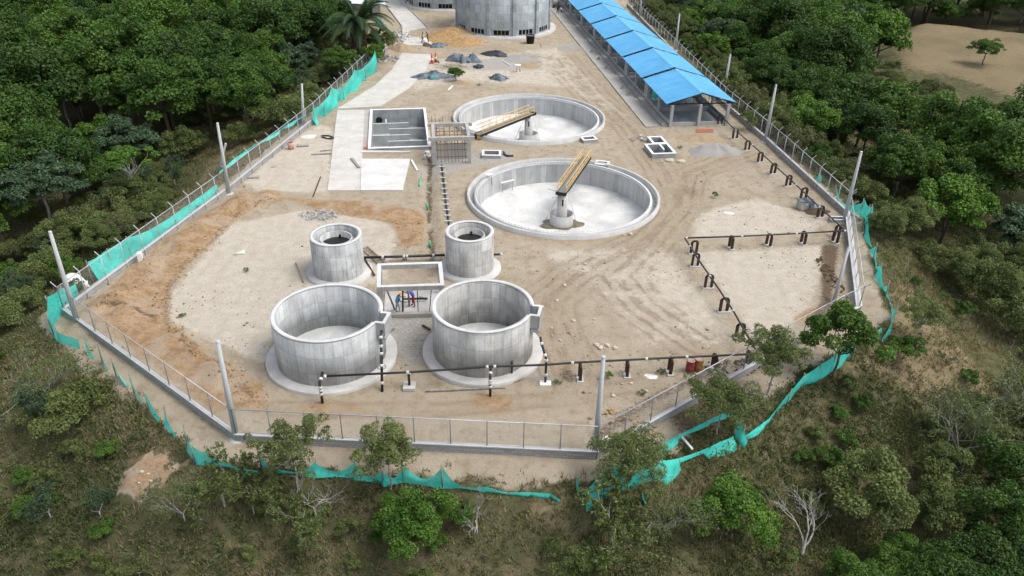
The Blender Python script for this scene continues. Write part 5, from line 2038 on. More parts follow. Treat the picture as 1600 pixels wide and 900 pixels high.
barrel(1077.5, 579.5, MAT['redbarrel'], 'dark red oil barrel under the front pipe')
barrel(1090.5, 577.5, MAT['orangebarrel'], 'rusty orange oil barrel beside the red one')
b = G(828.5, 67.5)
t = thing('water_bin', 'black round plastic tub standing at the foot of the tall tank', 'tub', (b.x, b.y, 0))
MB().lathe((0, 0, 0), [(.02, .02), (.62, .02), (.75, 1.3), (.84, 1.3), (.84, 1.4), (.72, 1.4), (.66, .4)], 28).build('body', MAT['blackplastic'], t, local=True)
MB().disc((0, 0, 0), .72, 28, 1.2).build('water', simple('grey_water', (.16, .19, .21), .15, .2), t, local=True)
MB().lathe((0, 0, 0), [(.74, 1.402), (.85, 1.402), (.85, 1.34)], 28).build('lip', MAT['steelpost'], t, local=True)
b = G(455, 233)
t = thing('bucket', 'faded pink bucket beside the left wall near the dark board', 'bucket', (b.x, b.y, 0))
MB().lathe((0, 0, 0), [(.02, .02), (.32, .02), (.38, .85), (.34, .85), (.3, .1)], 20).build('body', MAT['pink'], t, local=True)
MB().disc((0, 0, 0), .35, 20, .78).build('contents', MAT['darksoil'], t, local=True)

# white sack arch outside left corner
p = T(119, 452)
t = thing('white_sheet', 'white sheet draped over a bush outside the left corner of the fence', 'sheet', p)
m = MB()
for j_ in range(9):
    for i_ in range(26):
        a = 2*PI*i_/26
        f = j_/8
        rr_ = (.12+.78*f**.7)*(1+.18*math.sin(3*a)*f+.10*math.sin(7*a)*f)
        zz_ = 1.35-1.15*f**2.1*(1+.45*math.sin(2*a+.6))*.75
        m.v.append(Vector((rr_*math.cos(a), rr_*.8*math.sin(a), max(.1, zz_))))
for j_ in range(8):
    for i_ in range(26):
        m.face([j_*26+i_, (j_+1)*26+i_, (j_+1)*26+(i_+1) % 26, j_*26+(i_+1) % 26], None, True)
m.face(range(26))
m.build('cloth', MAT['whitebag'], t, local=True)
MB().tube([(.9, .1, .75), (.95, -.1, .4), (.85, -.25, .0)], [.16, .12, .08], 8).build('hanging_end', MAT['whitebag'], t, local=True)

# polystyrene bits and cement spill
b = G(375, 397)
tag(MB().tube([(b.x-.45, b.y-.2, .08), (b.x+.1, b.y, .12), (b.x+.4, b.y+.12, .14)], [.12, .14, .22], 10).build('paper_sack', MAT['whitebag']), 'white crumpled paper sack lying on the pale left yard', 'sack')
for px, py, r, lab in ((1015, 588, 1.0, 'white lime spill on the dirt under the front pipe'), (483, 213, 1.3, 'white cement spill beside the upper left wall'), (1140, 333, 1.5, 'white lime spill in the pale right yard')):
    mound('lime_spill', lab, 'spill', px, py, r, r*.7, .03, simple('white_lime', (.62, .61, .58), .9, .25, 3), int(px), 2.0, 'stuff')

# planks, boards, ladder
planks = [((500, 236), (518, 234), .12, 'woodgrey', 'short dark plank above the long one left of the service pavement'),
          ((486, 241.5), (518, 239.5), .16, 'woodgrey', 'long plank at the left edge of the service pavement'),
          ((489, 307), (501, 276), .08, 'rust', 'thin rod lying left of the service pavement'),
          ((549, 247), (561, 262), .3, 'woodgrey', 'dark beam lying on the service pavement'),
          ((462, 410), (474, 441), .10, 'wood', 'long orange pole leaning beside the left narrow tower pad'),
          ((627, 250), (632, 266), .35, 'rubble', 'grey board stack at the right edge of the bright slab'),
          ((643, 250), (652, 266), .2, 'white_rim', 'pale board right of the bright slab'),
          ((700, 141), (707, 134), .2, 'white_rim', 'short white kerb piece on the tan yard below the weeds'),
          ((667, 236), (671, 244), .4, 'white_rim', 'white concrete offcut at the front right corner of the basin'),
          ((785, 95), (797, 102), .12, 'white_rim', 'pale pole lying near the grey gravel spill'),
          ((665, 611), (790, 606), .09, 'woodgrey', 'long thin pipe lying on the dirt before the right tank pad'),
          ((1062, 679), (1082, 702), .14, 'white_rim', 'pale board lying on the bank below the front right fence'),
          ((802, 596), (818, 590), .25, 'wood', 'tan board lying on the right tank pad'),
          ((602, 521), (616, 513), .16, 'woodgrey', 'dark plank right of the left tank outlet box'),
          ((660, 508), (672, 515), .14, 'rust', 'dark steel offcut beside the right tank')]
for a, b, wd, mt, lab in planks:
    tag(MB().beam(G(*a, .07 if 'pavement' not in lab or 'left' in lab else .16), G(*b, .07 if 'pavement' not in lab or 'left' in lab else .16), wd, .09).build('plank', MAT[mt]), lab, 'plank', 'loose boards about the site')
for px, py, a, b, lab in ((473, 228, 1.3, .8, 'pale square board lying by the pink bucket'), (430, 262, .8, .5, 'small tilted board on the white-dusted left yard'), (396, 278, 1.2, .5, 'stacked pale boards at the left wall near the braced pole')):
    q = G(px, py)
    t = thing('board_stack', lab, 'boards', (q.x, q.y, 0), .15)
    MB().box((0, 0, .05), (a, b, .08)).build('lower_board', MAT['woodgrey'], t, local=True)
    MB().box((.1, .06, .13), (a*.9, b*.85, .06), rz=.12).build('upper_board', MAT['walk'], t, local=True)
a, b = G(569, 386, .12), G(601, 415, .12)
t = thing('ladder', 'wooden ladder lying on the ground between the left narrow tower and the frame', 'ladder', a)
d = (b-a).normalized()
sv = Vector((-d.y, d.x, 0))
for sg, nm in ((-1, 'rail'), (1, 'rail')):
    MB().beam(a+sv*.3*sg, b+sv*.3*sg, .09, .09).build(nm, MAT['woodgrey'], t)
for i in range(12):
    q = a+d*((b-a).length*(i+.5)/12)
    MB().beam(q-sv*.25, q+sv*.25, .06, .06).build('rung', MAT['wood'], t)
tag(MB().beam(G(568, 401, .35), G(585, 430, .1), .12, .12).build('scaffold_plank', MAT['rust']), 'dark rusty plank slanting beside the ladder', 'plank')
# black hose by the pavement, black pipe bend
m = MB()
b = G(512, 215)
for rr_ in (.5, .65, .4):
    m.tube([(b.x+rr_*1.3*math.cos(x*.5+rr_), b.y+rr_*math.sin(x*.5), .06+.02*(x % 3)) for x in range(13)], .04, 6)
m.tube([(b.x+.6, b.y, .06), (b.x+1.3, b.y+.1, .06), (b.x+1.7, b.y-.05, .06)], .04, 6)
tag(m.build('hose_coil', MAT['blackplastic']), 'tangled black hose on the dirt left of the pavement', 'hose')
b = G(788, 242, .12)
tag(MB().tube([G(787, 237, .15), G(789, 242, .12), G(794, 243.5, .12), G(802, 243, .12)], .11, 8).build('bent_pipe', MAT['blackpipe']), 'bent black pipe piece right of the square chamber between clarifiers', 'pipe')
m_ = thing('pump', 'yellow pump with a black motor at the end of the far clarifier bridge', 'pump', G(750, 217))
MB().box((0, 0, .3), (.7, .45, .5)).build('casing', MAT['yellow'], m_, local=True, bevel=.04)
MB().tube([(-.75, 0, .35), (-.35, 0, .35)], .22, 12).build('motor', MAT['blackplastic'], m_, local=True)
MB().tube([(.2, 0, .3), (.8, -.15, .3), (1.2, -.25, .05)], .1, 8).build('outlet', MAT['yellow'], m_, local=True)
b = G(574, 233)
t = thing('marker_post', 'small red marker post at the front left corner of the basin', 'post', (b.x, b.y, .05))
MB().box((0, 0, .05), (.8, .5, .1)).build('base', MAT['hivis'], t, local=True)
MB().tube([(0, 0, .1), (0, 0, 1.2)], .06, 8).build('stem', MAT['pink'], t, local=True)
for i, (px, py) in enumerate(((675, 99), (681, 97))):
    b = G(px, py)
    t = thing('barrier_post', ['left', 'right'][i]+' of the two red and white barrier posts beside the road slab', 'barrier', (b.x, b.y, 0), 0, 'red barrier posts by the road')
    MB().box((0, 0, .08), (.7, .7, .16)).build('base', MAT['hivis'], t, local=True)
    MB().tube([(0, 0, .1), (0, 0, 1.5)], [.2, .12], 10).build('stem', MAT['hivis'], t, local=True)
    MB().lathe((0, 0, 0), [(.185, .55), (.165, .85)], 10).build('white_band', MAT['white_rim'], t, local=True)
b = G(809, 112)
t = thing('wash_basin', 'white basin on a stand in front of the grey gravel spill', 'basin', (b.x, b.y, 0))
MB().lathe((0, 0, 0), [(.05, .8), (.4, .85), (.5, 1.05), (.44, 1.05), (.1, .9)], 20).build('bowl', MAT['white_rim'], t, local=True)
for a in range(3):
    MB().tube([(.35*math.cos(a*2.1), .35*math.sin(a*2.1), 0), (.2*math.cos(a*2.1), .2*math.sin(a*2.1), .85)], .04, 6).build('leg', MAT['woodgrey'], t, local=True)
# kiosk with pale tin roof at the top edge
b = G(566, 1, 2.65)
t = thing('tin_roof_hut', 'small hut with a pale tin roof beside the upper road', 'hut', (b.x, b.y, 0), .2)
MB().box((0, 0, 1.2), (6.5, 5, 2.4)).build('wall', MAT['walk'], t, local=True)
MB().box((0, -.2, 2.65), (8.6, 6.4, .1), rot=Matrix.Rotation(.08, 3, 'Y')).build('roof', MAT['zinc'], t, local=True)
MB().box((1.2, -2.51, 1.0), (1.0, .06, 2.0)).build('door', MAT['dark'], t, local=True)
# concrete pedestal and tan retaining bank near the upper left trees
q = T(487, 104)
t = thing('concrete_pedestal', 'grey and white concrete pedestal among the upper left trees', 'pedestal', q)
MB().box((0, 0, .9), (2.0, 1.6, 1.8), taper=.85).build('base', MAT['darkconc'], t, local=True)
MB().box((0, 0, 1.9), (2.3, 1.9, .22)).build('top_slab', MAT['white_rim'], t, local=True)
MB().box((0, -.9, .1), (2.6, .7, .3)).build('step', MAT['white_rim'], t, local=True)
q = T(530, 66)
for dx, lab in ((0, 'pale concrete retaining wall behind the palm trunk'),):
    t = thing('retaining_wall', lab, 'wall', q)
    MB().box((-3, 2, .6), (13, .4, 1.6)).build('wall_face', MAT['pad'], t, local=True)
    MB().box((-3, 2, 1.45), (13.2, .6, .12)).build('coping', MAT['white_rim'], t, local=True)
b = G(1100, 206)
tag(MB().slab([P2(1087, 202), P2(1114, 202), P2(1115, 207), P2(1087, 207)], -.05, .06).build('brick_patch', MAT['redclay']), 'flat patch of red bricks laid before the blue shed', 'bricks')
b = G(868, 12)
t = thing('concrete_mixer', 'concrete mixer with pale drum beside the far end of the walkway', 'mixer', (b.x, b.y, 0), .4)
MB().lathe((0, 0, 1.0), [(.05, -.7), (.55, -.5), (.8, 0), (.5, .6), (.42, .6), (.3, .3)], 20).build('drum', MAT['walk'], t, local=True)
for sx in (-.7, .7):
    MB().tube([(sx, -.6, .4), (sx*1.02, -.6, .41)], .4, 14).build('wheel', MAT['blackplastic'], t, local=True)
MB().beam((-.8, -.5, .5), (.8, -.5, .5), .1, .1).build('axle', MAT['rust'], t, local=True)
MB().beam((0, -.5, .5), (0, 1.2, .5), .1, .1).build('frame', MAT['rust'], t, local=True)

# ================================================================== PEOPLE
SKIN = simple('brown_skin', (.20, .11, .07), .6, .08)
BOOT = simple('dark_boots', (.03, .025, .022), .6, .1)
HAIR = simple('black_hair', (.012, .010, .009), .7, .1)


def person(label, loc, rz, joints, shirt, trousers, hat=None, vest=None):
    """joints: dict of positions in metres, facing +Y; one skinned body."""
    J = joints
    names, co, rad = [], [], []

    def v(n, p, r):
        names.append(n)
        co.append(Vector(p))
        rad.append(r)
        return len(co)-1
    E = []
    cat = []
    pel = v('pelvis', J['pelvis'], (.155, .125))
    ch = v('chest', J['chest'], (.175, .13))
    sp = v('spine', (Vector(J['pelvis'])+Vector(J['chest']))/2, (.15, .115))
    nk = v('neck', J['neck'], (.065, .065))
    hd = v('head', J['head'], (.098, .105))
    cr = v('crown', Vector(J['head'])+(Vector(J['head'])-Vector(J['neck'])).normalized()*.10, (.07, .075))
    E += [(pel, sp), (sp, ch), (ch, nk), (nk, hd), (hd, cr)]
    cat += ['s', 's', 's', 'k', 'k']
    fdir = Vector(J.get('face', (0, 1, 0))).normalized()
    ns = v('nose', Vector(J['head'])+fdir*.125+Vector((0, 0, -.01)), (.02, .02))
    E.append((hd, ns))
    cat.append('k')
    for sd in 'LR':
        sh = v('sh', J['sh'+sd], (.07, .07))
        el = v('el', J['el'+sd], (.05, .05))
        wr = v('wr', J['wr'+sd], (.034, .034))
        d = (Vector(J['wr'+sd])-Vector(J['el'+sd])).normalized()
        pm = v('palm', Vector(J['wr'+sd])+d*.085, (.04, .026))
        E += [(ch, sh), (sh, el), (el, wr), (wr, pm)]
        cat += ['s', 's', 'k', 'k']
        side = d.cross(Vector((0, 0, 1)))
        side = side.normalized() if side.length > .1 else Vector((1, 0, 0))
        dn = d.cross(side)
        for k, L in ((-1.5, .07), (-.5, .085), (.5, .09), (1.5, .075)):
            f1 = v('fg', co[pm]+side*(.02*k)+d*(L*.55)+dn*.008, (.010, .010))
            f2 = v('fg', co[pm]+side*(.022*k)+d*L+dn*.03, (.008, .008))
            E += [(pm, f1), (f1, f2)]
            cat += ['k', 'k']
        tb = v('th', co[pm]-d*.02+side*.055+dn*.02, (.011, .011))
        E.append((pm, tb))
        cat.append('k')
        hp = v('hip', J['hip'+sd], (.10, .10))
        kn = v('kn', J['kn'+sd], (.068, .068))
        an = v('an', J['an'+sd], (.046, .046))
        to = v('toe', Vector(J['an'+sd])+Vector(J.get('foot', (0, 1, 0))).normalized()*.17+Vector((0, 0, -.05)), (.04, .032))
        E += [(pel, hp), (hp, kn), (kn, an), (an, to)]
        cat += ['t', 't', 't', 'b']
    me = bpy.data.meshes.new('body_skeleton')
    me.from_pydata([tuple(c) for c in co], E, [])
    ob = bpy.data.objects.new('body_skeleton', me)
    COL.objects.link(ob)
    sk = ob.modifiers.new('skin', 'SKIN')
    lay = me.skin_vertices[0].data if me.skin_vertices else None
    if lay is None:
        bm = bmesh.new()
        bm.from_mesh(me)
        bm.verts.layers.skin.verify()
        bm.to_mesh(me)
        bm.free()
        lay = me.skin_vertices[0].data
    for i, r in enumerate(rad):
        lay[i].radius = r
        lay[i].use_root = (i == pel)
    ss = ob.modifiers.new('sub', 'SUBSURF')
    ss.levels = 1
    ss.render_levels = 1
    dg = bpy.context.evaluated_depsgraph_get()
    ev = ob.evaluated_get(dg)
    bme = bpy.data.meshes.new_from_object(ev)
    bpy.data.objects.remove(ob)
    bme.materials.clear()
    for m_ in (shirt, trousers, SKIN, BOOT):
        bme.materials.append(m_)
    mi = {'s': 0, 't': 1, 'k': 2, 'b': 3}
    for p in bme.polygons:
        c = p.center
        bd, bi = 1e9, 0
        for i, (a, b) in enumerate(E):
            A, B = co[a], co[b]
            ab = B-A
            tt = max(0, min(1, (c-A).dot(ab)/max(1e-9, ab.length_squared)))
            dd = (c-(A+ab*tt)).length-.5*(rad[a][0]*(1-tt)+rad[b][0]*tt)
            if dd < bd:
                bd, bi = dd, i
        p.material_index = mi[cat[bi]]
        p.use_smooth = True
    t = thing('person', label, 'person', loc, rz)
    bo = bpy.data.objects.new('body', bme)
    bme.name = 'body'
    COL.objects.link(bo)
    bo.parent = t
    H = Vector(J['head'])
    axis = (H-Vector(J['neck'])).normalized()
    R = axis.to_track_quat('Z', 'Y').to_matrix()
    m = MB()
    m.lathe((0, 0, 0), [(.122, .05), (.118, .10), (.085, .155), (.02, .175)], 16)
    if hat:
        m.lathe((0, 0, 0), [(.155, .045), (.155, .055), (.12, .06)], 16)
    m.v = [H+R @ vv for vv in m.v]
    m.build('hard_hat' if hat else 'hair', hat or HAIR, t, local=True)
    sx = fdir.cross(Vector((0, 0, 1))).normalized()
    for s_ in (-1, 1):
        q = H+fdir*.10+sx*(.036*s_)+Vector((0, 0, .02))
        MB().lathe(q, [(.002, -.012), (.012, 0), (.002, .012)], 8).build('eye', HAIR, t, local=True)
    MB().box(H+fdir*.103+Vector((0, 0, -.055)), (.045, .012, .012)).build('mouth', simple('lip', (.16, .06, .05), .6, .05), t, local=True)
    if vest:
        m = MB()
        c0 = Vector(J['chest'])
        p0 = Vector(J['pelvis'])
        ax = (c0-p0).normalized()
        R2 = ax.to_track_quat('Z', 'Y').to_matrix()
        L = (c0-p0).length
        m.lathe((0, 0, 0), [(.20, .05), (.21, L*.6), (.20, L+.02), (.12, L+.1)], 16)
        m.v = [p0+R2 @ Vector((q.x, q.y*.8, q.z)) for q in m.v]
        m.build('vest', vest, t, local=True)
    return t


def pose(lean=0.0, armL=(0, .35, -.35), armR=(0, .35, -.35), crouch=0.0, step=.1):
    z = .95-crouch
    ch = Vector((0, .48*math.sin(lean), z+.42*math.cos(lean)))
    nk = ch+Vector((0, .14*math.sin(lean), .15*math.cos(lean)))
    hd = nk+Vector((0, .05+.10*math.sin(lean), .14*math.cos(lean*.6)))
    J = dict(pelvis=(0, 0, z), chest=ch, neck=nk, head=hd, face=(0, 1, -.25))
    for sd, sg, ar in (('L', -1, armL), ('R', 1, armR)):
        sh = ch+Vector((.19*sg, 0, .06))
        wr = sh+Vector((ar[0]*sg, ar[1], ar[2]))
        el = (sh+wr)/2+Vector((.06*sg, -.06, -.10))
        J['sh'+sd], J['el'+sd], J['wr'+sd] = sh, el, wr
        J['hip'+sd] = (.10*sg, 0, z-.04)
        J['kn'+sd] = (.12*sg, .05+step*sg+crouch*.5, .50-crouch*.4)
        J['an'+sd] = (.13*sg, step*sg*1.2, .09)
    return J


blue = simple('blue_work_shirt', (.06, .17, .36), .8, .2, 6)
blue2 = simple('royal_blue_shirt', (.07, .10, .42), .8, .2, 6)
ltblue = simple('pale_blue_vest', (.16, .30, .44), .8, .15, 6)
greyt = simple('pale_grey_trousers', (.36, .38, .40), .85, .15, 6)
redt = simple('dark_red_trousers', (.24, .025, .04), .85, .15, 6)
darkc = simple('dark_blue_clothes', (.03, .045, .08), .85, .15, 6)
tan_ = simple('tan_clothes', (.30, .22, .16), .85, .15, 6)
b = G(621.5, 489, .08)
person('worker in a blue shirt, pale trousers and yellow helmet gripping a dark prop', (b.x, b.y, .08), RAD(-75), pose(.25, (0, .42, -.15), (0, .42, -.42)), blue, greyt, simple('yellow_helmet', (.75, .45, .03), .4, .05), ltblue)
b = G(647, 478.5, .08)
person('worker in a blue shirt and dark red trousers leaning toward the props', (b.x, b.y, .08), RAD(80), pose(.55, (0, .5, .0), (0, .45, -.28)), blue2, redt, simple('pale_blue_helmet', (.35, .48, .62), .4, .05))
b = G(660, 68)
person('person in tan clothes standing on the road left of the white sack', (b.x, b.y, .0), RAD(-80), pose(.05, (0, .1, -.5), (0, .25, -.42)), tan_, simple('brown_trousers', (.10, .07, .05), .85, .1))
b = G(669, 66.5)
person('person in dark blue clothes standing on the road right of the white sack', (b.x, b.y, .0), RAD(85), pose(.2, (0, .3, -.4), (0, .3, -.4)), darkc, darkc)
b = G(664, 68)
t = tag(MB().lathe((b.x, b.y, 0), [(.02, .0), (.42, .02), (.48, .35), (.42, .75), (.15, .9), (.02, .9)], 16).build('cement_sack', MAT['whitebag']), 'big white sack standing between the two people on the road', 'sack')
b = G(878, 22)
person('person in pale shirt crouching at the far end of the shed walkway', (b.x, b.y, .14), RAD(60), pose(.7, (0, .3, -.4), (0, .3, -.4), .35), simple('pale_lilac_shirt', (.45, .45, .55), .85, .1), darkc)
b = G(871, 22)
person('person in black clothes standing beside the crouching one at the walkway end', (b.x, b.y, .0), RAD(-60), pose(.15, (0, .2, -.5), (0, .2, -.5)), HAIR, darkc)

# ================================================================== VEGETATION
def leafcloud(seed, R, zc, rz, nblob, nleaf, leaf, flat=.0, blobr=(.28, .42), elong=1.5, under=-.35, shell=.55, zpow=1.0, center=(0, 0)):
    """Leaf quads spread over the upper surfaces of many clumps filling an uneven crown."""
    r = np.random.default_rng(seed)
    d = r.normal(size=(nblob, 3))
    d /= np.linalg.norm(d, axis=1)[:, None]
    d[:, 2] = np.where(d[:, 2] < under, -d[:, 2]*.6, d[:, 2])
    rad = shell+(1-shell)*r.random(nblob)**.6
    lob = 1+.30*np.sin(np.arctan2(d[:, 1], d[:, 0])*3+seed)+.15*np.sin(np.arctan2(d[:, 1], d[:, 0])*5+seed*2)
    bc_ = d*rad[:, None]*np.array([R, R, rz])*np.stack([lob, lob, np.ones(nblob)], 1)
    br = R*r.uniform(blobr[0], blobr[1], nblob)
    bt = r.random(nblob)
    w_ = br**2
    k = r.choice(nblob, nleaf, p=w_/w_.sum())
    ld = r.normal(size=(nleaf, 3))
    ld /= np.linalg.norm(ld, axis=1)[:, None]
    neg = ld[:, 2] < -.15
    ld[neg, 2] *= -.6
    rr_ = br[k]*(.62+.45*r.random(nleaf)**.6)
    sq = np.array([1, 1, 1-flat])
    P = bc_[k]+ld*rr_[:, None]*sq
    P[:, 2] += zc
    P[:, 0] += center[0]
    P[:, 1] += center[1]
    nrm = ld*.55+r.normal(size=(nleaf, 3))*.55+np.array([0, 0, .45])
    nrm /= np.linalg.norm(nrm, axis=1)[:, None]
    a = np.cross(nrm, r.normal(size=(nleaf, 3)))
    a /= np.linalg.norm(a, axis=1)[:, None]+1e-9
    b = np.cross(nrm, a)
    s = leaf*r.uniform(.55, 1.35, nleaf)
    ax = a*s[:, None]*.5*elong
    bx_ = b*s[:, None]*.5
    fold = nrm*(s*.18)[:, None]
    V = np.stack([P-ax, P+bx_*.9+fold, P+ax, P-bx_*.9+fold], 1).reshape(-1, 3)
    F = np.arange(nleaf*4).reshape(-1, 4)
    t = np.clip(.55*bt[k]+.45*r.random(nleaf)+.02, 0, 1)
    return V, F, np.repeat(t, 4), bc_+np.array([center[0], center[1], zc]), br


def limb(m, a, b, r0, r1, rs, n=4, wob=.12, sides=6):
    a, b = Vector(a), Vector(b)
    L = (b-a).length
    pts, rr_ = [], []
    for i in range(n+1):
        f = i/n
        j = Vector((rs.uniform(-1, 1), rs.uniform(-1, 1), rs.uniform(-.4, .6)))*wob*L*(1 if 0 < i < n else 0)*.5
        pts.append(a+(b-a)*f+j)
        rr_.append(r0+(r1-r0)*f)
    m.tube(pts, rr_, sides, caps=True)
    return pts


def make_tree(name, seed, H, R, rz, fol, bark, nblob=26, nleaf=5000, leaf=.34, flat=.0, trunk_r=.22, cb=None, lean=(0, 0), nlimb=7, **kw):
    rs = random.Random(seed)
    t = thing(name, 'x', 'tree', (0, 0, 0))
    zc = H-rz
    V, F, tn, bc_, br = leafcloud(seed, R, zc, rz, nblob, nleaf, leaf, flat, center=lean, **kw)
    npmesh('crown', V, F, FOL[fol], tn, t)
    m = MB()
    fork = Vector((lean[0]*.5, lean[1]*.5, max(.3, (cb if cb is not None else zc-rz*.55))))
    limb(m, (0, 0, -1.2), fork, trunk_r*1.15, trunk_r*.75, rs, 4, .06, 8)
    for i in rs.sample(range(len(bc_)), min(nlimb, len(bc_))):
        limb(m, fork, bc_[i], trunk_r*.5, trunk_r*.10, rs, 4, .2)
    m.build('trunk', MAT[bark], t, local=True)
    return t


def make_bare(name, seed, H, spread, bark, depth=4, r0=.09, fol=None, nl=0, leaf=.12, trunk=.3):
    """Leafless, wiry branching; with a few leaves if asked."""
    rs = random.Random(seed)
    t = thing(name, 'x', 'tree', (0, 0, 0))
    m = MB()
    tips = []

    def grow(p, d, L, r, k):
        n = 3
        pts = [p]
        q = p
        dd = d
        for i in range(n):
            dd = (dd+Vector((rs.uniform(-1, 1), rs.uniform(-1, 1), rs.uniform(-.5, .7)))*.28).normalized()
            q = q+dd*(L/n)
            pts.append(q)
        m.tube(pts, [r*(1-.4*i/n) for i in range(n+1)], 5 if k < 2 else 3, caps=False)
        if k >= depth:
            tips.append(q)
            return
        for i in range(rs.choice((2, 3, 3))):
            nd = (dd+Vector((rs.uniform(-1, 1), rs.uniform(-1, 1), rs.uniform(-.35, .6)))*spread).normalized()
            at = pts[rs.choice((1, 2, 3, 3))]
            grow(at, nd, L*rs.uniform(.55, .85), r*.58, k+1)
            tips.append(at)
    for i in range(3):
        d = Vector((rs.uniform(-1, 1), rs.uniform(-1, 1), rs.uniform(.5, 1.2))).normalized()
        grow(Vector((0, 0, trunk*H)), d, H*.42, r0*.8, 1)
    m.tube([(0, 0, -.8), (0, 0, trunk*H+.05)], [r0*1.3, r0], 7)
    m.build('branches', MAT[bark], t, local=True)
    if fol and nl:
        r = np.random.default_rng(seed)
        k = r.integers(0, len(tips), nl)
        C_ = np.array([tuple(x) for x in tips])[k]+r.normal(0, .16, (nl, 3))*H*.12
        a = r.normal(size=(nl, 3))
        a /= np.linalg.norm(a, axis=1)[:, None]
        b = np.cross(a, r.normal(size=(nl, 3)))
        b /= np.linalg.norm(b, axis=1)[:, None]
        s = leaf*r.uniform(.6, 1.4, nl)[:, None]
        V = np.stack([C_-a*s, C_+b*s*.45, C_+a*s, C_-b*s*.45], 1).reshape(-1, 3)
        npmesh('foliage', V, np.arange(nl*4).reshape(-1, 4), FOL[fol], np.repeat(r.random(nl), 4), t)
    return t


def make_palm(name, seed, H, nf, L):
    rs = random.Random(seed)
    t = thing(name, 'x', 'palm', (0, 0, 0))
    m = MB()
    m.tube([(0, 0, -1), (0, 0, H*.35), (0, 0, H*.7), (0, 0, H)], [1.0, .95, .8, .45], 14)
    for i in range(70):
        a = rs.uniform(0, 6.28)
        z = rs.uniform(.3, 1.0)*H
        m.tube([(.6*math.cos(a), .6*math.sin(a), z), (1.15*math.cos(a), 1.15*math.sin(a), z-.5), (1.2*math.cos(a), 1.2*math.sin(a), max(-.1, z-2.2))], [.14, .12, .05], 5)
    m.build('trunk', MAT['palmtrunk'], t, local=True)
    V, F, tn = [], [], []
    for i in range(nf):
        a = 2*PI*i/nf*2.4+rs.uniform(-.2, .2)
        up = rs.uniform(.35, 1.45)
        tone = rs.random()
        p = Vector((0, 0, H))
        d = Vector((math.cos(a)*math.cos(up), math.sin(a)*math.cos(up), math.sin(up)))
        side = Vector((-math.sin(a), math.cos(a), 0))
        n = 34
        for j in range(n):
            f = j/n
            d = (d+Vector((0, 0, -.042-.03*f))).normalized()
            q = p+d*(L/n)
            upv = side.cross(d)
            ll = L*.22*math.sin(PI*min(1, .12+.88*f))**.7*(1.02-f*.5)
            for sg in (-1, 1):
                tip = q+side*(sg*ll*.8)+d*ll*.55+Vector((0, 0, -.35*ll))
                k = len(V)
                wv = d*.085
                V += [q-wv*1.5, q+wv*1.5, tip]
                F.append((k, k+1, k+2))
                tn += [tone]*3
            p = q
    npmesh('fronds', np.array([tuple(x) for x in V]), np.array(F), FOL['palm'], np.array(tn), t)
    return t


PROTO = {}


def proto(key, fn, *a, **k):
    t = fn(*a, **k)
    PROTO[key] = [t, False]


bt = make_tree
proto('dark0', bt, 'forest_tree', 1, 12, 4.6, 4.2, 'dark', 'bark', 80, 20000, .23, blobr=(.13, .30))
proto('dark1', bt, 'forest_tree', 2, 10.5, 5.2, 3.4, 'dark', 'bark', 95, 20000, .23, .15, blobr=(.12, .28))
proto('dark2', bt, 'forest_tree', 3, 13, 4.2, 5.0, 'dark', 'bark', 70, 20000, .23, blobr=(.16, .38))
proto('mid0', bt, 'broadleaf_tree', 4, 10.5, 4.4, 4.0, 'mid', 'bark', 75, 18000, .22, blobr=(.13, .30))
proto('mid1', bt, 'broadleaf_tree', 5, 9, 4.8, 3.2, 'mid', 'bark', 90, 18000, .22, .2, blobr=(.12, .27))
proto('mid2', bt, 'broadleaf_tree', 6, 11.5, 3.9, 4.6, 'mid', 'bark', 60, 17000, .22, blobr=(.16, .4))
proto('bright0', bt, 'bright_leaf_tree', 7, 9.5, 4.0, 3.8, 'bright', 'bark', 65, 15000, .24, blobr=(.13, .30))
proto('bright1', bt, 'bright_leaf_tree', 8, 8.0, 3.6, 3.0, 'bright', 'bark', 55, 13000, .24, blobr=(.14, .32))
proto('grey0', bt, 'feathery_tree', 9, 10, 4.6, 3.2, 'greyg', 'palebark', 70, 16000, .22, .35, blobr=(.14, .28), elong=2.4)
proto('grey1', bt, 'feathery_tree', 10, 8.5, 4.2, 2.6, 'greyg', 'palebark', 60, 15000, .21, .4, blobr=(.14, .28), elong=2.4)
proto('brush0', bt, 'thicket_shrub', 11, 3.4, 2.3, 1.8, 'brush', 'bark', 34, 11000, .115, trunk_r=.06, cb=.4, under=-.1, blobr=(.2, .34), shell=.4)
proto('brush1', bt, 'thicket_shrub', 12, 2.8, 2.5, 1.5, 'olive', 'bark', 38, 11000, .11, trunk_r=.06, cb=.4, under=-.1, blobr=(.2, .34), shell=.4)
proto('brush2', bt, 'thicket_shrub', 13, 4.2, 2.2, 2.2, 'olive', 'bark', 32, 11000, .115, trunk_r=.07, cb=.5, under=-.1, blobr=(.2, .34), shell=.4)
proto('bush0', bt, 'leafy_shrub', 14, 2.2, 1.4, 1.15, 'mid', 'bark', 22, 5000, .10, trunk_r=.04, cb=.25, under=-.1, blobr=(.2, .34), shell=.4)
proto('bush1', bt, 'leafy_shrub', 15, 1.4, 1.1, .75, 'mid', 'bark', 18, 3000, .085, trunk_r=.03, cb=.2, under=-.1, blobr=(.18, .32), shell=.3)
proto('bush2', bt, 'leafy_shrub', 16, 1.7, 1.3, .9, 'olive', 'bark', 22, 3400, .08, trunk_r=.03, cb=.2, under=-.1, blobr=(.16, .3), shell=.3)
proto('weed0', bt, 'weed_clump', 17, .7, .55, .36, 'weed', 'bark', 8, 420, .08, trunk_r=.012, cb=.1, under=-.1, nlimb=3)
proto('weed1', bt, 'weed_clump', 18, .9, .5, .45, 'bright', 'bark', 8, 420, .09, trunk_r=.012, cb=.1, under=-.1, nlimb=3)
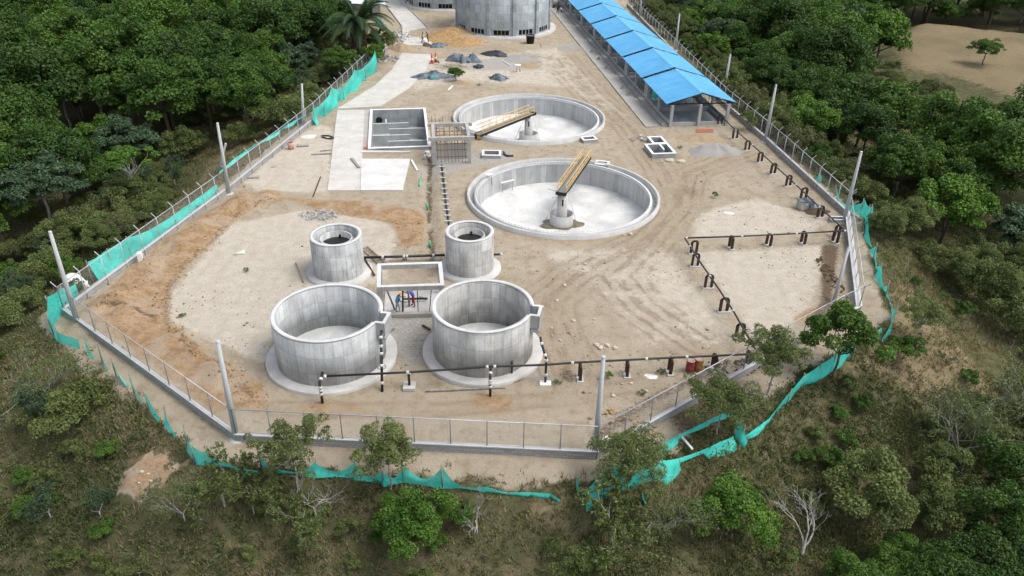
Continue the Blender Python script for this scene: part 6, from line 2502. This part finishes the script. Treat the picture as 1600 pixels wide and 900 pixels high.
proto('bare0', make_bare, 'bare_tree', 21, 3.6, .9, 'palebark', 5, .085)
proto('bare1', make_bare, 'bare_tree', 22, 3.0, 1.1, 'palebark', 5, .07)
proto('bare2', make_bare, 'wiry_shrub', 23, 2.6, 1.2, 'palebark', 5, .045, 'olive', 5200, .065)
proto('bare3', make_bare, 'wiry_shrub', 24, 3.2, 1.2, 'palebark', 5, .055, 'greyg', 6500, .07)
proto('bare4', make_bare, 'wiry_shrub', 26, 3.4, 1.3, 'palebark', 6, .055, 'olive', 3000, .06)
proto('dry0', make_bare, 'dry_brush', 25, 1.5, 1.1, 'woodgrey', 4, .022, 'brush', 700, .055, .1)
proto('front0', bt, 'slender_tree', 31, 5.4, 2.2, 1.9, 'front', 'palebark', 60, 7500, .085, trunk_r=.07, nlimb=16, blobr=(.11, .22), shell=.2, elong=1.9)
proto('front1', bt, 'slender_tree', 32, 5.2, 2.5, 1.8, 'front', 'palebark', 70, 12000, .085, trunk_r=.08, nlimb=16, blobr=(.11, .22), shell=.2, elong=1.9)
proto('front2', bt, 'slender_tree', 33, 4.6, 2.7, 1.4, 'front', 'palebark', 70, 13000, .085, .3, trunk_r=.07, nlimb=16, blobr=(.14, .26), shell=.3, elong=2.0)
proto('mango', bt, 'dense_tree', 34, 6.2, 2.3, 2.6, 'mid', 'bark', 44, 12000, .15, trunk_r=.11, blobr=(.2, .32), shell=.45)
proto('tabletop', bt, 'flat_topped_tree', 35, 7.2, 2.6, .8, 'bright', 'palebark', 30, 3200, .17, .5, trunk_r=.13, nlimb=12, cb=4.0, blobr=(.14, .24), shell=.5)
proto('roundbush', bt, 'round_bush_tree', 36, 4.6, 2.5, 2.1, 'bright', 'bark', 46, 15000, .12, trunk_r=.1, cb=.8, blobr=(.18, .3), shell=.4)
proto('palm', make_palm, 'palm_tree', 41, 5.6, 34, 7.6)

PLANTS = []      # (object, look, x, y, z top)
LOOK = {'dark': 'dark forest tree', 'mid': 'mid green forest tree', 'bright': 'bright green tree', 'grey': 'grey-green feathery tree',
        'brush': 'olive brown thicket', 'bush': 'small green shrub', 'weed': 'low weed clump', 'bare': 'pale wiry shrub', 'dry': 'thin dry brush'}


def put(key, x, y, s=1.0, rz=None, label=None, group=None, z=None, sz=None):
    t, used = PROTO[key]
    o = t if not used else copy_tree(t)
    PROTO[key][1] = True
    zz = tz(x, y) if z is None else z
    o.location = (x, y, zz-.05)
    o.rotation_euler = (0, 0, random.uniform(0, 6.28) if rz is None else rz)
    o.scale = (s, s, s*(sz or 1))
    fam = ''.join(c for c in key if not c.isdigit())
    o['category'] = 'shrub' if fam in ('brush', 'bush', 'dry') else ('weed' if fam == 'weed' else ('palm' if fam == 'palm' else 'tree'))
    if label:
        o['label'] = label
        if group:
            o['group'] = group
        elif 'group' in o:
            del o['group']
    else:
        PLANTS.append([o, LOOK.get(fam, 'tree'), x, y, zz, group])
    return o


def putpx(key, px, py, s=1.0, label=None, h=0.0, **k):
    """h: height above the ground of the point seen at (px,py)."""
    z = 0.0
    for _ in range(12):
        p = G(px, py, z+h)
        z = .5*z+.5*tz(p.x, p.y)
    return put(key, p.x, p.y, s, label=label, **k)


# --- the trees the photo singles out
putpx('front0', 455, 698, .88, 'sparse slender tree reaching over the front fence, left of the pair', h=3.2)
putpx('front1', 605, 702, .80, 'fuller pale olive tree reaching over the front fence, right of the pair', h=3.0)
putpx('front2', 988, 716, .82, 'spreading tree beside the front right pole, above the wide turquoise net', h=2.6)
putpx('front2', 1130, 628, .84, 'flat-crowned tree over the front right fence, above the drooping net knot', h=2.6)
putpx('front1', 1212, 558, .92, 'olive tree hiding the end of the front pipe at the right fence', h=3.0)
putpx('mango', 1318, 530, .92, 'dense dark leafy tree at the lower end of the short right fence', h=3.2)
putpx('front0', 1448, 480, .8, 'thin two-stemmed tree standing alone on the dry right slope', h=3.4)
putpx('bush0', 1412, 552, .95, 'dark green bush at the foot of the thin two-stemmed tree', h=.8)
putpx('tabletop', 197, 243, 1.0, 'slim flat-topped bright green tree standing out before the dark left woods', h=6.4)
putpx('roundbush', 642, 815, .76, 'bright green bushy tree at the bottom, below the middle of the front net', h=2.0)
putpx('roundbush', 1150, 805, .84, 'dense green bushy tree at the bottom right of the spread net', h=2.0)
putpx('brush2', 1355, 775, 1.1, 'big rounded olive thicket at the bottom right', h=2.0)
putpx('bare0', 1262, 835, .95, 'small white leafless tree at the bottom right', h=2.0)
putpx('bare4', 1500, 700, 1.3, 'pale wiry bush with long bare arms near the lower right edge', h=1.5)
putpx('bare4', 1560, 640, 1.6, 'large pale grey wiry bush at the right edge', h=1.5)
putpx('bare1', 1530, 760, 1.0, 'white twisted leafless shrub right of the big olive thicket', h=1.2)
putpx('bare4', 1485, 680, 1.1, 'pale wiry shrub left of the long bare arms near the right edge', h=1.5)
putpx('bush0', 117, 456, .62, 'green bush under the draped white sheet at the left corner', h=.5)
putpx('bare4', 62, 612, 1.2, 'pale branched wiry shrub below the left corner net', h=1.6)
putpx('brush1', 100, 640, .9, 'dark green spreading shrub right of the pale branched shrub', h=1.2)
putpx('bare3', 70, 660, .9, 'green wiry shrub with pale twigs below the dark green spreading shrub', h=1.0)
putpx('bare2', 345, 765, 1.25, 'spreading olive shrub with grey twigs below the front left corner of the fence', h=1.3)
putpx('bare2', 392, 778, 1.0, 'olive green wiry shrub right of the spreading olive shrub', h=1.2)
putpx('bare4', 285, 800, .7, 'wiry grey-twigged shrub beside the bare tan soil patch', h=.8)
putpx('bare1', 490, 785, .9, 'white forked dead branches below the front net at left', h=1.2)
putpx('bare1', 745, 815, .65, 'tangle of dead white branches right of the bright bushy tree', h=.8)
putpx('bare2', 960, 850, 1.5, 'grey-green wiry thicket at the bottom under the spread net', h=1.4)
putpx('bare4', 1040, 815, .9, 'pale-twigged shrub between the spread net and the dense bushy tree', h=1.2)
putpx('brush1', 900, 880, .6, 'low olive shrub at the bottom edge below the spread net', h=.8)
putpx('bare2', 470, 830, 1.1, 'olive wiry shrub at the bottom, below the white forked branches', h=1.0)
putpx('palm', 563, 97, 1.0, 'big palm with a thick shaggy trunk beside the upper road', h=0)
putpx('mid1', 530, 108, .5, 'low rounded green tree between the palm and the big road net', h=1.5)
putpx('mid0', 492, 50, .72, 'dark-limbed green tree left of the palm', h=4.5)
putpx('mid2', 462, 45, .8, 'tall leafy green tree left of the dark-limbed tree by the palm', h=5)
putpx('dark0', 530, 22, .62, 'dark tree crowding the palm from behind', h=5)
putpx('bright1', 585, 92, .45, 'small bright tree at the foot of the palm', h=1.5)
putpx('brush2', 598, 72, 1.1, 'fresh green shrub below the tin roof by the upper road', h=2.0)
putpx('mid1', 1542, 78, .55, 'lone round tree in the pale dry field', h=3.0)
putpx('brush1', 440, 172, 1.25, 'broad olive thicket beside the end pole of the left fence', h=2.2)
putpx('bush0', 712, 118, .9, 'green weedy bush between the upper yard tarpaulins', h=.8)
for px, py, k, lab in ((949, 592, 'weed1', 'green weed clump right of the front right pole, under the pipe'), (1002, 616, 'weed0', 'grey-green weed clump below the lime spill'),
                       (1032, 583, 'weed0', 'low weeds at the foot of the third front pipe support'), (871, 600, 'weed0', 'sparse weed beside the trench end at the right tank'),
                       (748, 134, 'weed0', 'weeds at the right end of the low soil mound'), (1062, 232, 'weed0', 'yellowish weeds right of the divided chamber'),
                       (684, 101, 'weed1', 'weed beside the red barrier posts'), (1117, 309, 'weed1', 'single green weed on the pale right yard'),
                       (385, 424, 'weed0', 'small dry weed on the pale left yard'), (286, 495, 'weed0', 'tiny weed near the orange berm edge')):
    putpx(k, px, py, .7 if k == 'weed1' else .5, lab)

# --- scattered trees and shrubs
placed = []


def free(x, y, r):
    for a, b, c in placed:
        if (a-x)**2+(b-y)**2 < (r+c)**2:
            return False
    return True


def vis(x, y, z, mx=90, my=140):
    q = Q((x, y, z))
    return -mx < q[0] < 1600+mx and -my < q[1] < 900+60 and (Vector((x, y, z))-CPOS).dot(FW) > 0


placed.append((MC.x, MC.y, 2.2))
R_ = random.Random(99)
zone_green = [tuple(T(a, b)[:2]) for a, b in ((485, 60), (600, 60), (600, 110), (520, 150), (470, 150))]


FPIX = [(1380, 62), (1440, 28), (1640, 40), (1640, 165), (1560, 155), (1480, 118), (1410, 108)]


def scatter_forest(n, xr, yr, dmin, side):
    cnt = 0
    A_ = np.random.default_rng(n+ord(side))
    XX, YY = A_.uniform(*xr, n), A_.uniform(*yr, n)
    DD, FF, ZZ = sdf(XX, YY, PLAT), sdf(XX, YY, FIELD), terrain(XX, YY)
    for x, y, d, f, z in zip(XX.tolist(), YY.tolist(), DD.tolist(), FF.tolist(), ZZ.tolist()):
        lim = dmin+(2.5*math.sin(y*.12)+1.5*math.sin(y*.31))
        if y > 96 and side == 'l':
            lim = 5.5
        if d < lim:
            continue
        if f < 4:
            continue
        if not vis(x, y, z+6, 70, 75):
            continue
        s = R_.uniform(.85, 1.3)*(min(1.15, .66+.03*(d-lim)))
        hid = any(inside(np.array([q_[0]]), np.array([q_[1]]), FPIX)[0] for q_ in (Q((x, y, z+11.5*s)), Q((x, y, z+6*s)), Q((x-4.5*s, y, z+8*s)), Q((x+4.5*s, y, z+8*s)), Q((x, y, z+9*s)))) if side == 'r' and y > 80 else False
        if hid:
            if not any(inside(np.array([q_[0]]), np.array([q_[1]]), FPIX)[0] for q_ in (Q((x, y, z+3.2)),)) and free(x, y, 2.4):
                put(R_.choice(('brush0', 'brush1', 'brush2')), x, y, R_.uniform(.8, 1.1), group='thickets below the pale field')
                placed.append((x, y, 2.4))
            continue
        if f < 12:
            s *= .75
        if not free(x, y, 2.85*s):
            continue
        v = vnoise(np.array([x]), np.array([y]), 16)[0]+R_.uniform(-.25, .25)
        if side == 'l':
            fam = 'dark' if v < .48 else ('mid' if v < .68 else ('grey' if v < .8 else 'bright'))
        else:
            fam = 'dark' if v < .33 else ('mid' if v < .66 else ('grey' if v < .78 else 'bright'))
        key = fam+str(R_.randrange(3 if fam in ('dark', 'mid') else 2))
        put(key, x, y, s, group=f'{LOOK[fam]}s in the woods')
        placed.append((x, y, 2.85*s))
        cnt += 1
    return cnt


for k_, px, py, sc in (('dark1', 1565, 870, .48), ('dark0', 1598, 800, .5), ('dark1', 1490, 885, .42), ('mid1', 1420, 860, .36), ('dark2', 1590, 730, .42), ('mid0', 1340, 890, .3)):
    q_ = G(px, py, -4)
    o_ = putpx(k_, px, py, sc, group='dark trees at the edge of the slope', h=9*sc)
    placed.append((o_.location.x, o_.location.y, 2.0))
n1 = scatter_forest(6000, (-150, -34), (56, 232), 18.0, 'l')
n2 = scatter_forest(6000, (30, 150), (66, 232), 8.5, 'r')


def scatter_shrub(n, xr, yr, dr, keys, r, sc, lab_group, cond=None, dense=1.0):
    c = 0
    A_ = np.random.default_rng(n+abs(int(xr[0]*7)))
    XX, YY = A_.uniform(*xr, n), A_.uniform(*yr, n)
    DD, ZZ = sdf(XX, YY, PLAT), terrain(XX, YY)
    for x, y, d, z in zip(XX.tolist(), YY.tolist(), DD.tolist(), ZZ.tolist()):
        if not (dr[0] < d < dr[1]):
            continue
        if cond and not cond(x, y, d):
            continue
        if not vis(x, y, z+1, 60, 60):
            continue
        s = R_.uniform(*sc)
        if not free(x, y, r*s):
            continue
        k = R_.choice(keys)
        put(k, x, y, s, group=lab_group)
        placed.append((x, y, r*s))
        c += 1
    return c


TERR = [tuple(T(a, b)[:2]) for a, b in ((340, 205), (460, 190), (475, 200), (345, 310), (250, 375), (205, 380), (300, 300))]
DRYR = [tuple(T(a, b)[:2]) for a, b in ((1375, 415), (1430, 400), (1590, 540), (1600, 640), (1450, 640), (1330, 600), (1370, 500))]
cl = lambda x, y, d: float(sdf(np.array([x]), np.array([y]), TERR)[0]) > 1.8
cr_ = lambda x, y, d: float(sdf(np.array([x]), np.array([y]), DRYR)[0]) > .5
s1 = scatter_shrub(3600, (-72, -22), (50, 150), (3.5, 30), ['brush0', 'brush1', 'brush2', 'bush0', 'brush1', 'bare3'], 1.35, (.6, 1.15), 'thickets on the left slope', cl)
s2 = scatter_shrub(2500, (22, 60), (52, 175), (1.3, 14), ['brush0', 'brush1', 'brush2', 'brush2', 'bush0'], 1.5, (.7, 1.15), 'thickets on the right slope', cr_)
s3 = scatter_shrub(1500, (18, 48), (26, 60), (9, 30), ['brush0', 'brush2', 'brush1', 'bush0', 'bare2'], 1.9, (.7, 1.2), 'thickets at the lower right', lambda x, y, d: cr_(x, y, d) and (x-.55*y) > -2 and d > 11-(x-20)*.25)
s3b = scatter_shrub(500, (40, 62), (45, 70), (10, 30), ['brush0', 'mid1', 'brush2', 'bush0'], 1.9, (.6, .9), 'thickets at the right edge', cr_)
s6 = scatter_shrub(500, (-60, -22), (92, 150), (.9, 9), ['brush0', 'brush1', 'brush2', 'bush0'], 1.5, (.8, 1.2), 'thickets left of the road net')
s4 = scatter_shrub(950, (-45, 40), (24, 60), (2.2, 30), ['bush2', 'bush2', 'bush1', 'bush2', 'dry0', 'dry0', 'dry0', 'bush0'], .95, (.35, .8), 'small shrubs on the front slope', lambda x, y, d: float(sdf(np.array([x]), np.array([y]), DRYR)[0]) > 0 or R_.random() < .25)
s5 = scatter_shrub(240, (-46, -18), (27, 50), (5, 26), ['bare2', 'bare3', 'dry0', 'dry0'], .9, (.4, .8), 'wiry shrubs on the front left slope')
for px, py, sc in ((145, 130, 2.6), (120, 150, 2.2), (300, 45, 2.4), (1240, 30, 2.6), (1480, 300, 1.7)):
    putpx('bare0' if sc > 2.3 else 'bare1', px, py, sc, group='pale dead trees in the woods', h=3.5)
s7 = scatter_shrub(900, (20, 44), (92, 185), (.7, 5), ['brush0', 'brush1', 'brush2', 'bush0'], 1.3, (.8, 1.2), 'thickets beside the shed fence')
print('FOREST', n1, n2, 'SHRUBS', s1, s2, s3, s3b, s4, s5)

# --- labels for the scattered plants: their look plus the nearest thing one can find, then their order from it
MARK = [((78, 362), 'the leaning pole at the left corner'), ((340, 192), 'the braced pole'), ((197, 243), 'the slim flat-topped tree'), ((0, 0), 'the upper left corner of the photo'),
        ((20, 220), 'the left edge of the photo'), ((560, 20), 'the big palm'), ((540, 150), 'the big net by the road'), ((477, 140), 'the end pole of the left fence'), ((300, 20), 'the top edge left of the palm'),
        ((175, 420), 'the long sagging net'), ((90, 510), 'the left corner net'), ((20, 560), 'the left edge below the corner net'), ((232, 748), 'the bare tan soil patch'), ((10, 880), 'the lower left corner of the photo'),
        ((370, 687), 'the front left pole'), ((640, 830), 'the bright bushy tree at the bottom'), ((500, 790), 'the white forked branches'), ((350, 880), 'the bottom edge below the olive shrub'), ((830, 780), 'the thin front net strip'),
        ((960, 860), 'the grey-green wiry thicket'), ((1150, 810), 'the dense bushy tree at the bottom'), ((1100, 720), 'the spread net on the right bank'), ((1262, 840), 'the small white leafless tree'),
        ((1355, 780), 'the big rounded olive thicket'), ((1590, 880), 'the lower right corner of the photo'), ((1560, 650), 'the pale grey wiry bush'), ((1448, 500), 'the thin two-stemmed tree'),
        ((1370, 370), 'the net on the right bank'), ((1330, 250), 'the pole at the right bend'), ((1590, 480), 'the right edge beyond the dry slope'), ((1590, 300), 'the right edge of the photo'), ((1213, 140), 'the pole halfway along the right fence'),
        ((1140, 85), 'the pole behind the nearest roof'), ((1060, 25), 'the pole behind the third roof'), ((1542, 78), 'the lone field tree'), ((1410, 80), 'the left end of the pale field'), ((1590, 10), 'the upper right corner of the photo'), ((1250, 10), 'the top edge right of the shed'),
        ((1450, 180), 'the near side of the pale field'), ((130, 100), 'the dark gap in the left woods'), ((400, 120), 'the woods before the concrete pedestal')]
groups = {}
for e in PLANTS:
    o, look, x, y, z, g = e
    q = Q((x, y, z+1.5))
    best = min(range(len(MARK)), key=lambda i: (MARK[i][0][0]-q[0])**2+(MARK[i][0][1]-q[1])**2)
    dx, dy = q[0]-MARK[best][0][0], q[1]-MARK[best][0][1]
    if abs(dx) > 1.6*abs(dy):
        dr = 'right of' if dx > 0 else 'left of'
    elif abs(dy) > 1.6*abs(dx):
        dr = 'below' if dy > 0 else 'above'
    else:
        dr = ('below-' if dy > 0 else 'above-')+('right of' if dx > 0 else 'left of')
    groups.setdefault((look, best, dr), []).append((math.hypot(dx, dy), o, g))
SIZEW = ['nearest ', 'second nearest ', 'third nearest ', 'fourth nearest ', 'fifth nearest ', 'sixth nearest ', 'seventh nearest ', 'eighth nearest ', 'ninth nearest ', 'tenth nearest ', 'eleventh nearest ', 'twelfth nearest ']
for (look, best, dr), L in groups.items():
    L.sort(key=lambda e: e[0])
    for i, (dd, o, g) in enumerate(L):
        pre = '' if len(L) == 1 else SIZEW[min(i, 11)]
        o['label'] = f'{pre}{look} {dr} {MARK[best][1]}'
        if g:
            o['group'] = g
for k, (t, used) in PROTO.items():
    if not used:
        for ch in list(t.children):
            bpy.data.objects.remove(ch)
        bpy.data.objects.remove(t)


# --- grass and ground cover on the slopes: nobody could count it
def grass():
    r = np.random.default_rng(77)
    n = 330000
    X = r.uniform(-75, 85, n)
    Y = r.uniform(24, 120, n)
    d = sdf(X, Y, PLAT)
    dd = np.sqrt(X*X+Y*Y)
    keep = (d > -.7) & (d < 34) & (np.hypot((X-MC.x)/1.5, (Y-MC.y)/1.4) > .55+.9*vnoise(X, Y, .75)) & (r.random(n) < np.clip(48/dd, .12, 1)**1.3)
    clump = vnoise(X, Y, 1.6)*.6+vnoise(X, Y, .6)*.4
    keep &= (clump > .40) | (r.random(n) < .12)
    sh = seg_dist(X, Y, FENCE[3:8], False)
    keep &= (sh > 1.3+1.2*vnoise(X, Y, 1.7)) | (r.random(n) < .03)
    px = 800+FPX*(X*CR.x+Y*CR.y+(-8-CAMH)*CR.z)/(X*FW.x+Y*FW.y+(-8-CAMH)*FW.z)
    keep &= (px > -60) & (px < 1660)
    X, Y, d = X[keep], Y[keep], d[keep]
    n = len(X)
    Z = terrain(X, Y)
    dryf = np.maximum(np.clip(.5-sdf(X, Y, DRYR)/3, 0, 1), np.clip(.5-sdf(X, Y, TERR)/3, 0, 1))
    dry = np.clip(vnoise(X, Y, 5.5)*1.3-.15+.5*dryf, 0, 1)
    nb = 5
    h = r.uniform(.12, .40, (n, nb))*(.7+.6*vnoise(X, Y, 3.1))[:, None]
    a = r.uniform(0, 2*PI, (n, nb))
    ln = r.uniform(.15, .9, (n, nb))
    bx0 = X[:, None]+r.normal(0, .10, (n, nb))
    by0 = Y[:, None]+r.normal(0, .10, (n, nb))
    ca, sa_ = np.cos(a), np.sin(a)
    wd = r.uniform(.018, .05, (n, nb))
    z0 = np.repeat(Z[:, None], nb, 1)-.03
    V = np.stack([np.stack([bx0-sa_*wd, by0+ca*wd, z0], 2), np.stack([bx0+sa_*wd, by0-ca*wd, z0], 2),
                  np.stack([bx0+ca*h*ln, by0+sa_*h*ln, z0+h], 2)], 2).reshape(-1, 3)
    F = np.arange(n*nb*3).reshape(-1, 3)
    tn = np.clip(dry[:, None]*.8+r.normal(0, .18, (n, nb))+.1, 0, 1)
    o = npmesh('grass', V, F, FOL['grass'], np.repeat(tn.ravel(), 3))
    tag(o, 'dry brown and green grass covering the slopes round the site', 'grass', None, 'stuff')
    print('GRASS', n*nb)



def undergrowth():
    r = np.random.default_rng(78)
    n = 140000
    X = r.uniform(-75, 85, n)
    Y = r.uniform(24, 100, n)
    d = sdf(X, Y, PLAT)
    dd = np.sqrt(X*X+Y*Y)
    keep = (d > .0) & (d < 32) & (np.hypot((X-MC.x)/1.8, (Y-MC.y)/1.7) > 1) & (r.random(n) < np.clip(46/dd, .15, 1)**1.3)
    dryf = np.maximum(np.clip(.5-sdf(X, Y, DRYR)/3, 0, 1), np.clip(.5-sdf(X, Y, TERR)/3, 0, 1))
    keep &= r.random(n) < (vnoise(X, Y, 3.3)*1.3-.2)*(1-.7*dryf)
    sh = seg_dist(X, Y, FENCE[3:8], False)
    keep &= (sh > 1.8)
    px = 800+FPX*(X*CR.x+Y*CR.y+(-8-CAMH)*CR.z)/(X*FW.x+Y*FW.y+(-8-CAMH)*FW.z)
    keep &= (px > -40) & (px < 1640)
    X, Y = X[keep], Y[keep]
    n = len(X)
    Z = terrain(X, Y)
    nb = 20
    sz = r.uniform(.16, .5, n)[:, None]
    ld = r.normal(size=(n, nb, 3))
    ld /= np.linalg.norm(ld, axis=2)[:, :, None]
    ld[:, :, 2] = np.abs(ld[:, :, 2])
    C_ = np.stack([np.repeat(X[:, None], nb, 1), np.repeat(Y[:, None], nb, 1), np.repeat(Z[:, None], nb, 1)], 2)+ld*(sz*r.uniform(.5, 1.1, (n, nb)))[:, :, None]*np.array([1, 1, .9])
    C_ = C_.reshape(-1, 3)
    m = len(C_)
    a = r.normal(size=(m, 3))
    a /= np.linalg.norm(a, axis=1)[:, None]
    b = np.cross(a, r.normal(size=(m, 3)))
    b /= np.linalg.norm(b, axis=1)[:, None]
    s = r.uniform(.03, .075, m)[:, None]
    V = np.stack([C_-a*s*1.4, C_+b*s*.8, C_+a*s*1.4, C_-b*s*.8], 1).reshape(-1, 3)
    tn = np.clip(np.repeat(vnoise(X, Y, 2.1)+r.normal(0, .25, n), nb)+r.normal(0, .12, m), 0, 1)
    o = npmesh('undergrowth', V, np.arange(m*4).reshape(-1, 4), FOL['cover'], np.repeat(tn, 4))
    tag(o, 'low green leafy ground cover in patches on the slopes', 'undergrowth', None, 'stuff')
    print('UNDER', m)


undergrowth()

grass()
print('BYTES', sum(len(m.vertices) for m in bpy.data.meshes))
